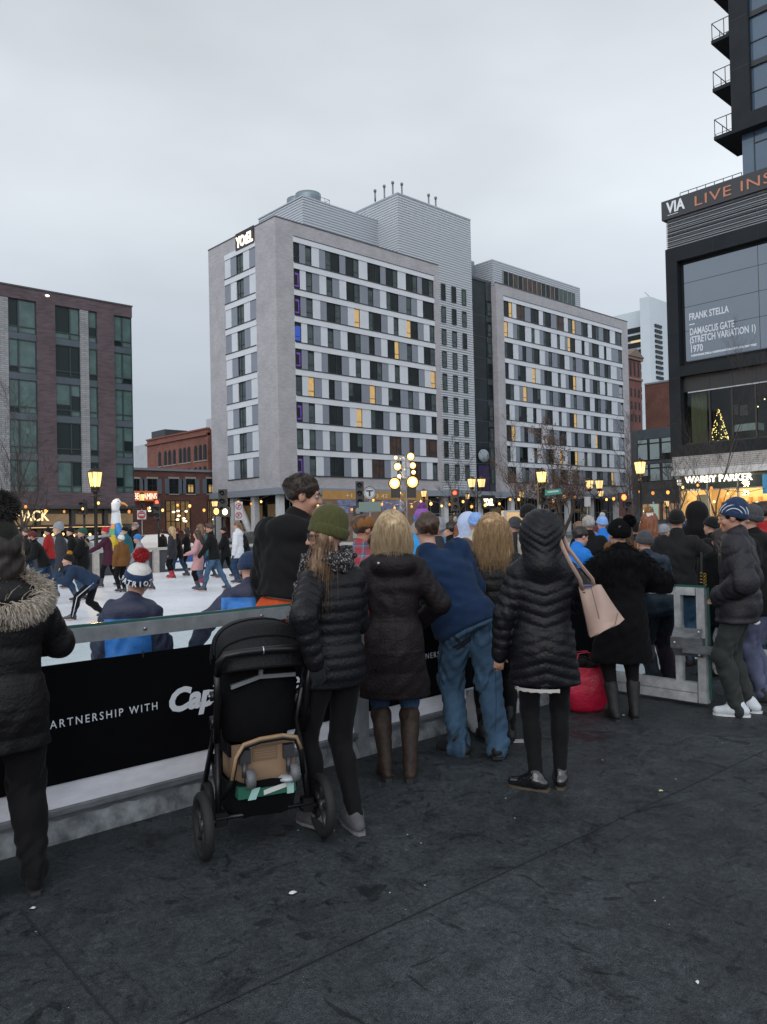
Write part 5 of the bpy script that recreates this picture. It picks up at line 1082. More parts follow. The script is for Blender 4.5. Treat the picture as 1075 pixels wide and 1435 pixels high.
# ------------------------------------------------------------------ figures: each piece is grown as one smooth surface from a field of rounded limbs
import zlib
def SEED(x): return zlib.crc32(x.encode())
class F:
    """signed-distance field on a grid; pieces are blended together"""
    def __init__(s, lo, hi, vx):
        s.vx = vx; s.lo = np.array(lo)-3*vx; s.n = np.maximum(4, np.ceil((np.array(hi)+3*vx-s.lo)/vx).astype(int)+1)
        s.g = np.full(s.n, 9., np.float32)
        s.ax = [(s.lo[i]+vx*np.arange(s.n[i])).astype(np.float32) for i in range(3)]
    def sub(s, lo, hi):
        a = [max(0, int(math.floor((lo[i]-s.lo[i])/s.vx))) for i in range(3)]; b = [min(int(s.n[i]), int(math.ceil((hi[i]-s.lo[i])/s.vx))+1) for i in range(3)]
        if any(b[i] <= a[i] for i in range(3)): return None
        sl = tuple(slice(a[i], b[i]) for i in range(3)); P = np.stack(np.meshgrid(*[s.ax[i][sl[i]] for i in range(3)], indexing='ij'), -1)
        return sl, P
    def put(s, d, sl, k, op):
        g = s.g[sl]
        if op == 'add':
            if k > 0: h = np.clip(.5+.5*(g-d)/k, 0, 1); s.g[sl] = g*(1-h)+d*h-k*h*(1-h)
            else: s.g[sl] = np.minimum(g, d)
        elif op == 'cut':
            h = np.clip(.5-.5*(g+d)/max(k, 1e-5), 0, 1); s.g[sl] = g*(1-h)+(-d)*h+k*h*(1-h)
    def cone(s, a, b, ra, rb, k=.03, op='add', q=None, flat=None, wr=0, ph=0):
        """limb from a to b; q = (spacing, depth) quilting along it; wr = cloth folds"""
        a = np.array(a, np.float32); b = np.array(b, np.float32); m = max(ra, rb)+k+.03; r = s.sub(np.minimum(a, b)-m, np.maximum(a, b)+m)
        if r is None: return
        sl, P = r; ab = b-a; L = float(np.linalg.norm(ab))+1e-6; t = np.clip(((P-a)@ab)/(L*L), 0, 1); D = P-a-t[..., None]*ab; rad = ra+(rb-ra)*t
        if flat is not None: f_, sc = flat; D = D+(D@np.array(f_, np.float32))[..., None]*np.array(f_, np.float32)*(sc-1)
        if q: rad = rad-q[1]*(1-np.abs(np.sin(math.pi*t*L/q[0]+ph))**.6)
        if wr: z = t*L; e_ = np.sin(z*31+4*np.sin(P[..., 0]*21+ph)+P[..., 1]*34)*np.sin(z*9+ph*1.7+P[..., 0]*8)+.7*np.sin(z*70+P[..., 0]*55-P[..., 1]*38+ph*2)*np.sin(z*13+ph+P[..., 1]*15); rad = rad+wr*e_*(.35+.9*np.abs(t-.5)*2)*.6
        s.put(np.linalg.norm(D, axis=-1)-rad, sl, k, op)
    def ell(s, c, r, R=None, k=.03, op='add', lim=None):
        c = np.array(c, np.float32); r = np.array(r, np.float32); m = float(r.max())+k+.02; q = s.sub(c-m, c+m)
        if q is None: return
        sl, P = q; D = P-c
        if R is not None: D = D@np.array(R, np.float32)
        n0 = np.linalg.norm(D/r, axis=-1); n1 = np.linalg.norm(D/(r*r), axis=-1)+1e-6; d = n0*(n0-1)/n1
        d = np.where(n0 < .05, -float(r.min()), d)
        if lim is not None: d = np.maximum(d, lim(D))
        s.put(d, sl, k, op)
    def loft(s, a, b, right, prof, k=.03, op='add', q=None, wr=0, chev=0, bulge=None, ph=0, capk=.02):
        """soft body along a-b: prof rows (t, half width, half depth, forward offset)"""
        a = np.array(a, np.float32); b = np.array(b, np.float32); ab = b-a; L = float(np.linalg.norm(ab)); ez = ab/L; ex = np.array(right, np.float32); ex = ex-ez*(ex@ez); ex /= np.linalg.norm(ex); ey = np.cross(ez, ex)
        pr = np.array(prof, np.float32); pr = pr if pr.shape[1] == 4 else np.hstack([pr, np.zeros((len(pr), 1), np.float32)])
        m = float(pr[:, 1:3].max())+k+.08; t0, t1 = float(pr[0, 0]), float(pr[-1, 0]); A, B = a+ab*t0, a+ab*t1
        rr = s.sub(np.minimum(A, B)-m, np.maximum(A, B)+m)
        if rr is None: return
        sl, P = rr; D = P-a; x = D@ex; y = D@ey; t = (D@ez)/L; tc = np.clip(t, t0, t1)
        rx = np.interp(tc, pr[:, 0], pr[:, 1]); ry = np.interp(tc, pr[:, 0], pr[:, 2]); y = y-np.interp(tc, pr[:, 0], pr[:, 3])
        if q:
            zz = tc*L
            if chev: zz = zz+chev*np.abs(x)
            e = q[1]*(1-np.abs(np.sin(math.pi*zz/q[0]+ph))**.6); rx = rx-e; ry = ry-e
        if wr: e = wr*.6*(np.sin(tc*L*27+5*np.sin(x*13+ph)+y*9)*np.sin(tc*L*7+x*9+ph)+.7*np.sin(tc*L*52+x*31-y*22+ph)*np.sin(x*12+tc*L*11+ph*2)); rx = rx+e; ry = ry+e
        rho = np.sqrt((x/rx)**2+(y/ry)**2)+1e-6; n1 = np.sqrt((x/rx**2)**2+(y/ry**2)**2)+1e-6; d = rho*(rho-1)/n1; d = np.where(rho < .1, -np.minimum(rx, ry), d)
        c = np.maximum(t-t1, t0-t)*L; h = np.clip(.5+.5*(d-c)/capk, 0, 1); d = c*(1-h)+d*h+capk*h*(1-h)
        s.put(d.astype(np.float32), sl, k, op)
    def plane(s, p, n, k=.01):
        """keep only the side the normal points away from"""
        P = np.stack(np.meshgrid(*s.ax, indexing='ij'), -1); d = (P-np.array(p, np.float32))@np.array(n, np.float32); g = s.g; h = np.clip(.5-.5*(d-g)/max(k, 1e-5)*-1, 0, 1)
        s.g = np.maximum(g, d)
    def noise(s, amp, sc=18., seed=0):
        X, Y, Z = np.meshgrid(*s.ax, indexing='ij'); r = np.random.default_rng(seed); e = 0
        for i in range(4):
            f = r.normal(size=3)*sc*(.7+.45*i); e = e+np.sin(X*f[0]+Y*f[1]+Z*f[2]+r.uniform(0, 6)+1.3*np.sin(X*f[1]*.6-Z*f[0]*.5))/(1+.5*i)
        s.g = s.g+(amp*.5*e).astype(np.float32)
    def mesh(s, name, m, smooth=True):
        g = s.g; n = s.n; ins = g < 0
        if not ins.any(): return None
        c = np.zeros([n[0]-1, n[1]-1, n[2]-1], np.int8); off = [(i, j, k) for i in (0, 1) for j in (0, 1) for k in (0, 1)]
        for o in off: c += ins[o[0]:n[0]-1+o[0], o[1]:n[1]-1+o[1], o[2]:n[2]-1+o[2]]
        act = (c > 0) & (c < 8); idx = np.argwhere(act); num = np.full(act.shape, -1, np.int64); num[act] = np.arange(len(idx))
        V = np.zeros((len(idx), 3)); W = np.zeros(len(idx)); val = {o: g[idx[:, 0]+o[0], idx[:, 1]+o[1], idx[:, 2]+o[2]] for o in off}
        for o in off:
            for ax in range(3):
                if o[ax]: continue
                p = list(o); p[ax] = 1; p = tuple(p); a, b = val[o], val[p]; cr_ = (a < 0) != (b < 0); t = np.where(cr_, a/np.where(cr_, a-b, 1), 0)
                q = np.array(o, float)[None].repeat(len(idx), 0); q[:, ax] = t; V += q*cr_[:, None]; W += cr_
        V = (idx+V/W[:, None])*s.vx+s.lo; fs = []
        for ax in range(3):
            sl0 = [slice(1, n[i]-1) for i in range(3)]; sl1 = list(sl0); sl0[ax] = slice(0, n[ax]-1); sl1[ax] = slice(1, n[ax])
            a, b = ins[tuple(sl0)], ins[tuple(sl1)]; e = np.argwhere(a != b)
            if not len(e): continue
            flip = a[tuple(e.T)]; base = e.copy()
            for i in range(3): base[:, i] += 0 if i == ax else 1
            u_, v_ = [(1, 2), (2, 0), (0, 1)][ax]
            def cell(du, dv):
                q = base.copy(); q[:, u_] -= du; q[:, v_] -= dv; return num[tuple(q.T)]
            Q = np.stack([cell(1, 1), cell(0, 1), cell(0, 0), cell(1, 0)], 1); Q[~flip] = Q[~flip][:, ::-1]; fs.append(Q)
        Fq = np.concatenate(fs); Fq = Fq[(Fq >= 0).all(1)]
        return raw_mesh(name, V, Fq, m, smooth)
def raw_mesh(name, V, Fq, m, smooth=True):
    me = bpy.data.meshes.new(name); k = Fq.shape[1]; me.vertices.add(len(V)); me.vertices.foreach_set('co', np.asarray(V, np.float32).ravel()); me.loops.add(len(Fq)*k); me.loops.foreach_set('vertex_index', Fq.ravel().astype(np.int32))
    me.polygons.add(len(Fq)); me.polygons.foreach_set('loop_start', (np.arange(len(Fq))*k).astype(np.int32)); me.polygons.foreach_set('use_smooth', np.full(len(Fq), smooth)); me.update(calc_edges=True); me.validate()
    me.materials.append(m); o = bpy.data.objects.new(name, me); COL.objects.link(o); return o
def rot(yaw=0, pitch=0, roll=0):
    """yaw left, pitch chin down, roll towards the right shoulder"""
    cy, sy, cp_, sp_, cr_, sr_ = math.cos(yaw), math.sin(yaw), math.cos(-pitch), math.sin(-pitch), math.cos(roll), math.sin(roll)
    return np.array([[cy, -sy, 0], [sy, cy, 0], [0, 0, 1]])@np.array([[1, 0, 0], [0, cp_, -sp_], [0, sp_, cp_]])@np.array([[cr_, 0, sr_], [0, 1, 0], [-sr_, 0, cr_]])
def ik(a, c, l1, l2, pole):
    a, c = np.array(a, float), np.array(c, float); d = c-a; L = np.linalg.norm(d); mx = (l1+l2)*.995
    if L > mx: c = a+d/L*mx; d = c-a; L = mx
    x = (l1*l1-l2*l2+L*L)/(2*L); h = math.sqrt(max(0, l1*l1-x*x)); e = d/L; p = np.array(pole, float); p = p-e*(p@e); p /= np.linalg.norm(p)+1e-9
    return a+e*x+p*h, c
def fab(name, col=(.5, .5, .5), rough=.8, sheen=.04, ns=30, na=.12, bs=260, bst=.25): return mat(name, col, rough, nscale=ns, namt=na, bscale=bs, bstr=bst, bdist=.003, sheen=sheen, spec=.12)
def nylon(name, col=(.5, .5, .5), rough=.42): return mat(name, col, rough, nscale=9, namt=.18, bscale=58, bstr=.8, bdist=.007, spec=.22)
def skinm(name, col): return mat(name, col, .5, nscale=14, namt=.10, bscale=160, bstr=.08, bdist=.002, spec=.35)
def hairm(name, c1, c2):
    if name in _M: return _M[name]
    m = mat(name, c1, .45, spec=.4); N = m.node_tree.nodes; L = m.node_tree.links; p = N['Principled BSDF']; t = N.new('ShaderNodeTexCoord'); mp = N.new('ShaderNodeMapping'); mp.inputs['Scale'].default_value = (1, 1, .12); L.new(t.outputs['Object'], mp.inputs[0])
    n = N.new('ShaderNodeTexNoise'); n.inputs['Scale'].default_value = 90; n.inputs['Detail'].default_value = 3; L.new(mp.outputs[0], n.inputs[0]); r = N.new('ShaderNodeValToRGB'); r.color_ramp.elements[0].position = .35; r.color_ramp.elements[1].position = .65; r.color_ramp.elements[0].color = (*c2, 1); r.color_ramp.elements[1].color = (*c1, 1); L.new(n.outputs[0], r.inputs[0]); L.new(r.outputs[0], p.inputs['Base Color'])
    b = N.new('ShaderNodeBump'); b.inputs['Strength'].default_value = .6; b.inputs['Distance'].default_value = .004; L.new(n.outputs[0], b.inputs['Height']); L.new(b.outputs[0], p.inputs['Normal']); return m
def knit(name, col=(.5, .5, .5), na=.3):
    return mat(name, col, .9, nscale=70, namt=na, bscale=130, bstr=.8, bdist=.004, sheen=.1, spec=.2, stretch=(1, 1, .35))
SK_A, SK_B, SK_C = skinm('skin_fair', (.48, .27, .20)), skinm('skin_light', (.40, .21, .145)), skinm('skin_tan', (.26, .13, .085))
def strands(name, roots, dirs, m, L=.1, n=5, r=.0016, grav=.5, curl=.1, wave=0., seed=0, follow=None, clump=0):
    """tapered hair ribbons grown from points; follow(p) pushes a point outside the head"""
    R_ = np.random.default_rng(seed); N = len(roots); P = np.array(roots, float); D = np.array(dirs, float); Ls = (L if hasattr(L, '__len__') else np.full(N, L))*R_.uniform(.75, 1.1, N); T = []; ph = R_.uniform(0, 6.28, N)
    if clump: ph = np.round(ph*clump/6.28)*6.28/clump+R_.normal(0, .25, N)
    for i in range(n+1):
        T.append(P.copy()); st = (Ls/n)[:, None]; D = D+np.array([0, 0, -grav])/n*2+R_.normal(0, curl, (N, 3))/n
        if wave: D = D+wave*np.stack([np.sin(ph+i*.85), np.cos(ph+i*.85), np.zeros(N)], 1)
        D /= np.linalg.norm(D, axis=1)[:, None]; P = P+D*st
        if follow is not None: P = follow(P)
    T = np.array(T); V = []; Fq = []; k = 3
    tang = T[-1]-T[0]; tang /= np.linalg.norm(tang, axis=1)[:, None]+1e-9; ref = np.where(np.abs(tang[:, 2:3]) < .9, np.array([[0, 0, 1.]]), np.array([[1., 0, 0]])); A = np.cross(tang, ref); A /= np.linalg.norm(A, axis=1)[:, None]; B = np.cross(tang, A)
    for i in range(n+1):
        rr_ = r*(1-.75*i/n)
        for j in range(k): a = 6.2832*j/k; V.append(T[i]+rr_*(math.cos(a)*A+math.sin(a)*B))
    V = np.array(V).reshape(n+1, k, N, 3); ids = np.arange((n+1)*k*N).reshape(n+1, k, N)
    for i in range(n):
        for j in range(k): Fq.append(np.stack([ids[i, j], ids[i, (j+1) % k], ids[i+1, (j+1) % k], ids[i+1, j]], 1))
    return raw_mesh(name, V.reshape(-1, 3), np.concatenate(Fq), m)
from mathutils.bvhtree import BVHTree
def sewn(J, o, name, c, lines, width, m, side=-1, lift=.0025, n=14):
    """stitch lines and patches laid onto a garment: lines are (x, z) runs about c, dropped onto the cloth from behind (side -1) or in front"""
    if o is None: return
    me = o.data; bv = BVHTree.FromPolygons([v.co for v in me.vertices], [p.vertices[:] for p in me.polygons]); r, fw_ = J['rgt'], J['fwd']*[1, 1, 0]; fw_ = fw_/np.linalg.norm(fw_); r = np.cross(fw_, ZX); b = MB(m)
    for ln in lines:
        P = []
        for (x0, z0), (x1, z1) in zip(ln[:-1], ln[1:]):
            for k in range(n+1): P.append((x0+(x1-x0)*k/n, z0+(z1-z0)*k/n))
        L_, R_ = [], []
        for i, (x, z) in enumerate(P):
            q = P[min(i+1, len(P)-1)]; p = P[max(i-1, 0)]; dx, dz = q[0]-p[0], q[1]-p[1]; l = math.hypot(dx, dz)+1e-9
            pair = []
            for sg in (-1, 1):
                a = c+r*(x-sg*dz/l*width/2)+ZX*(z+sg*dx/l*width/2)+fw_*side*.6; h = bv.ray_cast(Vector(a), Vector(-fw_*side), 1.2); pair.append(None if h[0] is None else np.array(h[0])+np.array(h[1])*lift)
            if pair[0] is None or pair[1] is None: L_.append(None); R_.append(None)
            else: L_.append(pair[0]); R_.append(pair[1])
        for i in range(len(P)-1):
            if L_[i] is None or L_[i+1] is None or np.linalg.norm(L_[i]-L_[i+1]) > .08: continue
            b.add([L_[i], L_[i+1], R_[i+1], R_[i]], [(3, 2, 1, 0)], 0, True)
    if b.f: b.build(name, None, True).parent = o
def person(px, head=None, d=None, feet=None, face=0, label='', H=None, vx=.022, group=None, skin=SK_A, female=False, lean=0, side=0, twist=0, hy=0, hp=0, hr=0, pel=(0, 0), drop=0,
           fl=(-.10, .0), fr=(.10, .0), fl_up=0, fr_up=0, toe=(.15, -.15), hl=None, hrh=None, pl=(-.6, -.8, -.1), pr=(.6, -.8, -.1), kl=(-.1, 1, 0), kr=(.1, 1, 0), build=1.0, z0=0.,
           top=None, legs=None, shoes=None, hat=None, hair=None, glove=None, xtra=None, eyes=False, kid=False, px_feet=None, floor=0.):
    hz = hor(px)
    if d is None: d = CF*(CH-floor)/(feet-hz)
    pos = at(px, hz, d=d); base = np.array((pos[0], pos[1], floor))
    if H is None: H = CH-floor+(hz-head)*d/CF
    s = H/1.815
    hd = math.atan2(pos[1], pos[0])+math.radians(face)-math.pi/2
    t = thing('person', base, label, 'person', group, hd)
    def emit(o, name=None, parent=None):
        if o is None: return None
        o.parent = parent or t
        return o
    hip_z = (.93*s-drop)+z0; sw = (.165 if female else .19)*s*build*(.95 if kid else 1); hw = .095*s
    Pv = np.array([pel[0], pel[1], hip_z]); ry = rot(0, lean, side); ry2 = rot(twist)@ry if twist else ry
    tl = .50*s; up_ = ry@np.array([0, 0, 1.]); rgt = rot(twist)@np.array([1., 0, 0]); rgt = rgt-up_*(rgt@up_); rgt /= np.linalg.norm(rgt); fwd = np.cross(up_, rgt)
    Ch = Pv+up_*tl; SL, SR = Ch-rgt*sw-up_*.03*s, Ch+rgt*sw-up_*.03*s
    hs = s if not kid else s*1.0
    hh = .120*(1.12 if kid else 1.0)*max(s, .85)/1.0
    Nk = Ch+up_*.05*s; RH_ = ry2@rot(hy, hp-lean*.0, hr); 
    RH_ = rot(twist*.5+hy)@rot(0, lean*.55+hp, side*.4+hr); Hc = Nk+(up_*.5+RH_[:, 2]*.5)*.060*s+RH_[:, 2]*hh*.95+RH_[:, 1]*.018
    hpt = lambda x, y, z: Hc+RH_@np.array([x, y, z])*hh/.115
    hk = hh/.115
    # joints
    HL, HR_ = Pv-rgt*hw-up_*.02, Pv+rgt*hw-up_*.02
    AL = np.array([fl[0]*s, fl[1]*s, .085*s+fl_up]); AR = np.array([fr[0]*s, fr[1]*s, .085*s+fr_up]); l1, l2 = .435*s, .43*s
    KL, AL = ik(HL, AL, l1, l2, kl); KR, AR = ik(HR_, AR, l1, l2, kr)
    ua, fa = .285*s, .255*s
    if hl is None: hl = (-sw-.07*s, .05*s, hip_z-.10*s)
    else: hl = np.array(hl)
    if hrh is None: hrh = (sw+.07*s, .05*s, hip_z-.10*s)
    EL, WL = ik(SL, hl, ua, fa, pl); ER, WR = ik(SR, hrh, ua, fa, pr)
    allp = np.array([Pv, Ch, SL, SR, KL, KR, AL, AR, EL, ER, WL, WR, Hc]); lo, hi = allp.min(0)-.32, allp.max(0)+.32; lo[2] = max(lo[2], floor-.03-floor)
    # ---- bare body: head, neck, trunk, arms, legs and hands in one surface
    vb = vx if vx > .012 else max(.0085, vx)
    f = F(allp.min(0)-.26, allp.max(0)+.24, vb)
    f.loft(Pv, Ch, rgt, [(-.2, .13*s, .10*s), (0, .155*s, .105*s), (.4, .125*s, .09*s), (.8, .15*s, .10*s), (1.03, .11*s, .07*s)], k=.02)
    f.cone(Ch-up_*.02, Hc-RH_[:, 2]*.05*hk, .052*s, .050*s, k=.03)
    for (a, b, c, h_) in ((SL, EL, WL, -1), (SR, ER, WR, 1)):
        f.cone(a, b, .046*s, .038*s); f.cone(b, c, .038*s, .026*s)
        dr = c-b; dr /= np.linalg.norm(dr); sd = np.cross(dr, fwd*1.0); sd /= np.linalg.norm(sd)+1e-9; nn = np.cross(sd, dr); fr_ = max(.0088*s, .62*vb)
        f.cone(c, c+dr*.075*s, .024*s, .033*s, k=.015, flat=(nn, 1.7))
        for q in range(4):
            r0_ = c+dr*.075*s+sd*(q-1.5)*.0185*s; ln = (.062, .075, .07, .055)[q]*s; m1_ = r0_+dr*ln*.5-nn*h_*.004; f.cone(r0_-dr*.01, m1_, fr_, fr_, k=.004); f.cone(m1_, m1_+(dr*.75-nn*.65*h_)*ln*.5, fr_, fr_*.85, k=.004)
        f.cone(c+dr*.03*s+sd*.028*s, c+dr*.07*s+sd*.055*s-nn*.02*h_, fr_*1.15, fr_, k=.006)
    for a, b, c in ((HL, KL, AL), (HR_, KR, AR)): f.cone(a, b, .07*s, .05*s); f.cone(b, c, .05*s, .036*s)
    for a in ((AL, toe[0]), (AR, toe[1])):
        td = np.array([-math.sin(a[1]), math.cos(a[1]), 0]); f.cone(a[0]-ZX*.045*s, a[0]+td*.12*s-ZX*.055*s, .03*s, .024*s)
    E_ = lambda c, r, k=.012, op='add': f.ell(hpt(*c), np.array(r)*hk, RH_, k, op)
    E_((0, -.012, .03), (.073, .094, .086), .01); E_((0, .02, -.035), (.058, .068, .082), .02)
    C_ = lambda a, b, ra, rb, k=.008, op='add': f.cone(hpt(*a), hpt(*b), max(ra*hk, .4*vb), max(rb*hk, .4*vb), k, op)
    if vb < .03:
        C_((0, .078, -.092), (0, .074, -.09), .021, .021, .02); C_((-.03, .078, .026), (.03, .078, .026), .012, .012, .02)
        C_((0, .088, .018), (0, .108, -.026), .008, .0135, .008); C_((-.012, .094, -.028), (.012, .094, -.028), .009, .009, .006)
        for q in (-1, 1):
            E_((q*.031, .098, .006), (.017, .014, .010), .012, 'cut'); E_((q*.04, .066, -.03), (.022, .022, .022), .02)
            E_((q*.075, -.006, -.004), (.010, .024, .033), .006)
        C_((-.018, .088, -.062), (.018, .088, -.062), .008, .008, .006); C_((-.015, .087, -.072), (.015, .087, -.072), .0085, .0085, .006)
    o = emit(f.mesh('body', skin))
    if eyes:
        b = MB(mat('eye_white', (.30, .28, .27), .3), mat('eye_iris_dark', (.03, .02, .015), .2))
        for q in (-1, 1): c = hpt(q*.031, .078, .006); b.ball(c, .0115*hk, 0, 10); b.ball(c+RH_[:, 1]*.0062*hk, .0066*hk, 1, 8)
        emit(b.build('eyes', None, True))
        b = MB(mat('lip_pink', (.38, .14, .11), .45)); 
        b.tube([hpt(-.02, .089, -.065), hpt(-.008, .0955, -.0635), hpt(.008, .0955, -.0635), hpt(.02, .089, -.065)], [.003*hk, .006*hk, .006*hk, .003*hk], 6); b.tube([hpt(-.017, .088, -.071), hpt(0, .0955, -.073), hpt(.017, .088, -.071)], [.003*hk, .0065*hk, .003*hk], 6); emit(b.build('lips', None, True))
        b = MB(mat('brow_hair', (.04, .026, .018), .8)); 
        for q in (-1, 1): b.tube([hpt(q*.014, .0935, .025), hpt(q*.032, .094, .031), hpt(q*.05, .082, .026)], [.003*hk, .0042*hk, .002*hk], 5)
        emit(b.build('eyebrows', None, True))
    J = dict(t=t, s=s, Pv=Pv, Ch=Ch, Nk=Nk, SL=SL, SR=SR, EL=EL, ER=ER, WL=WL, WR=WR, KL=KL, KR=KR, AL=AL, AR=AR, HL=HL, HR=HR_, Hc=Hc, RH=RH_, hk=hk, hpt=hpt, up=up_, rgt=rgt, fwd=fwd, emit=emit, vx=vx, allp=allp, base=base, hd=hd, sw=sw)
    # ---- upper garment
    if top:
        T = dict(th=.02, hem=.12, q=None, wr=.0, hood=None, kind='jacket', sleeve=.0, chev=0, flare=0, waist=0, collar=.5, sq=None, t0=-.14); T.update(top); th = T['th']; hem = T['hem']*s
        f = F(allp.min(0)-.28-np.array([0, 0, 0]), allp.max(0)+.22, vx); q = T['q']; bw = build
        pz = (Pv[2]-hem)
        waist = T['waist']
        sc = s*bw
        prof = [(T['t0'], .168*sc+th, .118*sc+th), (max(.0, T['t0']+.02), .166*sc+th, .116*sc+th), (.36, (.146-waist)*sc+th, .102*sc+th), (.72, .168*sc+th, .112*sc+th), (.93, .165*sc+th*.6, .092*sc+th*.7), (1.06, .10*sc, .07*sc)]
        f.loft(Pv, Ch, rgt, prof, k=.03, q=q, wr=T['wr'], chev=T['chev'], ph=SEED(label) % 7)
        # skirt of the garment hangs from the hips
        if hem > .02:
            dn = -ZX*.75-up_*.25; dn /= np.linalg.norm(dn); spread_ = max(abs(KL[0]-KR[0]), .0)*.32*min(1, hem/.3); fo = ((KL[1]+KR[1])/2-Pv[1])*.5*min(1, hem/.35); fsp = abs(KL[1]-KR[1])*.3*min(1, hem/.35)
            f.loft(Pv+up_*.1*s, Pv+dn*hem, rgt, [(0, .166*sc+th, .116*sc+th, 0), (.35, .172*sc+th, .122*sc+th, fo*.2), (1, .165*sc+th+T['flare']+spread_*.6, .12*sc+th+T['flare']*.6+fsp, -fo)], k=.03, q=q, wr=T['wr'], chev=T['chev'], capk=.012, ph=SEED(label) % 7)
        sr = T['sleeve']; sq = T['sq'] or q
        for a, b, c in ((SL, EL, WL), (SR, ER, WR)):
            a2 = a*.86+Ch*.14; f.cone(a2, b, .060*s*bw+th+sr, .050*s*bw+th*.95+sr, k=.035, q=sq, wr=T['wr']+.004, ph=1.); f.cone(b, c+(c-b)*.06, .050*s*bw+th*.95+sr, .036*s+th*.8+sr*.8, k=.02, q=sq, wr=T['wr']+.004, ph=2.)
        f.cone(Ch-up_*.02, Nk+up_*.035*s*T['collar']*2, .075*s+th*.6, .062*s+th*.5, k=.03, q=None)
        if T['hood'] in ('down', 'fur'):
            hb_ = Nk-fwd*.085*s-up_*.045*s
            f.ell(hb_, (.135*s+th*.3, .062*s+th*.3, .095*s), np.stack([rgt, fwd, up_], 1), .03); f.cone(Nk+rgt*.095*s-up_*.0, hb_+rgt*.09*s, .045*s, .05*s, .03); f.cone(Nk-rgt*.095*s, hb_-rgt*.09*s, .045*s, .05*s, .03)
        if T['hood'] == 'up':
            f.ell(hpt(0, -.022, .02), np.array((.138, .150, .150))*hk, RH_, .02); f.cone(hpt(0, -.04, -.02), Nk-fwd*.04-up_*.02, .125*hk, .128*hk, .05)
            f.ell(hpt(0, .13, -.01), np.array((.085, .10, .115))*hk, RH_, .02, 'cut')
            if T.get('hq'):
                X, Y, Z = np.meshgrid(*f.ax, indexing='ij'); w_ = 1/(1+np.exp(-(Z-(Nk[2]+.03))/.012)); hx = (X-Hc[0]); zz = Z-.55*np.abs(hx-.01)-.25*(Y-Hc[1]); f.g = f.g+(.010*w_*(1-np.abs(np.sin(zz*math.pi/T['hq']))**.55)).astype(np.float32)
        # keep the opening at the bottom of the coat
        if T.get('noise'): f.noise(T['noise'], 26., SEED(label) % 99)
        J['jacket'] = emit(f.mesh(T['kind'], T['m']))
        if T['hood'] == 'fur':
            N_ = int(T.get('furn', 500)); R_ = np.random.default_rng(3); c0 = Nk-fwd*.09*s-up_*.055*s; pts = []; drs = []
            for i in range(N_):
                a = R_.uniform(0, 6.2832); b_ = R_.normal(0, .5); rad = .118*s; c = c0+rgt*rad*math.cos(a)+fwd*(.07*s*math.sin(a)+.02)+up_*(.035*s*math.sin(a)+.02); o_ = (rgt*math.cos(a)+up_*math.sin(a)*.6-fwd*.35); o_ = o_+R_.normal(0, .35, 3); o_ /= np.linalg.norm(o_); pts.append(c+o_*.03*s); drs.append(o_)
            J['fur'] = emit(strands('fur_trim', pts, drs, T['furm'], .10*s, 5, .0035 if vx < .015 else .008, .4, .5, seed=5))
    # ---- trousers
    if legs:
        G = dict(th=.014, wr=.004, cuff=None, bag=0, kind='trousers', q=None); G.update(legs); th = G['th']; sm = G.get('slim', 1.)
        f = F(np.minimum(allp.min(0), allp.min(0))-.2, np.array([allp[:, 0].max()+.2, allp[:, 1].max()+.2, Pv[2]+.16]), vx)
        f.loft(Pv, Ch, rgt, [(-.2, .150*s*build+th, .118*s*build+th), (0, .160*s*build+th*.8, .116*s*build+th*.8), (.18, .15*s*build+th*.5, .105*s*build+th*.5)], k=.04, wr=G['wr']*.7)
        for i, (a, b, c) in enumerate(((HL, KL, AL), (HR_, KR, AR))):
            e = (c-(c-b)*.02 if not G['bag'] else c-ZX*.03*s) if not G.get('stop') else b+(c-b)*G['stop']
            f.cone(a, b, .082*s*build+th, .058*s*build**.5+th+G['bag']*.5, k=.035, wr=G['wr'], ph=i*2.); f.cone(b, e, .056*s*sm*build**.5+th+G['bag']*.5, .038*s*sm+th+G['bag'], k=.025, wr=G['wr']*1.5, ph=i*3.+1)
            if not G.get('stop'): f.ell((b*.65+c*.35)+np.array([0, -.018*s, 0]), (.047*s*sm+th, .050*s*sm+th, .10*s), None, .03)
        J['trousers'] = emit(f.mesh(G['kind'], G['m']))
    # ---- footwear
    if shoes:
        Q = dict(kind='shoe', h=.06, sole=None, r=.042); Q.update(shoes)
        for i, (a, b, tw) in enumerate(((AL, KL, toe[0]), (AR, KR, toe[1]))):
            td = np.array([-math.sin(tw), math.cos(tw), 0]); td = td/np.linalg.norm(td); sdv = np.array([td[1], -td[0], 0]); zf = a[2]-.085*s
            tilt = 0
            f = F(a-np.array([.24, .24, .12])*max(s, .8), a+np.array([.24, .24, Q['h']+.1])*max(s, .8), min(vx, .012) if vx < .02 else vx*.8)
            zs = zf+(.03 if Q['kind'] == 'skate' else .012)*s; r = Q['r']*s
            if Q['kind'] == 'skate': zs = zf+.045*s
            f.cone(np.array([*(a-td*.045*s)[:2], zs+r*.75]), np.array([*(a+td*.075*s)[:2], zs+r*.78]), r*.88, r*1.0, k=.02); f.cone(np.array([*(a+td*.06*s)[:2], zs+r*.7]), np.array([*(a+td*.165*s)[:2], zs+r*.55]), r*1.0, r*.78, k=.02)
            f.cone(np.array([*(a+td*.045*s)[:2], zs+.06*s]), a+ZX*.02*s+td*.012*s, r*.85, r*.95, k=.03)
            ax_ = (b-a)/np.linalg.norm(b-a); f.cone(a-td*.005, a+ax_*Q['h']*s, r*1.02, (.040*s+.012 if Q['h'] < .13 else s*(.040+.07*Q['h'])+.007), k=.03, wr=.004 if Q['h'] > .16 else .002, ph=i)
            f.plane((0, 0, zs), (0, 0, -1))
            sh_ = emit(f.mesh(Q['kind'] if Q['kind'] != 'skate' else 'skate', Q['m']))
            if sh_ is None: continue
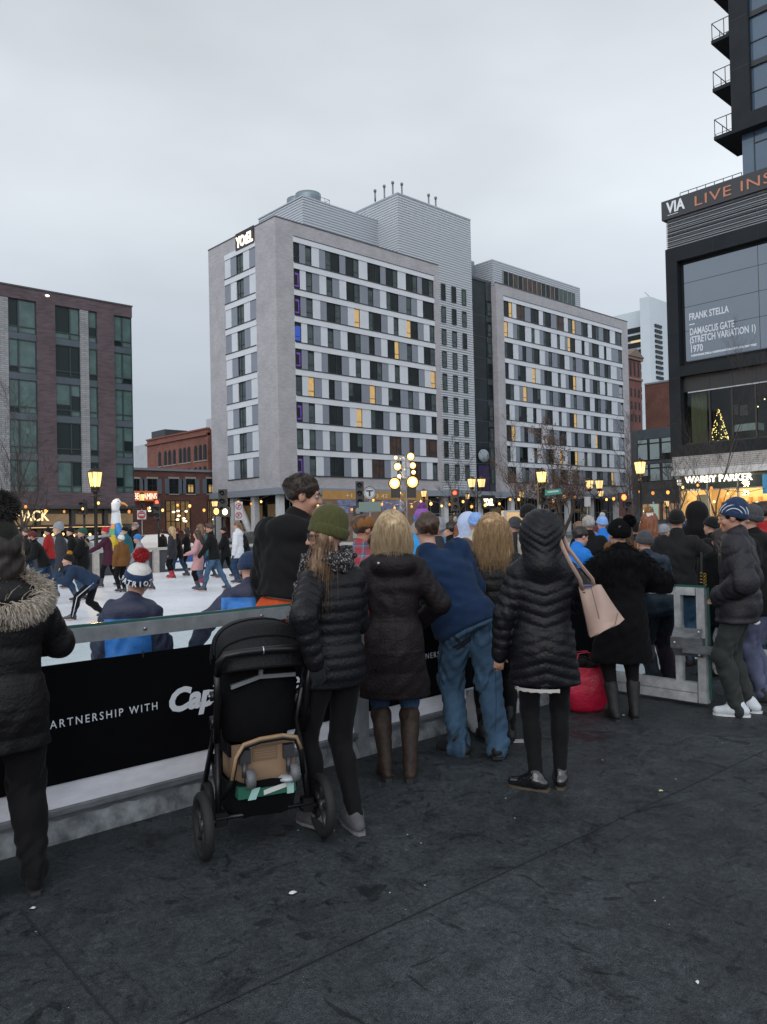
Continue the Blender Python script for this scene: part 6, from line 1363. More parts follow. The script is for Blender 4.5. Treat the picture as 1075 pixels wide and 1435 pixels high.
            ms = MB(Q['sole'] or mat('sole_black', (.015, .015, .016), .7)); hz_ = zs-zf
            outline = [(-.085, -.02), (-.088, .02), (-.05, .036), (.03, .036), (.11, .044), (.17, .034), (.197, .008), (.195, -.014), (.165, -.036), (.11, -.044), (.03, -.036), (-.05, -.034)]
            if Q['kind'] == 'skate':
                for x in (-.045, .10): ms.obox(a*[1, 1, 0]+td*x*s+ZX*(zf+.035*s), td*.03*s, sdv*.012*s, ZX*.015*s)
                ms.mats.append(mat('skate_blade', (.55, .57, .6), .2, metal=.9)); ms.obox(a*[1, 1, 0]+td*.035*s+ZX*(zf+.013*s), td*.135*s, sdv*.003*s, ZX*.013*s, 1); ms.build('blade', None, True).parent = sh_
            else:
                lo_, hi_ = [], []
                for x, y in outline: p = a*[1, 1, 0]+td*x*1.03*s+sdv*y*1.04*s; lo_.append(p+ZX*(zf+.001)); hi_.append(p+ZX*(zs+.006*s+(.012*s if x < -.03 and Q.get('heel') else 0)))
                n = len(outline); ms.add(lo_+hi_, [tuple(range(n-1, -1, -1)), tuple(range(n, 2*n))]+[(k, (k+1) % n, n+(k+1) % n, n+k) for k in range(n)]); ms.build('sole', None, True).parent = sh_
            J.setdefault('shoes', []).append((sh_, a, td, sdv, zs))
    if glove:
        for a, b in ((WL, EL), (WR, ER)):
            f = F(np.minimum(a, b)-.16, np.maximum(a, b)+.16, min(vx, .011) if vx < .02 else vx); dr = (a-b)/np.linalg.norm(a-b); sd = np.cross(dr, fwd); sd /= np.linalg.norm(sd)+1e-9; nn = np.cross(sd, dr)
            f.cone(a-dr*.02*s, a+dr*.08*s, .034*s, .043*s, k=.02, flat=(nn, 1.35))
            for q in range(4):
                r0_ = a+dr*.08*s+sd*(q-1.5)*.021*s; ln = (.058, .07, .066, .052)[q]*s; f.cone(r0_, r0_+dr*ln*.6, .0125*s, .0125*s, k=.006); f.cone(r0_+dr*ln*.6, r0_+dr*ln*.95-nn*.025*s*(1 if a is WR else -1), .0125*s, .011*s, k=.006)
            f.cone(a+dr*.03*s+sd*.03*s, a+dr*.075*s+sd*.066*s, .015*s, .013*s, k=.01); emit(f.mesh('glove', glove))
    # ---- hair and hats
    vh = min(vx, .010) if vx < .02 else vx*.75
    if hair:
        K = dict(kind='short', m=None); K.update(hair); f = F(Hc-np.array([.24, .24, .52 if K['kind'] in ('long',) else .3])*max(hk, 1), Hc+np.array([.24, .24, .22]), vh); kd = K['kind']
        if kd == 'short':
            f.ell(hpt(0, -.016, .04), np.array((.084, .104, .094))*hk, RH_, .01); f.ell(hpt(0, .14, -.045), np.array((.10, .105, .092))*hk, RH_, .015, 'cut'); f.ell(hpt(0, -.02, -.12), np.array((.15, .14, .085))*hk, RH_, .02, 'cut')
            if K.get('quiff'): f.ell(hpt(0, .07, .10), np.array((.055, .035, .026))*hk, RH_, .02)
            f.noise(.006, 55, 4)
        elif kd == 'bob':
            f.ell(hpt(0, -.012, .035), np.array((.098, .113, .102))*hk, RH_, .01); f.loft(hpt(0, -.02, .06), hpt(0, -.03, -.165), RH_[:, 0], [(0, .09*hk, .105*hk), (.5, .108*hk, .108*hk), (.85, .108*hk, .095*hk), (1, .088*hk, .075*hk)], k=.03); f.ell(hpt(0, .12, -.07), np.array((.066, .085, .13))*hk, RH_, .02, 'cut'); f.noise(.006, 40, 6)
        elif kd == 'long':
            f.ell(hpt(0, -.012, .035), np.array((.093, .112, .10))*hk, RH_, .01); ln = K.get('len', .34); bk_ = K.get('back', -.10)
            f.loft(hpt(0, -.03, .05), hpt(K.get('sw', 0), bk_, -.05)-ZX*ln*hk, RH_[:, 0], [(0, .088*hk, .09*hk), (.3, .112*hk, .085*hk), (.6, .125*hk, .062*hk), (.9, .11*hk, .045*hk), (1, .07*hk, .03*hk)], k=.03); f.ell(hpt(0, .13, -.06), np.array((.062, .09, .13))*hk, RH_, .02, 'cut'); f.noise(.010, 32, SEED(label) % 50)
        elif kd == 'pony':
            f.ell(hpt(0, -.016, .036), np.array((.084, .103, .092))*hk, RH_, .01); f.cone(hpt(0, -.11, .03), hpt(.01, -.16, -.18), .03*hk, .018*hk, .02); f.ell(hpt(0, .13, -.05), np.array((.08, .09, .10))*hk, RH_, .02, 'cut')
        J['hair'] = emit(f.mesh('hair', K['m']))
        if K.get('beard'):
            f = F(Hc-.2, Hc+.2, vh); f.ell(hpt(0, .028, -.062), np.array((.066, .072, .068))*hk, RH_, .01); f.ell(hpt(0, .105, -.0), np.array((.05, .06, .052))*hk, RH_, .01, 'cut'); f.ell(hpt(0, -.05, .0), np.array((.2, .075, .2))*hk, RH_, .01, 'cut'); f.noise(.005, 60, 2); emit(f.mesh('beard', K['m']))
    if hat:
        K = dict(kind='beanie', m=None, rib=0, h=1.0, cuff=None); K.update(hat); f = F(Hc-.24*hk, Hc+np.array([.24, .24, .30])*hk, vh)
        pn_ = RH_@np.array([0, .36, -.93]); p0_ = hpt(0, .06, .028); kd = K['kind']
        if kd in ('beanie', 'pom'):
            f.ell(hpt(0, -.014, .042), np.array((.089, .110, .094*K['h']+.006))*hk, RH_, .005)
            if K['h'] > 1.1: f.ell(hpt(0, -.04, .09), np.array((.07, .08, .075))*hk, RH_, .03)
            if K['rib']:
                X, Y, Z = np.meshgrid(*f.ax, indexing='ij'); Q = (np.stack([X, Y, Z], -1)-Hc)@RH_; f.g = f.g+(.0035*np.abs(np.sin(np.arctan2(Q[..., 0], Q[..., 1]+.014)*K['rib']))).astype(np.float32)
            f.plane(p0_, pn_)
            J['hat'] = emit(f.mesh('beanie', K['m']))
            f = F(Hc-.24*hk, Hc+.24*hk, vh); f.ell(hpt(0, -.014, .034), np.array((.0965, .1175, .105))*hk, RH_, .005)
            if K['rib']:
                X, Y, Z = np.meshgrid(*f.ax, indexing='ij'); Q = (np.stack([X, Y, Z], -1)-Hc)@RH_; f.g = f.g+(.003*np.abs(np.sin(np.arctan2(Q[..., 0], Q[..., 1]+.014)*K['rib']))).astype(np.float32)
            f.plane(p0_, pn_); f.plane(p0_-pn_*K.get('cuffh', .05)*hk, -pn_); f.noise(.0025, 30, 2); o = f.mesh('hat_cuff', K['cuff'] or K['m'])
            if o is not None: o.parent = J['hat'] or t
            if kd == 'pom':
                R_ = np.random.default_rng(9); pr_ = K.get('pr', .045)*hk; c = hpt(*K.get('pp', (0, -.035, .14*K['h']+.01))); dv = R_.normal(size=(K.get('pn', 260), 3)); dv /= np.linalg.norm(dv, axis=1)[:, None]
                b = MB(K['pm']); b.ball(c, pr_*.78, 0, 12); o = b.build('pompom', None, True); o.parent = J['hat'] or t
                o2 = strands('pompom_yarn', c+dv*pr_*.6, dv, K['pm'], pr_*.55, 3, .004 if vx < .015 else .007, .1, .4, seed=2); o2.parent = o
        elif kd == 'cap':
            f.ell(hpt(0, -.012, .045), np.array((.087, .108, .088))*hk, RH_, .005); f.plane(hpt(0, .06, .036), RH_@np.array([0, .25, -.97])); J['hat'] = emit(f.mesh('cap', K['m']))
            b = MB(K['m']); n = 10; vs = []
            for k in range(n+1): a = math.pi*(.12+.76*k/n); vs += [hpt(.083*math.cos(a), .005+.085*math.sin(a), .045), hpt(.078*math.cos(a), .02+.165*math.sin(a), .030)]
            vs += [np.array(v)-RH_[:, 2]*.005 for v in vs]; m_ = 2*(n+1)
            b.add(vs, [(2*k, 2*k+1, 2*k+3, 2*k+2) for k in range(n)]+[(m_+2*k+2, m_+2*k+3, m_+2*k+1, m_+2*k) for k in range(n)]+[(2*k+1, m_+2*k+1, m_+2*k+3, 2*k+3) for k in range(n)], 0, True); b.build('cap_visor', None, True).parent = J['hat'] or t
    if xtra: xtra(J)
    return J
# ------------------------------------------------------------------ clothes
N_BLK = nylon('nylon_black', (.0075, .0076, .0095)); N_BLK2 = nylon('nylon_soft_black', (.008, .0078, .0082), .5); N_BRN = nylon('nylon_brown_black', (.0098, .0068, .0076), .55); N_CHR = nylon('nylon_charcoal', (.020, .0195, .0235), .5)
N_NVY = nylon('nylon_navy', (.018, .028, .045), .5); W_BLK = fab('wool_black', (.0068, .0067, .0072)); W_CHR = fab('wool_charcoal', (.03, .031, .036)); W_DRK = fab('wool_dark_grey', (.013, .013, .014)); W_MRN = fab('wool_maroon', (.05, .014, .026)); W_PNK = fab('wool_pink', (.45, .25, .25))
W_GRY = fab('fleece_grey', (.25, .26, .28), ns=45, na=.25, bs=70, bst=.9); W_TAN = fab('corduroy_brown', (.15, .065, .02)); W_WHT = fab('puffer_white', (.55, .56, .58), bs=30, bst=.4); W_CRM = fab('fleece_cream', (.45, .40, .33)); W_SKY = fab('hoodie_pale_blue', (.40, .46, .62))
L_BLK = fab('leggings_black', (.0052, .0052, .006), .8); L_GRY = fab('joggers_green_grey', (.028, .032, .031), .85); L_NVY = fab('trousers_navy', (.014, .017, .026))
def denim(name, col):
    m = fab(name, col, .85, .03, 6, .35, 320, .4); return m
J_BLU = denim('denim_blue', (.045, .088, .145)); J_DRK = denim('denim_dark', (.022, .045, .085)); J_LIL = denim('denim_washed_lilac', (.075, .085, .14)); J_ORG = fab('snow_trousers_orange', (.50, .075, .022))
S_BLK = mat('shoe_black', (.006, .006, .0064), .7, bscale=90, bstr=.1); S_PAT = mat('shoe_patent', (.008, .008, .009), .12, spec=.6, coat=.5); S_BRN = mat('boot_brown_leather', (.026, .016, .011), .62, nscale=12, namt=.45, bscale=22, bstr=.8, bdist=.012, spec=.3); S_WHT = mat('sneaker_white', (.50, .53, .57), .6, bscale=120, bstr=.3); S_SOLW = mat('sole_white', (.55, .56, .58), .6); S_RED = mat('skate_red', (.35, .02, .05), .5); S_SK = mat('skate_navy', (.03, .036, .05), .45); S_GRY = fab('sneaker_grey', (.085, .085, .092))
H_BLD = hairm('hair_blonde', (.60, .46, .29), (.34, .235, .13)); H_BLD2 = hairm('hair_honey', (.54, .37, .20), (.24, .145, .07)); H_BRN = hairm('hair_brown', (.075, .04, .022), (.025, .014, .009)); H_DRK = hairm('hair_dark', (.022, .014, .010), (.008, .006, .005)); H_RED = hairm('hair_auburn', (.24, .075, .028), (.09, .028, .012)); H_LBR = hairm('hair_light_brown', (.20, .115, .06), (.08, .045, .022)); H_GRY = hairm('hair_grey', (.4, .38, .35), (.2, .19, .18))
K_OLV = knit('knit_olive', (.060, .060, .020), .14); K_BLK = knit('knit_black', (.007, .007, .0075)); K_GRY = knit('knit_grey', (.22, .23, .25)); K_DGR = knit('knit_dark_grey', (.05, .052, .058)); K_WHT = knit('knit_white', (.58, .57, .54), .1); K_RED = knit('knit_red', (.38, .02, .025), .15); K_MRN = knit('knit_maroon', (.10, .02, .022)); K_GRN = knit('knit_green', (.02, .075, .045)); K_BLU = knit('knit_blue', (.03, .16, .42)); K_NVY = knit('knit_navy', (.018, .035, .08)); K_YEL = knit('knit_yellow', (.55, .25, .02)); K_PUR = knit('knit_purple', (.22, .08, .30)); K_SKY = knit('knit_sky', (.20, .33, .62)); K_CRM = knit('knit_cream', (.55, .48, .42), .1); K_MOSS = knit('knit_moss_black', (.013, .0135, .010)); K_FUR = mat('pom_tan_fur', (.30, .17, .08), .9); K_BFUR = mat('fur_black', (.004, .004, .0045), .95, spec=.1)
FURM = hairm('fur_beige', (.58, .52, .44), (.26, .21, .16)); G_TEAL = knit('glove_teal', (.12, .45, .42)); G_BLK = fab('glove_black', (.012, .014, .016))
def zone(name, lo, hi, zl, xl):
    """two-tone jacket: the pale colour sits on the lower body panels, the dark on yoke and sleeves"""
    m = mat(name, lo, .6, bscale=60, bstr=.4); N = m.node_tree.nodes; L = m.node_tree.links; p = N['Principled BSDF']; t = N.new('ShaderNodeTexCoord'); s = N.new('ShaderNodeSeparateXYZ'); L.new(t.outputs['Object'], s.inputs[0])
    a = N.new('ShaderNodeMath'); a.operation = 'LESS_THAN'; L.new(s.outputs[2], a.inputs[0]); a.inputs[1].default_value = zl; b = N.new('ShaderNodeMath'); b.operation = 'ABSOLUTE'; L.new(s.outputs[0], b.inputs[0]); c = N.new('ShaderNodeMath'); c.operation = 'LESS_THAN'; L.new(b.outputs[0], c.inputs[0]); c.inputs[1].default_value = xl
    d = N.new('ShaderNodeMath'); d.operation = 'MULTIPLY'; L.new(a.outputs[0], d.inputs[0]); L.new(c.outputs[0], d.inputs[1]); x = N.new('ShaderNodeMix'); x.data_type = 'RGBA'; L.new(d.outputs[0], x.inputs[0]); x.inputs[6].default_value = (*hi, 1); x.inputs[7].default_value = (*lo, 1); L.new(x.outputs[2], p.inputs['Base Color']); return m
def plaid(name):
    m = mat(name, (.3, .05, .05), .85, bscale=200, bstr=.3); N = m.node_tree.nodes; L = m.node_tree.links; p = N['Principled BSDF']; t = N.new('ShaderNodeTexCoord'); s = N.new('ShaderNodeSeparateXYZ'); L.new(t.outputs['Object'], s.inputs[0]); f = []
    for i, per in ((0, .085), (2, .085)):
        a = N.new('ShaderNodeMath'); a.operation = 'MULTIPLY'; a.inputs[1].default_value = 1/per; L.new(s.outputs[i], a.inputs[0]); b = N.new('ShaderNodeMath'); b.operation = 'FRACT'; L.new(a.outputs[0], b.inputs[0]); r = N.new('ShaderNodeValToRGB'); r.color_ramp.interpolation = 'CONSTANT'
        for q, c in ((0., (.33, .03, .035)), (.34, (.10, .15, .22)), (.5, (.34, .34, .36)), (.55, (.06, .09, .15)), (.8, (.33, .03, .035))):
            e = r.color_ramp.elements.new(q); e.color = (*c, 1)
        L.new(b.outputs[0], r.inputs[0]); f.append(r)
    x = N.new('ShaderNodeMix'); x.data_type = 'RGBA'; x.inputs[0].default_value = .5; L.new(f[0].outputs[0], x.inputs[6]); L.new(f[1].outputs[0], x.inputs[7]); L.new(x.outputs[2], p.inputs['Base Color']); return m
def local(px, d, face, P):
    """a point of the place in the figure's own frame (x right, y ahead, z up)"""
    pos = at(px, hor(px), d=d); a = math.atan2(pos[1], pos[0])+math.radians(face)-math.pi/2; q = np.array(P)-np.array((pos[0], pos[1], 0)); c, s_ = math.cos(-a), math.sin(-a); return np.array((q[0]*c-q[1]*s_, q[0]*s_+q[1]*c, q[2]))
def dfeet(px, y): return CF*CH/(y-hor(px))
NV = .0105     # surface detail of the near figures
SG = dict(kind='shoe', m=S_BLK); SKT = dict(kind='skate', m=S_SK, h=.17); SKR = dict(kind='skate', m=S_RED, h=.17)
SPEC = 'spectators along the rink fence'; SKATE = 'skaters on the ice'
def head_strands(J, m, N, L, wave, grav, name='hair_strands', seed=1, zmin=-.02, clump=0, curl=.10, r=.0015, back=True, rad=(.096, .114, .106)):
    R_ = np.random.default_rng(seed); P, D = [], []; rd = np.array(rad)*J['hk']; c0 = J['hpt'](0, -.012, .035); R = J['RH']
    while len(P) < N:
        v = R_.normal(size=3); v /= np.linalg.norm(v)
        if v[2] < zmin or (v[1] > .55 and v[2] < .75): continue
        P.append(c0+R@(v*rd*.98)); tg = np.array([v[0]*.8, v[1]*.5-.25, -.25]); tg -= v*(tg@v)*.9; D.append(R@(tg/np.linalg.norm(tg)))
    big = np.array([rd[0]*1.03, rd[1]*1.03, rd[2]*1.05])
    def follow(Q):
        q = (Q-c0)@R; dn = q.copy(); dn[:, 2] = np.where(q[:, 2] < 0, q[:, 2]*.15, q[:, 2]); n = np.linalg.norm(dn/big, axis=1); k = np.where(n < 1, 1/np.maximum(n, .2), 1)[:, None]; sc = np.concatenate([k, k, np.where(q[:, 2:3] < 0, 1, k)], 1); return (q*sc)@R.T+c0
    o = strands(name, P, D, m, L, 11, r, grav, curl, wave, seed, follow, clump); J['emit'](o); return o
# ------------------------------------------------------------------ spectators in front of the fence
person(0, head=727, d=3.66, face=10, label='woman in black puffer coat with beige fur hood and dark bobble hat at left edge', vx=NV, female=True, group=SPEC, hy=-.1,
  top=dict(m=N_BLK2, hem=.24, th=.030, q=(.12, .010), hood='fur', furm=FURM, furn=6500, wr=.006), fl=(-.10, 0), fr=(.13, -.02), legs=dict(m=L_BLK, th=.03, wr=.01), shoes=dict(kind='boot', m=fab('boot_suede_black', (.006, .006, .006), .9), h=.14), hl=(-.16, .24, 1.12), hrh=(.10, .28, 1.10), pl=(-1, -.4, -.5), pr=(1, -.4, -.5),
  hat=dict(kind='pom', m=K_MOSS, rib=14, pm=K_MOSS, pr=.085, pp=(0, -.03, .20), pn=900, h=1.15, cuffh=.13), hair=dict(kind='bob', m=H_DRK))
HB = at(441, 927, d=4.06)     # where the pushchair handle is held
FACE2 = 38
def olive_x(J):
    h = J['hpt']; f = F(J['Nk']-np.array([.24, .24, .42]), J['Nk']+np.array([.24, .24, .2]), NV); c = J['Nk']+J['up']*.03; r, fw_ = J['rgt'], J['fwd']
    for k in range(12):
        a, b = 6.2832*k/12, 6.2832*(k+1)/12; p = lambda w_: c+r*.096*math.cos(w_)+fw_*(.092*math.sin(w_)+.02)+J['up']*(.03*math.cos(w_*2)-.02*math.sin(w_)); f.cone(p(a), p(b), .043, .043, .03)
    f.cone(c+fw_*.13-r*.06, c+fw_*.17-r*.10-ZX*.34, .055, .075, .03); f.noise(.014, 42, 3)
    m = mat('scarf_knit', (.2, .2, .2), .95, bscale=130, bstr=.9); N = m.node_tree.nodes; L = m.node_tree.links; t = N.new('ShaderNodeTexCoord'); n = N.new('ShaderNodeTexNoise'); n.inputs['Scale'].default_value = 95; L.new(t.outputs['Object'], n.inputs[0]); q = N.new('ShaderNodeValToRGB'); q.color_ramp.elements[0].position = .54; q.color_ramp.elements[0].color = (.010, .0095, .010, 1); q.color_ramp.elements[1].position = .66; q.color_ramp.elements[1].color = (.34, .31, .31, 1); L.new(n.outputs[0], q.inputs[0]); L.new(q.outputs[0], N['Principled BSDF'].inputs['Base Color'])
    J['emit'](f.mesh('scarf', m))
    b = MB(m_blk); R = J['RH']
    for q in (-1, 1):
        c0 = h(q*.034, .103, .008); b.obox(c0, R[:, 0]*.025, R[:, 1]*.003, R[:, 2]*.02); b.tube([h(q*.058, .10, .013), h(q*.08, .06, .012), h(q*.082, -.01, .008)], .003, 5)
    b.obox(h(0, .106, .014), R[:, 0]*.012, R[:, 1]*.002, R[:, 2]*.003); J['emit'](b.build('sunglasses', None, True))
    # long hair falling in front of the shoulder
    f = F(J['Hc']-np.array([.3, .3, .5]), J['Hc']+.2, NV); f.cone(h(-.06, .03, .0), h(-.085, .07, -.14), .035, .04, .03); f.cone(h(-.085, .07, -.14), h(-.11, .12, -.34), .04, .022, .03); f.noise(.008, 50, 8); J['emit'](f.mesh('hair', H_LBR))
    R_ = np.random.default_rng(6); P = [h(-.06+R_.normal(0, .02), .03+R_.normal(0, .025), R_.normal(0, .02)-.02) for _ in range(420)]; D = [np.array(h(-.1, .07, -.2))-np.array(h(-.06, .03, 0))+R_.normal(0, .02, 3) for _ in P]; D = [d_/np.linalg.norm(d_) for d_ in D]; J['emit'](strands('hair_strands', P, D, H_LBR, .36, 8, .0016, .25, .12, .05, 4))
    for q in ((.05, -.098, .07), (.062, -.09, -.012)):
        MB(emat('bobble_hat_light', (.75, 1, .25), 5)).ball(h(*q), .007, 0, 8).build('hat_light', None, True).parent = J['hat']
person(465, head=712, d=4.36, face=FACE2, label='woman in olive beanie, sunglasses and black quilted jacket holding the pushchair', vx=NV, female=True, group=SPEC, hy=1.0, hp=.06, eyes=False,
  top=dict(m=N_BLK, hem=.12, th=.022, q=(.062, .010), sq=(.06, .009), collar=.4), legs=dict(m=L_BLK, th=.008), shoes=dict(m=S_GRY, h=.0, sole=mat('sole_grey', (.14, .14, .145), .7)), hl=local(465, 4.36, FACE2, HB), pl=(-.8, -.7, -.3), hrh=(.12, .28, 1.02), glove=G_BLK, fl=(-.06, .08), fr=(.055, -.09), toe=(.1, -.3),
  hat=dict(kind='beanie', m=K_OLV, rib=30, h=1.42, cuffh=.062), xtra=olive_x)
def bob_x(J):
    sm_ = mat('coat_seam_dark', (.004, .003, .0035), .9); [sewn(J, J['jacket'], 'coat_seam', J['Pv'], [l_], .005, sm_) for l_ in ([(0., .40), (0., -.34)], [(-.115, .36), (-.095, .1), (-.12, -.34)], [(.115, .36), (.095, .1), (.12, -.34)], [(-.2, .13), (.2, .13)])]
    head_strands(J, H_BLD, 2400, .225, .03, 1.2, seed=3, zmin=.05, rad=(.095, .112, .104), r=.0013, curl=.05)
    MB(mat('snap_button', (.5, .45, .4), .3, metal=.6)).ball(J['Nk']-J['fwd']*.155-J['rgt']*.10-J['up']*.03, .010, 0, 8).build('hood_snap', None, True).parent = J['jacket']
person(549, head=711, d=5.2, face=4, label='blonde woman with bob in long dark coat, jeans and brown knee boots', vx=NV, female=True, group=SPEC, hy=-.03,
  top=dict(m=N_BRN, hem=.39, th=.026, q=(.15, .007), sq=(.2, .004), hood='down', flare=.02, wr=.006, kind='coat', waist=.008), legs=dict(m=J_DRK, th=.006, stop=.32), shoes=dict(kind='boot', m=S_BRN, h=.34, heel=1), hl=(-.20, .20, 1.0), hrh=(.20, .2, 1.0), pl=(-1, -.7, -.3), pr=(1, -.7, -.3), fl=(-.075, 0), fr=(.085, -.03),
  hair=dict(kind='bob', m=H_BLD), xtra=bob_x)
def jeans_x(J):
    # pockets, seams and the crossed dark strokes on the right back pocket, as seen
    c = J['Pv']*1.0; T_ = J['trousers']; th_ = mat('denim_thread', (.10, .13, .16), .8); dk = mat('denim_seam_dark', (.012, .03, .06), .9)
    sewn(J, T_, 'back_seam', c, [[(.01, .05), (.012, -.16)]], .006, dk)
    for sg in (-1, 1):
        pk = [[(sg*.035, -.02), (sg*.145, -.02)], [(sg*.035, -.02), (sg*.035, -.145), (sg*.09, -.175), (sg*.145, -.145), (sg*.145, -.02)]]
        sewn(J, T_, 'pocket_stitching', c, pk, .0045, dk); sewn(J, T_, 'side_seam', c, [[(sg*.175, .0), (sg*.185, -.35), (sg*.16, -.75)]], .005, dk)
    sewn(J, T_, 'pocket_strokes', c+ZX*(-.095)-J['rgt']*.075, [[(-.055, .045), (.035, -.05)], [(-.05, -.045), (.07, .03)], [(-.02, -.06), (.085, .004)]], .018, mat('pocket_stitch_dark', (.010, .012, .018), .8), -1, .004)
    sewn(J, J['jacket'], 'hem_band', J['Pv'], [[(-.26, -.0), (.26, .0)]], .004, mat('knit_seam_navy', (.005, .011, .028), .9))
person(648, d=5.72, H=1.86, face=12, label='man in navy sweatshirt and baggy jeans leaning over the fence', vx=NV, group=SPEC, build=1.16, lean=.40, side=-.40, pel=(.0, -.05), hp=-.1, hr=.2,
  top=dict(m=fab('sweatshirt_navy', (.010, .025, .062), .9, .05, 8, .2, 200, .4), hem=.05, th=.034, wr=.012, collar=.2), legs=dict(m=J_BLU, th=.020, wr=.016, bag=.016), shoes=dict(m=S_BLK, r=.046), fl=(-.06, -.02), fr=(.19, -.14), toe=(.75, -.5), hl=(-.42, .42, 1.10), hrh=(.10, .46, 1.10), pl=(-.6, .1, -1), pr=(.35, .1, -1), kr=(.2, 1, 0),
  hair=dict(kind='short', m=H_BRN), xtra=jeans_x)
def wavy_x(J): head_strands(J, H_BLD2, 3000, .34, .15, 1.6, seed=8, zmin=-.1, clump=18, rad=(.093, .110, .104), r=.0016, curl=.18)
person(690, head=715, d=6.05, face=6, label='woman with long wavy blonde hair in black jacket beside the navy sweatshirt', vx=NV, female=True, group=SPEC,
  top=dict(m=N_BLK2, hem=.10, th=.03, q=(.09, .010), wr=.004), legs=dict(m=L_BLK, th=.012), shoes=dict(kind='boot', m=S_BLK, h=.16), hl=(-.2, .22, 1.08), hrh=(.2, .25, 1.1), pl=(-1, -.7, -.3), pr=(1, -.7, -.3),
  hair=dict(kind='long', m=H_BLD2, len=.17, back=-.11), xtra=wavy_x)
def hooded_x(J):
    b = MB(mat('shirt_hem_white', (.42, .40, .38), .8)); c = J['Pv']-ZX*.262*J['s']; n = 18; vs = []
    for k in range(n+1): a = math.pi*(1.02+.62*k/n); vs += [c+J['rgt']*.188*math.cos(a)+J['fwd']*.14*math.sin(a), c+J['rgt']*.186*math.cos(a)+J['fwd']*.138*math.sin(a)-ZX*(.022+.003*math.sin(k*2.2))]
    b.add(vs, [(2*k, 2*k+2, 2*k+3, 2*k+1) for k in range(n)], 0, True); b.build('shirt_hem', None, True).parent = J['t']
person(758, head=715, d=4.97, face=4, label='woman in black chevron quilted coat with hood up and beige handbag', vx=.0095, female=True, group=SPEC, hy=-.06,
  top=dict(m=N_BLK, hem=.26, th=.030, q=(.066, .011), sq=(.062, .010), chev=-.32, hood='up', hq=.048, flare=.015, kind='coat', wr=.003), legs=dict(m=L_BLK, th=.006, wr=.003), shoes=dict(m=S_PAT, sole=mat('sole_tan_edge', (.06, .045, .03), .6), h=-.02), fl=(-.075, -.06), fr=(.085, .02), toe=(1.15, -.1), hl=(-.27, .04, .83), hrh=(.22, .30, 1.10), pr=(1, -.5, -.6), pl=(-1, -.5, 0), xtra=hooded_x)
P6 = at(758, hor(758), d=4.97); P6h = math.atan2(P6[1], P6[0])+math.radians(4)-math.pi/2
def furcoat_x(J):
    me = J['jacket'].data; n = len(me.vertices); co = np.empty(n*3); no_ = np.empty(n*3); me.vertices.foreach_get('co', co); me.vertices.foreach_get('normal', no_); co = co.reshape(-1, 3); no_ = no_.reshape(-1, 3); R_ = np.random.default_rng(2); top_ = np.where(co[:, 2] > J['Ch'][2]-.22)[0]; ix = R_.choice(top_, 2200); J['emit'](strands('fur_collar', co[ix], no_[ix]+R_.normal(0, .4, (len(ix), 3)), K_BFUR, .045, 3, .0022, .8, .3, seed=3))
person(868, head=724, d=6.6, face=14, label='person in long black coat with fuzzy collar and black bobble hat by the red bag', vx=.012, female=True, group=SPEC, hy=.25,
  top=dict(m=fab('coat_plush_black', (.0040, .0040, .0045), .95, .02, 40, .3, 60, 1.0), hem=.42, th=.045, wr=.008, hood='down', kind='coat', flare=.03, noise=.006), legs=dict(m=L_BLK, th=.012, stop=.6), shoes=dict(kind='boot', m=S_BLK, h=.22), hl=(-.2, .2, 1.1), hrh=(.2, .22, 1.1), pl=(-1, -.7, -.3), pr=(1, -.7, -.3), fl=(-.09, 0), fr=(.1, .04),
  hat=dict(kind='pom', m=K_BFUR, pm=K_BFUR, pr=.055, pp=(.07, -.06, .115), pn=500, cuffh=.08), hair=dict(kind='short', m=H_DRK), xtra=furcoat_x)
person(919, head=739, d=7.75, face=28, label='youth in grey knit hat and navy puffer leaning on the open gate', vx=.013, group=SPEC, lean=.18, side=-.12, kid=False, hr=.1, hp=.15,
  top=dict(m=N_NVY, hem=.12, th=.03, q=(.11, .010), hood='down', wr=.006), legs=dict(m=L_NVY, th=.02, wr=.010, bag=.01), shoes=dict(m=S_BLK), fl=(-.08, -.05), fr=(.10, -.02), hl=(-.32, .18, 1.08), hrh=(.05, .35, 1.1), pl=(-1, -.3, -.6), pr=(1, -.4, -.6),
  hat=dict(kind='beanie', m=K_DGR, rib=18, h=1.1, cuffh=.07, cuff=K_DGR))
person(948, head=711, d=9.0, face=-8, label='man in black beanie and dark jacket standing just inside the gate', vx=.015, group=SPEC, floor=-.012, hy=.1,
  top=dict(m=W_DRK, hem=.13, th=.035, wr=.012), legs=dict(m=J_BLU, th=.012, wr=.008), shoes=SG, hl=(-.3, .1, .85), hrh=(.34, .30, 1.10), pr=(1, -.3, -.5), hat=dict(kind='beanie', m=K_BLK, rib=20))
person(977, head=703, d=11.2, face=0, label='person in black hooded sweatshirt seen from behind against the lit shop', vx=.018, floor=-.012, group=SPEC, top=dict(m=W_BLK, hem=.12, th=.03, hood='up', wr=.008), legs=dict(m=L_BLK, th=.02), shoes=SG)
person(1010, head=738, d=8.2, face=40, label='person in black fluffy coat and black boots half hidden behind the striped hat', vx=.016, female=True, group=SPEC, top=dict(m=fab('coat_plush_black'), hem=.3, th=.05, noise=.010, kind='coat'), legs=dict(m=L_BLK, th=.008), shoes=dict(kind='boot', m=S_PAT, h=.2), hair=dict(kind='long', m=H_DRK, len=.2), fl=(-.1, .1), toe=(.5, .3))
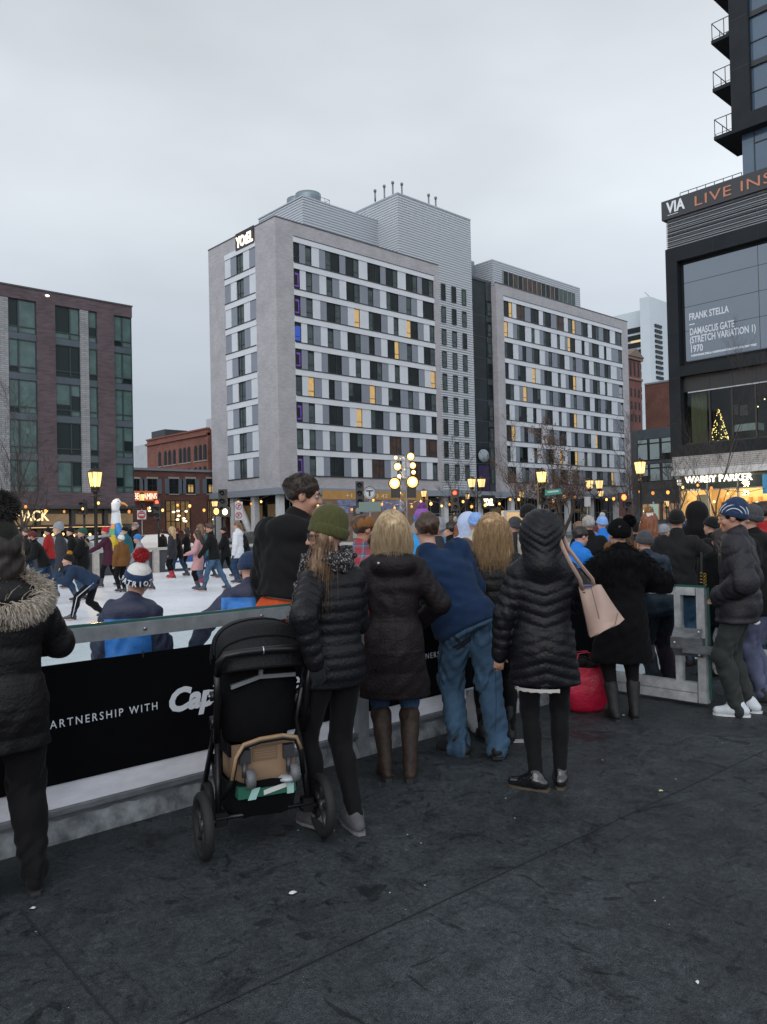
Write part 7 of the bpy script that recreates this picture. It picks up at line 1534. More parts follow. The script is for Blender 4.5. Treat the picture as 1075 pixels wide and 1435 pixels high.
def striped_x(J):
    h, R = J['hpt'], J['RH']; b = MB(mat('hat_stripe_white', (.5, .55, .6), .8)); c = np.array((0, -.014, .042)); rad = np.array((.0915, .1125, .103)); a = np.array((-1., .0, -.35)); a /= np.linalg.norm(a); e = np.cross(a, (0, 0, 1.)); e /= np.linalg.norm(e); g = np.cross(e, a)
    for th in (.62, .92, 1.22):
        run = []
        for k in range(60):
            w_ = 6.2832*k/60; v = a*math.cos(th)+math.sin(th)*(e*math.cos(w_)+g*math.sin(w_)); p = c+v*rad
            ok = p[2] > .028+.387*(p[1]-.06)+.008
            if ok: run.append(h(*p))
            if (not ok or k == 59) and len(run) > 3: b.tube(run, .0045, 6)
            if not ok: run = []
    b.build('hat_stripe', None, True).parent = J['hat']
    MB(mat('coat_badge', (.4, .4, .42), .5)).obox(J['EL']*.35+J['SL']*.65-J['rgt']*.083, J['rgt']*.004, J['fwd']*.016, ZX*.008).build('sleeve_badge', None, True).parent = J['jacket']
    f = F(J['Pv']-np.array([.26, .26, .22]), J['Pv']+np.array([.26, .2, .1]), .011); f.ell(J['Pv']-J['fwd']*.12*J['s']-ZX*.155, (.10, .035, .022), None, .02); J['emit'](f.mesh('tee_shirt', mat('tee_white', (.5, .51, .53), .8)))
    for sh_, a_, td, sd, zs in J['shoes']:
        m = MB(mat('shoe_mark_navy', (.02, .03, .05), .5))
        for sg in (-1, 1):
            pts = [(-.02, .052), (.01, .030), (.05, .030), (.10, .050), (.05, .042), (.015, .043)]; m.add([a_*[1, 1, 0]+td*x+sd*sg*(.0445+.0*x)+ZX*(zs+z-.006) for x, z in pts], [(0, 1, 5), (1, 2, 4, 5), (2, 3, 4)])
        m.build('side_mark', None, True).parent = sh_
        l = MB(mat('lace_white', (.55, .57, .6), .7))
        for k in range(4): x = .045+.02*k; z = zs+.088-.013*k; l.tube([a_*[1, 1, 0]+td*x-sd*.022+ZX*(z-.006), a_*[1, 1, 0]+td*(x+.004)+ZX*z, a_*[1, 1, 0]+td*x+sd*.022+ZX*(z-.006)], .0035, 5)
        l.build('lace', None, True).parent = sh_
person(1033, head=698, feet=1000, face=84, label='man in striped navy beanie, charcoal puffer, grey joggers and white sneakers', vx=NV, group=SPEC, eyes=True, skin=SK_B, hp=.1, build=1.06,
  top=dict(m=N_CHR, hem=.15, th=.045, q=(.15, .012), sq=(.13, .012), wr=.008, sleeve=.012), legs=dict(m=L_GRY, th=.016, wr=.012, bag=.006), shoes=dict(kind='sneaker', m=S_WHT, sole=S_SOLW, r=.047, h=-.01), hl=(-.14, .12, 1.0), hrh=(.14, .13, 1.0), pl=(-.7, -1, -.2), pr=(.7, -1, -.2), fl=(-.09, .02), fr=(.10, -.05), toe=(.1, -.1),
  hat=dict(kind='beanie', m=K_NVY, rib=0, h=1.12, cuffh=.05), hair=dict(kind='short', m=H_DRK), xtra=striped_x)
person(1066, head=702, d=7.1, face=78, label='person in grey beanie and black hooded jacket at right edge behind the sneakers', vx=.013, group=SPEC, lean=.12, hy=0, top=dict(m=W_BLK, hem=.14, th=.035, hood='down', wr=.008), legs=dict(m=J_LIL, th=.018, wr=.012), shoes=SG, hl=(-.2, .25, 1.0), hrh=(.2, .25, 1.0), hat=dict(kind='beanie', m=K_DGR, rib=18))
person(1069, head=700, d=9.2, face=72, label='dark haired man with red collar at right edge', vx=.014, group=SPEC, floor=-.012, skin=SK_B, eyes=True, top=dict(m=fab('jacket_red', (.28, .02, .02)), hem=.12, th=.03), legs=dict(m=J_DRK, th=.012), shoes=SG, hair=dict(kind='short', m=H_DRK, quiff=True))
# ------------------------------------------------------------------ skaters just behind the fence
IC = dict(floor=-.012, group=SKATE)
def pats_x(J):
    h, R, hk = J['hpt'], J['RH'], J['hk']; s_ = 'PATRIOTS'; m = mat('hat_letter_white', (.55, .57, .6), .8); c = np.array((0, -.014, .034)); objs = []
    for i, ch in enumerate(s_):
        cu = bpy.data.curves.new('letter', 'FONT'); cu.body = ch; cu.size = .05*hk; cu.extrude = .003; cu.align_x = 'CENTER'; cu.offset = .0012; cu.resolution_u = 2; tmp = bpy.data.objects.new('tmp', cu); COL.objects.link(tmp); dg = bpy.context.evaluated_depsgraph_get(); me = bpy.data.meshes.new_from_object(tmp.evaluated_get(dg)); bpy.data.objects.remove(tmp)
        a = math.radians(-90+(i-2.6)*23); zc = .050+.387*(c[1]+.118*math.sin(a)-.06); out = np.array((math.cos(a)*.0985, math.sin(a)*.1195, 0)); tn = np.array((-math.sin(a), math.cos(a), 0)); tn /= np.linalg.norm(tn)
        upv = np.array((0, -.36*0, 1.)); sl = np.array((tn[0], tn[1], +.387*tn[1])); sl /= np.linalg.norm(sl); nrm = np.cross(sl, upv); upv = np.cross(nrm, sl)
        for v in me.vertices: q = c+out+nrm*v.co.z+sl*v.co.x/hk+upv*v.co.y/hk; v.co = h(q[0], q[1], zc-.005+(q[2]-c[2]))
        me.materials.clear(); me.materials.append(m); o = bpy.data.objects.new('hat_letter', me); COL.objects.link(o); o.parent = J['hat']
Z1 = zone('kid_jacket_blue_navy', (.028, .17, .52), (.015, .020, .048), 1.08, .15)
person(178, head=793, d=5.35, face=-6, label='child in navy hat with red bobble and white lettering, blue and navy jacket', vx=.011, kid=True, build=.86, lean=.06, side=.05, hr=.22, hp=.05, hy=-.15, **IC,
  top=dict(m=Z1, hem=.14, th=.045, wr=.012, hood='down', sleeve=.01), legs=dict(m=L_NVY, th=.03), shoes=SKT, hl=(-.20, .16, .66), hrh=(.24, .12, .62), pl=(-.6, -.8, -.2), pr=(.6, -.8, -.2),
  hat=dict(kind='pom', m=K_WHT, cuff=K_NVY, rib=22, pm=K_RED, pr=.052, pp=(-.01, -.04, .185), pn=700, cuffh=.085, h=1.05), xtra=pats_x)
Z2 = zone('kid_jacket_blue_panel', (.03, .18, .52), (.018, .022, .055), 1.16, .2)
person(347, d=5.8, H=1.50, face=-4, label='child in blue and navy jacket bending at the fence beside the tall man', vx=.012, kid=True, lean=.25, **IC, hp=.3, top=dict(m=Z2, hem=.2, th=.03, wr=.01, hood='down'), legs=dict(m=L_NVY, th=.03), shoes=SKT, hl=(-.40, .05, .80), hrh=(.2, .3, .8), pl=(-.6, -.6, -.2), pr=(.6, -.6, -.2), hat=dict(kind='beanie', m=K_NVY))
def tall_x(J):
    f = F(J['Hc']-.2, J['Hc']+.2, NV); R_ = np.random.default_rng(4); P, D = [], []; c = J['hpt'](0, -.016, .04); rd = np.array((.086, .106, .096))*J['hk']
    while len(P) < 1800:
        v = R_.normal(size=3); v /= np.linalg.norm(v)
        if v[2] < -.25-.3*v[1]+(.75 if v[1] > .5 else 0): continue
        P.append(c+J['RH']@(v*rd*.97)); D.append(J['RH']@(v*.6+np.array((0, .35 if v[2] > .6 else -.4, -.3))))
    J['emit'](strands('hair_strands', P, D, hairm('hair_dark_brown', (.038, .023, .015), (.013, .009, .007)), .022, 4, .0013, .5, .5, 0, 3))
person(398, head=656, d=5.5, face=-32, label='tall dark haired man in black wool coat and orange snow trousers looking right', vx=NV, eyes=True, skin=SK_B, lean=.10, side=.10, hy=-.98, hp=.10, build=1.0, **IC,
  top=dict(m=W_BLK, hem=.0, t0=.2, th=.045, hood='down', wr=.010, sleeve=.012), legs=dict(m=J_ORG, th=.035, wr=.012), shoes=SKT, hl=(-.24, .2, 1.0), hrh=(.26, .3, 1.0), hair=dict(kind='short', m=hairm('hair_dark_brown', (.038, .023, .015), (.013, .009, .007))), xtra=tall_x)
PL = plaid('plaid_red_blue')
person(505, head=717, d=6.9, face=-20, label='bearded man in brown cap and red plaid shirt between two women', vx=.012, eyes=True, skin=SK_B, hy=-.65, hp=.12, **IC, top=dict(m=PL, hem=.1, th=.02, wr=.01), legs=dict(m=J_DRK, th=.015), shoes=SKT, hat=dict(kind='cap', m=fab('cap_brown', (.20, .085, .028))), hair=dict(kind='short', m=H_BRN, beard=True), hl=(-.25, .25, 1.05), hrh=(.25, .25, 1.05))
FAR = dict(vx=.021)
person(527, head=741, d=9.5, face=-15, label='person in white top hidden behind the blonde bob', **FAR, **IC, top=dict(m=W_WHT, hem=.1, th=.03), legs=dict(m=J_DRK), shoes=SKT, hair=dict(kind='short', m=H_BRN))
person(592, head=709, d=9.6, face=-10, label='person in bright blue jacket with purple and pink bobble hat', **FAR, **IC, top=dict(m=fab('jacket_bright_blue', (.03, .25, .55)), hem=.1, th=.04, wr=.01), legs=dict(m=L_BLK, th=.02), shoes=SKT, hat=dict(kind='pom', m=K_PUR, cuff=K_BLU, pm=K_PUR, pr=.045))
person(613, head=722, d=8.8, face=6, label='person in cream bobble hat just above the balding man', **FAR, **IC, top=dict(m=W_CHR, hem=.1, th=.03), legs=dict(m=L_BLK), shoes=SKT, hat=dict(kind='pom', m=K_GRY, pm=K_CRM, pr=.05, pp=(-.09, -.03, .12)))
person(631, head=729, d=12.5, face=70, label='man in black coat behind the navy sweatshirt', **FAR, **IC, top=dict(m=W_BLK, hem=.25, th=.03, kind='coat'), legs=dict(m=L_BLK), shoes=SKT, hair=dict(kind='short', m=H_DRK))
person(646, head=729, d=12., face=-10, label='girl with long brown hair between black coat and white hood', female=True, **FAR, **IC, top=dict(m=W_CHR, hem=.1, th=.02), legs=dict(m=L_BLK), shoes=SKT, hair=dict(kind='long', m=H_RED, len=.32))
person(656, head=718, d=10.6, face=15, label='person in pale blue hooded sweatshirt with hood up left of the wavy blonde', **FAR, **IC, top=dict(m=W_SKY, hem=.1, th=.03, hood='up'), legs=dict(m=J_DRK), shoes=SKT)
person(667, head=716, d=10.0, face=20, label='person in sky blue beanie and cream fleece left of the wavy blonde', **FAR, **IC, top=dict(m=W_CRM, hem=.12, th=.04), legs=dict(m=J_DRK), shoes=SKT, hat=dict(kind='beanie', m=K_SKY))
person(651, head=755, d=8.2, face=10, label='small child in pink jacket behind the fence', kid=True, **FAR, **IC, top=dict(m=fab('jacket_hot_pink', (.5, .04, .16)), hem=.12, th=.03), legs=dict(m=L_BLK), shoes=SKT, hair=dict(kind='long', m=H_BRN, len=.12))
person(741, head=704, d=10.5, face=-70, label='man in black beanie looking right behind the black hood', **FAR, **IC, skin=SK_B, top=dict(m=W_CRM, hem=.1, th=.03), legs=dict(m=J_DRK), shoes=SKT, hat=dict(kind='beanie', m=K_BLK))
person(786, d=9.2, H=1.68, face=-55, lean=.42, label='person in bright blue jacket bending over the fence right of the black hood', **FAR, **IC, top=dict(m=fab('jacket_royal_blue', (.02, .16, .52)), hem=.12, th=.04, wr=.012), legs=dict(m=L_NVY, th=.02), shoes=SKT, hair=dict(kind='short', m=H_DRK), hrh=(.15, .55, .95), hl=(-.15, .6, 1.0))
person(806, head=728, d=12.5, face=-70, label='person in grey sweatshirt facing right behind the blue jacket', **FAR, **IC, lean=.1, top=dict(m=W_GRY, hem=.1, th=.03), legs=dict(m=L_BLK), shoes=SKT, hair=dict(kind='short', m=H_LBR))
person(825, head=720, d=11., face=20, label='grey haired person in black coat by the two lantern lamp', **FAR, **IC, top=dict(m=W_BLK, hem=.3, th=.045, kind='coat'), legs=dict(m=L_BLK), shoes=SKT, hair=dict(kind='short', m=H_GRY))
person(844, head=721, d=13.5, face=15, label='child in pale blue hat and blue jacket beyond the bobble hat', **FAR, **IC, top=dict(m=fab('jacket_royal_blue'), hem=.1, th=.03), legs=dict(m=L_BLK), shoes=SKT, hat=dict(kind='pom', m=K_SKY, pm=K_WHT, pr=.04))
person(871, head=722, d=9.6, face=20, label='brown haired person right behind the black bobble hat', female=True, **FAR, **IC, top=dict(m=W_TAN, hem=.1, th=.03), legs=dict(m=L_BLK), shoes=SKT, hair=dict(kind='long', m=H_BRN, len=.2))
person(910, head=715, d=9.9, face=-12, label='auburn haired woman in white hat with tan bobble and grey coat', female=True, **FAR, **IC, top=dict(m=W_DRK, hem=.15, th=.04, wr=.01), legs=dict(m=L_BLK), shoes=SKT, hair=dict(kind='long', m=H_RED, len=.2), hat=dict(kind='pom', m=K_CRM, pm=K_FUR, pr=.055))
# ------------------------------------------------------------------ skaters further out
def stripe_x(J):
    b = MB(mat('trouser_stripe_white', (.55, .56, .58), .7))
    for a, k, c, q in ((J['HL'], J['KL'], J['AL'], -1), (J['HR'], J['KR'], J['AR'], 1)):
        o_ = J['rgt']*q; b.tube([a+o_*.105*J['s'], k+o_*.078*J['s'], c+o_*.058*J['s']], .016, 6, 0, True, True, .5)
    b.build('trouser_stripe', None, True).parent = J['trousers']
stride = dict(fl=(-.10, .22), fr=(.12, -.28), toe=(.2, -.4))
person(62, d=dfeet(62, 838), H=1.78, face=84, lean=.42, label='bearded man in maroon beanie and black jacket skating bent forward at left', **FAR, **IC, **stride, skin=SK_B, top=dict(m=W_BLK, hem=.12, th=.03, wr=.01), legs=dict(m=J_DRK, th=.015, wr=.01), shoes=SKT, hat=dict(kind='beanie', m=K_MRN), hair=dict(kind='short', m=H_DRK, beard=True), hl=(-.2, .42, .95))
person(88, head=731, d=18.5, face=86, lean=.12, label='skater in pale grey beanie and charcoal coat with blond beard', **FAR, **IC, top=dict(m=W_CHR, hem=.2, th=.03), legs=dict(m=J_DRK, th=.012), shoes=SKT, hat=dict(kind='beanie', m=K_GRY, h=1.15), hair=dict(kind='short', m=H_BLD, beard=True), **stride)
person(122, d=dfeet(122, 867), H=1.62, face=86, lean=.98, drop=.12, label='youngster skating doubled over in navy coat and striped track trousers', **FAR, **IC, fl=(-.10, .30), fr=(.12, -.34), toe=(.1, -.2), hp=-.55, pel=(0, -.1), top=dict(m=fab('coat_navy', (.016, .030, .060)), hem=.12, th=.035, wr=.012), legs=dict(m=L_BLK, th=.014, wr=.008), shoes=SKT, hat=dict(kind='pom', m=K_BLK, pm=K_YEL, pr=.05), hl=(-.12, .52, .78), hrh=(.12, .56, .74), xtra=stripe_x)
person(116, head=738, d=19.5, face=84, label='skater in green beanie and black parka with fur hood', female=True, **FAR, **IC, top=dict(m=W_BLK, hem=.28, th=.04, hood='fur', furm=FURM, furn=160, kind='coat'), legs=dict(m=J_BLU, th=.01), shoes=SKT, hat=dict(kind='beanie', m=K_GRN), hl=(-.2, .3, .95))
def scarf_x(J):
    f = F(J['Nk']-.25, J['Nk']+.22, .02)
    for k in range(8): a, b = .785*k, .785*(k+1); p = lambda w_: J['Nk']+J['up']*.04+J['rgt']*.10*math.cos(w_)+J['fwd']*.10*math.sin(w_); f.cone(p(a), p(b), .05, .05, .02)
    J['emit'](f.mesh('scarf', K_GRY))
person(152, d=dfeet(152, 822), head=737, face=86, lean=.12, label='skater in red beanie, grey scarf and maroon coat reaching left', female=True, **FAR, **IC, **stride, top=dict(m=W_MRN, hem=.28, th=.03, kind='coat'), legs=dict(m=L_BLK, th=.008), shoes=SKT, hat=dict(kind='beanie', m=K_RED), hl=(-.12, .58, 1.02), pl=(-.5, 0, -1), xtra=scarf_x)
person(170, head=748, d=21.5, face=40, label='skater in white bobble hat and brown corduroy jacket', **FAR, **IC, top=dict(m=W_TAN, hem=.12, th=.03), legs=dict(m=L_BLK), shoes=SKT, hat=dict(kind='pom', m=K_WHT, pm=K_WHT, pr=.05))
person(190, head=731, d=27.2, face=80, label='older man in flat cap and black coat by the seagull sculpture', **FAR, **IC, top=dict(m=W_BLK, hem=.25, th=.04, kind='coat'), legs=dict(m=L_BLK, th=.015), shoes=SKT, hat=dict(kind='cap', m=knit('cap_tweed', (.16, .13, .11))), hair=dict(kind='short', m=H_GRY))
person(200, d=dfeet(200, 827), head=748, face=84, lean=.22, label='child in blue beanie, fuzzy grey jumper and teal gloves skating left', kid=True, female=True, **FAR, **IC, **stride, top=dict(m=W_GRY, hem=.16, th=.04, noise=.004), legs=dict(m=L_BLK, th=.006), shoes=SKT, hat=dict(kind='beanie', m=K_BLU), glove=G_TEAL, hl=(-.18, .35, .72), hrh=(.18, .4, .85))
person(241, d=dfeet(241, 810), head=737, face=70, label='blonde woman in dark coat and red skates', female=True, **FAR, **IC, top=dict(m=W_CHR, hem=.26, th=.03, kind='coat'), legs=dict(m=L_BLK, th=.01), shoes=SKR, hair=dict(kind='long', m=H_BLD2, len=.3))
person(262, d=dfeet(262, 806), head=738, face=86, label='woman with long black hair in black top skating left', female=True, **FAR, **IC, top=dict(m=W_BLK, hem=.15, th=.02), legs=dict(m=L_BLK, th=.006), shoes=SKT, hair=dict(kind='long', m=H_DRK, len=.36), hl=(-.15, .42, .98))
person(277, d=dfeet(277, 826), head=741, face=84, label='girl with long dark hair in pale pink coat', female=True, **FAR, **IC, top=dict(m=W_PNK, hem=.34, th=.025, flare=.06, kind='coat', waist=.012), legs=dict(m=L_BLK, th=.004), shoes=SKT, hair=dict(kind='long', m=H_BRN, len=.3), hl=(-.2, .25, 1.0))
person(281, head=733, d=24.5, face=80, label='woman with light brown hair behind the pink coat', female=True, **FAR, **IC, top=dict(m=W_CHR, hem=.15, th=.03), legs=dict(m=J_BLU), shoes=SKR, hair=dict(kind='long', m=H_LBR, len=.25))
person(300, d=dfeet(300, 828), head=731, face=82, lean=.14, label='man in black jacket and blue jeans skating left with bare head', **FAR, **IC, fl=(-.10, .28), fr=(.12, -.34), toe=(.1, -.4), skin=SK_B, top=dict(m=W_BLK, hem=.1, th=.025), legs=dict(m=J_BLU, th=.012, wr=.008), shoes=SKT, hair=dict(kind='short', m=H_BRN, quiff=True), hl=(-.2, .42, .86))
person(316, d=dfeet(316, 809), head=737, face=92, lean=.08, label='man in black cap and black coat skating behind the jeans skater', **FAR, **IC, **stride, skin=SK_B, top=dict(m=W_BLK, hem=.2, th=.04), legs=dict(m=L_BLK, th=.015), shoes=SKT, hat=dict(kind='beanie', m=K_BLK), hl=(-.2, .32, .9))
person(333, d=24., head=729, face=70, label='woman in white puffer jacket with black gloves', female=True, **FAR, **IC, top=dict(m=W_WHT, hem=.2, th=.04, q=(.1, .01), hood='down'), legs=dict(m=J_DRK), shoes=SKT, hair=dict(kind='pony', m=H_LBR), glove=G_BLK, xtra=None)
# the rest of the crowd on the ice
CO = ((40, 25, 88, W_DRK, J_DRK, ('hair', H_BRN), 'brown haired skater in dark jacket behind the maroon beanie'), (104, 23.5, 85, W_BLK, L_BLK, ('beanie', K_BLK), 'skater all in black between the grey beanie and the green beanie'),
 (182, 25, 75, fab('jacket_teal', (.02, .10, .12)), L_BLK, ('beanie', K_BLK), 'skater in teal jacket behind the brown corduroy jacket'),
 (250, 28, 80, W_BLK, J_DRK, ('beanie', K_MRN), 'distant skater in maroon beanie right of the blonde woman in red skates'), (290, 27, 95, fab('jacket_teal'), J_DRK, ('hair', H_BRN), 'distant skater in teal behind the bare headed jeans skater'), (345, 25.5, 100, W_BLK, L_BLK, ('hair', H_BRN), 'distant skater in black right of the white puffer jacket'), (70, 26, 70, fab('jacket_red'), J_DRK, ('beanie', K_BLK), 'distant skater in red jacket between the bearded skaters'))
for i, (px, d, fc, tp, lg, hw_, lab) in enumerate(CO):
    kw = dict(hat=dict(kind='beanie', m=hw_[1])) if hw_[0] == 'beanie' else dict(hair=dict(kind='short', m=hw_[1]))
    person(px, head=738-(i % 3), d=d, face=fc, lean=.08+.06*(i % 3), label=lab, vx=.026, **IC, **stride, top=dict(m=tp, hem=.15+.08*(i % 2), th=.03), legs=dict(m=lg, th=.012), shoes=SKT, hl=(-.2, .25+.05*(i % 3), .95), **kw)
for px, hd_, d, fc, tp, hw_, lab in ((560, 735, 14, 60, W_BLK, K_BLK, 'skater in black beanie seen between the blonde bob and the navy sweatshirt'), (722, 722, 10.8, 40, W_CHR, K_DGR, 'skater in dark grey beanie between the wavy blonde and the black hood'), (838, 735, 16, 30, W_DRK, K_MRN, 'skater in maroon beanie beyond the grey haired coat'), (890, 728, 11.5, 10, W_BLK, K_BLK, 'person in black beanie between the bobble hats'), (930, 733, 13, -30, W_CHR, K_GRY, 'person in pale grey beanie left of the black beanie man'), (962, 728, 12.5, 30, W_BLK, K_NVY, 'person in navy beanie between the black beanie and the black hood'), (998, 722, 10.5, 60, W_BLK, K_BLK, 'person in black beanie left of the striped hat')):
    person(px, head=hd_, d=d, face=fc, label=lab, vx=.022, **IC, top=dict(m=tp, hem=.15, th=.035), legs=dict(m=L_BLK, th=.012), shoes=SKT, hat=dict(kind='beanie', m=hw_))
# passers-by beyond the far boards
for px, hd_, d, fc, tp, lab in ((228, 741, 33, 60, W_BLK, 'passer-by in black behind the far boards left of the blonde skater'), (108, 742, 34, 90, W_CHR, 'passer-by in charcoal behind the far boards by the large lamp'), (20, 742, 32, -70, W_DRK, 'passer-by in dark coat by the left edge shop'), (958, 741, 34, 80, W_BLK, 'passer-by in dark coat in front of the lit shop'), (812, 742, 36, -60, W_CHR, 'passer-by in charcoal near the brown leaved tree'), (700, 741, 37, 40, W_BLK, 'passer-by in black near the hotel entrance')):
    person(px, head=hd_, d=d, face=fc, label=lab, vx=.034, floor=-.045, group='passers-by beyond the rink', top=dict(m=tp, hem=.25, th=.03, kind='coat'), legs=dict(m=L_BLK), shoes=SG, hair=dict(kind='short', m=H_DRK))
# ------------------------------------------------------------------ handbag, carrier bags
c, s_ = math.cos(P6h), math.sin(P6h); W6 = lambda x, y, z: np.array((P6[0]+x*c-y*s_, P6[1]+x*s_+y*c, z))
hb = thing('handbag', W6(.3, -.02, .95), 'soft beige handbag hanging from the shoulder of the hooded woman', 'handbag')
m_bag = mat('handbag_beige_leather', (.34, .235, .19), .48, nscale=5, namt=.10, bscale=150, bstr=.15); m_bagd = mat('handbag_seam', (.10, .065, .05), .6)
b = MB(m_bag); n = 7; tl, tr_, bl_, br = np.array((.205, 1.250)), np.array((.335, 1.262)), np.array((.262, .958)), np.array((.465, 1.055))
rows = []
for j in range(n+1):
    k = j/n; a = tl+(bl_-tl)*k; e = tr_+(br-tr_)*k; th = .014+.062*k**.7; ring = []
    for (q, sg) in [(x, -1) for x in np.linspace(0, 1, 7)]+[(x, 1) for x in np.linspace(1, 0, 7)]:
        p = a+(e-a)*q; bul = 1-(2*q-1)**4*.35; ring.append(W6(p[0], -.13+sg*th*bul+.02*math.sin(q*5+k*3), p[1]+.006*math.sin(q*9+k*4)))
    rows.append(ring)
m_ = len(rows[0]); vs = [p for r in rows for p in r]; b.add(vs, [(i*m_+j, i*m_+(j+1) % m_, (i+1)*m_+(j+1) % m_, (i+1)*m_+j) for i in range(n) for j in range(m_)]+[tuple(n*m_+j for j in range(m_-1, -1, -1))], 0, True); b.build('body', hb)
b = MB(m_bagd); e1 = [W6(.27+.06*k/6, -.205-.0*k, 1.255-(1.255-.985)*k/6) for k in range(7)]; b.tube(e1, .0022, 5); b.tube([W6(.255, -.214, .955+.0), W6(.40, -.216, 1.028), W6(.42, -.20, 1.10)], .0022, 5); b.tube([W6(*(tl[0]+(tr_-tl)[0]*k/6, -.148, tl[1]+.012*k/6+.002)) for k in range(7)], .004, 5); b.build('seam', hb)
for k, (x0, y0, x1) in enumerate(((.225, -.145, .105), (.300, -.125, .135))):
    MB(m_bag).tube([W6(x0, y0, 1.235), W6(x0-.015, y0-.02, 1.30), W6((x0+x1)/2-.012, y0-.05, 1.40), W6(x1+.012, -.145, 1.488), W6(x1, -.07, 1.545), W6(x1, .04, 1.53), W6(x1+.04, .11, 1.42)], .0155, 8, 0, True, True, .35).build('strap', hb)
b = MB(mat('handbag_stud', (.30, .22, .12), .3, metal=.9)); b.ball(W6(.232, -.168, 1.225), .009, 0, 8); b.build('stud', hb); MB(mat('bag_lining_blue', (.12, .14, .30), .8)).obox(W6(.255, -.13, 1.253), W6(.04, 0, 0)-W6(0, 0, 0), W6(0, .012, 0)-W6(0, 0, 0), (0, 0, .01)).build('lining', hb)
def sack(name, base, rad, h, mt, label, cat, seed, sq=.7, top_k=.75, n=26, rows_=16, crease=.05):
    t = thing(name, base, label, cat); R_ = random.Random(seed); ph = [R_.uniform(0, 6.28) for _ in range(6)]; b = MB(mt); vs = []
    for i in range(rows_+1):
        k = i/rows_; z = h*k; w_ = rad*(.80+.42*math.sin(min(k*2.2, 1.57))-(1-top_k)*max(0, k-.35)*1.2) if k > 0 else rad*.72
        for j in range(n):
            a = 6.2832*j/n; q = 1+crease*(math.sin(a*3+ph[0]+k*4)+.7*math.sin(a*7+ph[1]-k*6)+.5*math.sin(a*11+ph[2]+k*9))*(.4+k)
            ca, sa = math.cos(a), math.sin(a); pw = 2/3.2; x = math.copysign(abs(ca)**pw, ca)*w_*q; y = math.copysign(abs(sa)**pw, sa)*w_*sq*q; vs.append(np.array(base)+RH*x+FH*y+ZX*(z+.012*math.sin(a*2+ph[3])*k))
    b.add(vs, [(i*n+j, i*n+(j+1) % n, (i+1)*n+(j+1) % n, (i+1)*n+j) for i in range(rows_) for j in range(n)]+[tuple(range(n-1, -1, -1))], 0, True); b.build('body', t); return t
m_rbag = mat('red_tote_woven', (.38, .008, .035), .42, nscale=6, namt=.2, bscale=14, bstr=.5, bdist=.02)
rb = at(826, 1000, z=0)+FW*[1, 1, 0]*.14; t = sack('tote_bag', (rb[0], rb[1], 0), .185, .40, m_rbag, 'slumped red shopping bag stuffed with dark clothes on the floor', 'bag', 4)
b = MB(W_BLK)
for k in range(7): a = k*.9; b.ball((rb[0]+.09*math.cos(a), rb[1]+.07*math.sin(a), .40+.02*math.sin(k*2)), .06, 0, 10, (1.1, .9, .7))
tag(b.build('dark_clothes'), 'bundle of dark clothes filling the top of the red bag', 'clothes')
for q in (-1, 1): MB(m_rbag).tube([np.array((rb[0], rb[1], .37))+RH*(-.11)+FH*q*.09, np.array((rb[0], rb[1], .50))+RH*(-.06)+FH*q*.05, np.array((rb[0], rb[1], .505))+RH*.04+FH*q*.04, np.array((rb[0], rb[1], .38))+RH*.10+FH*q*.09], .011, 6, 0, True, True, .4).build('handle', t)
wb = at(684, 1030, z=0)+FW*[1, 1, 0]*.1; t = sack('carrier_bag', (wb[0], wb[1], 0), .145, .33, mat('plastic_bag_white', (.50, .52, .55), .35, nscale=9, namt=.12, bscale=18, bstr=.8, bdist=.015), 'white plastic carrier bag behind the legs of the leaning man', 'bag', 9, .6, .62, crease=.09)
MB(mat('plastic_bag_white')).tube([np.array((wb[0], wb[1], .31))-RH*.07, np.array((wb[0], wb[1], .40))-RH*.02, np.array((wb[0], wb[1], .31))+RH*.06], .012, 6, 0, True, True, .4).build('handle', t)
fp = at(707, 1040, z=0); MB(mat('flat_sign_pale', (.40, .40, .40), .6)).obox((fp[0], fp[1], .006), RH*.15, FH*.03, ZX*.005).build('floor_strip'); o = bpy.data.objects['floor_strip']; tag(o, 'pale flat strip on the floor by the boots of the wavy blonde', 'strip')
# clip and chain hanging by the gate
ck = thing('chain_clip', at(985, 815, d=7.0), 'gold chain clip hanging on a dark strap beside the gate post', 'chain'); c0 = at(983, 790, d=7.0); MB(mat('strap_dark', (.03, .03, .03), .7)).obox(c0, RT*.008, FW*.003, UP*.10).build('strap', ck); b = MB(mat('chain_gold', (.55, .36, .08), .3, metal=.9))
for k in range(8):
    q = at(983+(k % 2)*5, 803+k*2.2, d=6.98); n = 10; b.tube([q+RT*.011*math.cos(.63*j)+(UP if k % 2 else FW)*.011*math.sin(.63*j) for j in range(n+1)], .003, 5)
b.build('chain', ck)
# ------------------------------------------------------------------ pushchair
lw, rw = at(286, 1203, z=0), at(452, 1171, z=0); PO = (lw+rw)/2; xr = rw-lw; xr[2] = 0; half = np.linalg.norm(xr)/2; xr /= np.linalg.norm(xr); yf = np.cross(ZX, xr)
pc_ = thing('pushchair', (PO[0], PO[1], 0), 'black folding pushchair with a full basket parked by the rink fence', 'pushchair')
Pp = lambda x, y, z: PO*[1, 1, 0]+xr*x+yf*y+ZX*z
m_pf = mat('pushchair_frame_black', (.008, .008, .009), .35, metal=.3); m_pfab = fab('pushchair_canvas', (.0034, .0036, .0042), .85, .01, 20, .2, 120, .5); m_ptop = nylon('pushchair_hood', (.0050, .0058, .0068), .6); m_ty = mat('pushchair_tyre', (.006, .0063, .0066), .75, bscale=60, bstr=.3); m_hub = mat('pushchair_hub', (.025, .026, .028), .4); m_lea = mat('grip_leather_tan', (.26, .165, .09), .5, nscale=20, namt=.15)
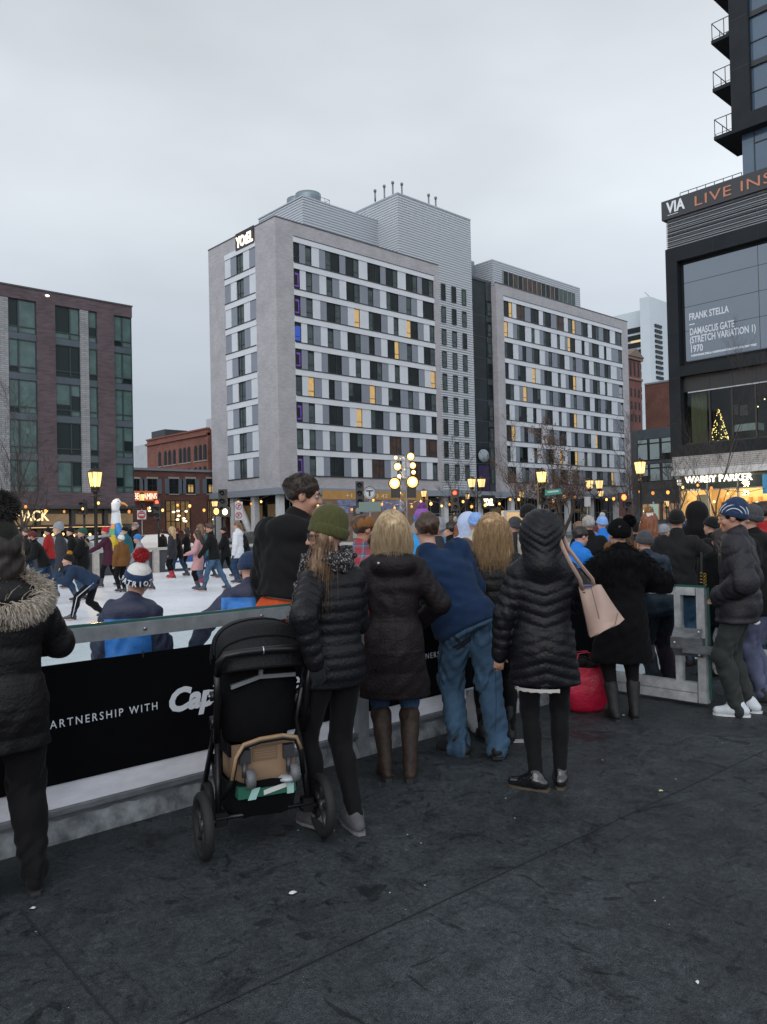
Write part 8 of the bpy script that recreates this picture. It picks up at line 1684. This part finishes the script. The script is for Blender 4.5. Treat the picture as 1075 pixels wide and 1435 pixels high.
def wheel(x, y, r, w_, parent):
    b = MB(m_ty); R0 = r-w_*.42; n, k = 28, 10; vs = []
    for i in range(n):
        a = 6.2832*i/n
        for j in range(k): q = 6.2832*j/k; rr_ = R0+w_*.42*math.cos(q); vs.append(Pp(x+w_*.5*math.sin(q), y+rr_*math.cos(a), r+rr_*math.sin(a)))
    b.add(vs, [(i*k+j, i*k+(j+1) % k, ((i+1) % n)*k+(j+1) % k, ((i+1) % n)*k+j) for i in range(n) for j in range(k)], 0, True); o = b.build('tyre', parent)
    h = MB(m_hub); h.tube([Pp(x-.018, y, r), Pp(x+.018, y, r)], .035, 14)
    for i in range(5): a = 1.2566*i+.4; h.tube([Pp(x, y+.03*math.cos(a), r+.03*math.sin(a)), Pp(x, y+(R0-.01)*math.cos(a), r+(R0-.01)*math.sin(a))], .014, 6)
    h.build('rim', o)
for sg in (-1, 1):
    q = thing_w = bpy.data.objects.new('rear_wheel', None); COL.objects.link(q); q.parent = pc_; q['_base'] = list(pc_['_base']); wheel(sg*half, .0, .165, .055, q)
    q = bpy.data.objects.new('front_wheel', None); COL.objects.link(q); q.parent = pc_; q['_base'] = list(pc_['_base']); wheel(sg*.17, .60, .10, .05, q)
for sg in (-1, 1):
    MB(m_pf).tube([Pp(sg*(half-.075), .0, .165), Pp(sg*(half-.085), .03, .36), Pp(sg*(half-.10), .10, .62), Pp(sg*.225, .02, .80)], [.016, .017, .017, .016], 10).build('rear_leg', pc_)
    MB(m_pf).tube([Pp(sg*(half-.03), .0, .165), Pp(sg*(half-.12), .0, .175)], .022, 10).obox(Pp(sg*(half-.085), .0, .185), xr*.028, yf*.03, ZX*.035).build('axle_block', pc_)
    MB(m_pf).tube([Pp(sg*.215, .06, .76), Pp(sg*.20, .32, .46), Pp(sg*.18, .60, .20)], .016, 8).build('front_leg', pc_)
    MB(m_pf).tube([Pp(sg*.235, .04, .56), Pp(sg*.24, -.02, .80), Pp(sg*.245, -.06, .93)], .017, 10).build('handle_tube', pc_)
    MB(m_pf).tube([Pp(sg*.228, .05, .66), Pp(sg*.262, .05, .66)], .034, 14).build('hinge', pc_); MB(m_pf).tube([Pp(sg*.24, .02, .80), Pp(sg*.265, .02, .80)], .026, 12).build('hinge', pc_)
    MB(mat('rivet_steel', (.4, .4, .42), .3, metal=.8)).ball(Pp(sg*.268, .02, .80), .008, 0, 8).ball(Pp(sg*.256, -.03, .86), .006, 0, 8).build('rivet', pc_)
MB(m_pf).tube([Pp(-.245, -.06, .92), Pp(-.243, -.10, .985), Pp(-.215, -.125, 1.022), Pp(-.14, -.14, 1.033), Pp(0, -.145, 1.037), Pp(.14, -.14, 1.033), Pp(.215, -.125, 1.022), Pp(.243, -.10, .985), Pp(.245, -.06, .92)], .0195, 12).build('handlebar', pc_)
MB(mat('handlebar_clip_steel', (.5, .5, .5), .25, metal=.8)).tube([Pp(-.035, -.143, 1.036), Pp(-.028, -.143, 1.036)], .0208, 12).build('grip_ring', pc_)
MB(m_pf).tube([Pp(-half+.06, -.02, .19), Pp(half-.06, -.02, .19)], .012, 8).build('rear_axle', pc_)
# seat shell and hood
b = MB(m_pfab); n = 12; vs = []
prof = [(.50, .10, .15), (.56, .03, .185), (.68, .0, .205), (.82, -.015, .212), (.94, .0, .205), (1.0, .03, .19)]
for z, y, hw in prof:
    for k in range(n+1): q = -1+2*k/n; vs.append(Pp(q*hw, y+.09*abs(q)**3+.006*math.sin(k*1.7+z*20), z))
b.add(vs, [(i*(n+1)+k, i*(n+1)+k+1, (i+1)*(n+1)+k+1, (i+1)*(n+1)+k) for i in range(len(prof)-1) for k in range(n)], 0, True)
b.obox(Pp(0, .22, .50), xr*.17, yf*.17, ZX*.03); b.obox(Pp(0, .42, .40), xr*.15, yf*.03, ZX*.12); b.build('seat', pc_)
for rib in range(1):
    b = MB(m_ptop); N1, N2 = 16, 30; vs = []
    for i in range(N1+1):
        th = math.radians(-38+(i/N1)*138); fold = 1+.022*abs(math.sin(i/N1*math.pi*4))-.012; cy, cz = .10, .88
        for j in range(N2+1):
            w_ = -1+2*j/N2; x = .222*math.sin(w_*math.pi/2)*(1.0 if True else 1); rr_ = (.115+.185*math.cos(w_*math.pi/2)**.55)*fold; vs.append(Pp(x*fold, cy-rr_*math.cos(th+.9)*.82, cz+rr_*math.sin(th+.9)*.98))
    b.add(vs, [(i*(N2+1)+j, i*(N2+1)+j+1, (i+1)*(N2+1)+j+1, (i+1)*(N2+1)+j) for i in range(N1) for j in range(N2)], 0, True); hood = b.build('hood', pc_)
    for i in (0, 4, 8, 12, 16): 
        e = [vs[i*(N2+1)+j] for j in range(N2+1)]; MB(m_pfab).tube(e, .0065, 6).build('hood_piping', hood)
    i = 14; MB(mat('hood_sheen_strip', (.35, .37, .38), .4)).tube([vs[15*(N2+1)+j]+ZX*.004 for j in range(12, 21)], .006, 6, 0, True, True, .5).build('hood_edge_sheen', hood)  # sheen on the hood edge, painted as a pale strip
b = MB(mat('reflective_tape_grey', (.14, .145, .15), .4))
for (x0, z0), (x1, z1) in (((-.17, .845), (-.02, .885)), ((-.02, .885), (.17, .880))): b.obox((Pp(x0, -.03, z0)+Pp(x1, -.03, z1))/2, (Pp(x1, -.03, z1)-Pp(x0, -.03, z0))/2, yf*.012, ZX*.010)
b.obox(Pp(-.015, -.032, .90), xr*.010, yf*.012, ZX*.022); b.build('reflective_tape', pc_)
MB(m_pf).tube([Pp(-.04, -.05, .965), Pp(0, -.058, .955), Pp(.06, -.052, .965)], .006, 6).build('fold_strap', pc_)
# basket with a tan arch, parcel and shopping
b = MB(m_pfab); vs = []; sec = [(-.10, .20, .185), (-.12, .33, .20), (-.125, .40, .205)]; n = 28
for y, z, hw in sec:
    for k in range(n): a = 6.2832*k/n; ca, sa = math.cos(a), math.sin(a); vs.append(Pp(math.copysign(abs(ca)**.55, ca)*hw*.98, .20+math.copysign(abs(sa)**.55, sa)*(.24+(z-.2)*.4)*1.0+.004*math.sin(k*3), z-.02+.008*math.sin(k*1.9)))
b.add(vs, [(i*n+k, i*n+(k+1) % n, (i+1)*n+(k+1) % n, (i+1)*n+k) for i in range(2) for k in range(n)]+[tuple(range(n-1, -1, -1))], 0, True); b.build('basket', pc_)
_Pp = Pp
Pp = lambda x, y, z: _Pp(x, y, z-.05)     # the basket hangs low
arch = [Pp(-.225, -.03, .34), Pp(-.185, -.075, .43), Pp(-.165, -.085, .54), Pp(-.125, -.085, .60), Pp(-.04, -.085, .618), Pp(.08, -.085, .622), Pp(.15, -.085, .605), Pp(.175, -.085, .54), Pp(.19, -.075, .42)]
MB(m_pf).tube(arch, .013, 8).build('basket_arch', pc_); MB(m_lea).tube([p+ZX*.013-yf*.004 for p in arch[1:8]], .011, 8).build('leather_grip', pc_)
for x in (-.115, .115):
    b = MB(m_hub); b.obox(Pp(x, -.06, .545), xr*.028, yf*.02, ZX*.035); b.tube([Pp(x-.006, -.085, .52), Pp(x-.012, -.10, .45)], .014, 8); o = b.build('castor_fork', pc_)
    w_ = MB(mat('castor_grey', (.10, .105, .11), .5)); w_.tube([Pp(x-.02+.016, -.10, .44), Pp(x+.02+.016, -.10, .44)], .048, 16); w_.build('castor_wheel', o)
bx = thing('cardboard_box', Pp(0, .06, .31), 'brown cardboard box in the pushchair basket', 'box'); MB(mat('cardboard', (.22, .14, .085), .8, nscale=5, namt=.12)).obox(Pp(0, .10, .485), xr*.155, yf*.15, ZX*.095).build('carton', bx); MB(mat('box_print_brown', (.14, .085, .05), .8)).obox(Pp(-.005, -.0515, .545), xr*.065, yf*.0012, ZX*.035).build('printed_label', bx)
for k in range(4): MB(mat('cardboard')).obox(Pp(-.005, -.0535, .566-.013*k), xr*.058, yf*.0012, ZX*.0016).build('print_line', bx)
gb = thing('green_package', Pp(0, -.02, .33), 'dark green package under the cardboard box in the pushchair basket', 'package'); MB(mat('package_green', (.008, .085, .05), .5)).obox(Pp(-.01, .0, .375), xr*.15, yf*.10, ZX*.03).build('carton', gb); MB(mat('package_band_mint', (.28, .45, .42), .5)).obox(Pp(-.08, -.102, .365), xr*.02, yf*.004, ZX*.028+xr*.012).obox(Pp(.11, -.102, .37), xr*.018, yf*.004, ZX*.03).build('mint_band', gb); MB(mat('package_flash_white', (.5, .5, .48), .5)).obox(Pp(.03, -.102, .375), xr*.06+ZX*.012, yf*.003, ZX*.012).build('flash', gb)
tn = thing('drink_lid', Pp(.09, -.11, .41), 'small clear round lid lying on the green package in the basket', 'lid'); MB(mat('lid_clear_grey', (.32, .34, .35), .15)).lathe([(.05, 0), (.052, .012), (.035, .022), (.0, .022)], Pp(.10, -.09, .408), 18).build('lid', tn)
Pp = _Pp
for o in bpy.data.objects:
    if '_base' in o: del o['_base']
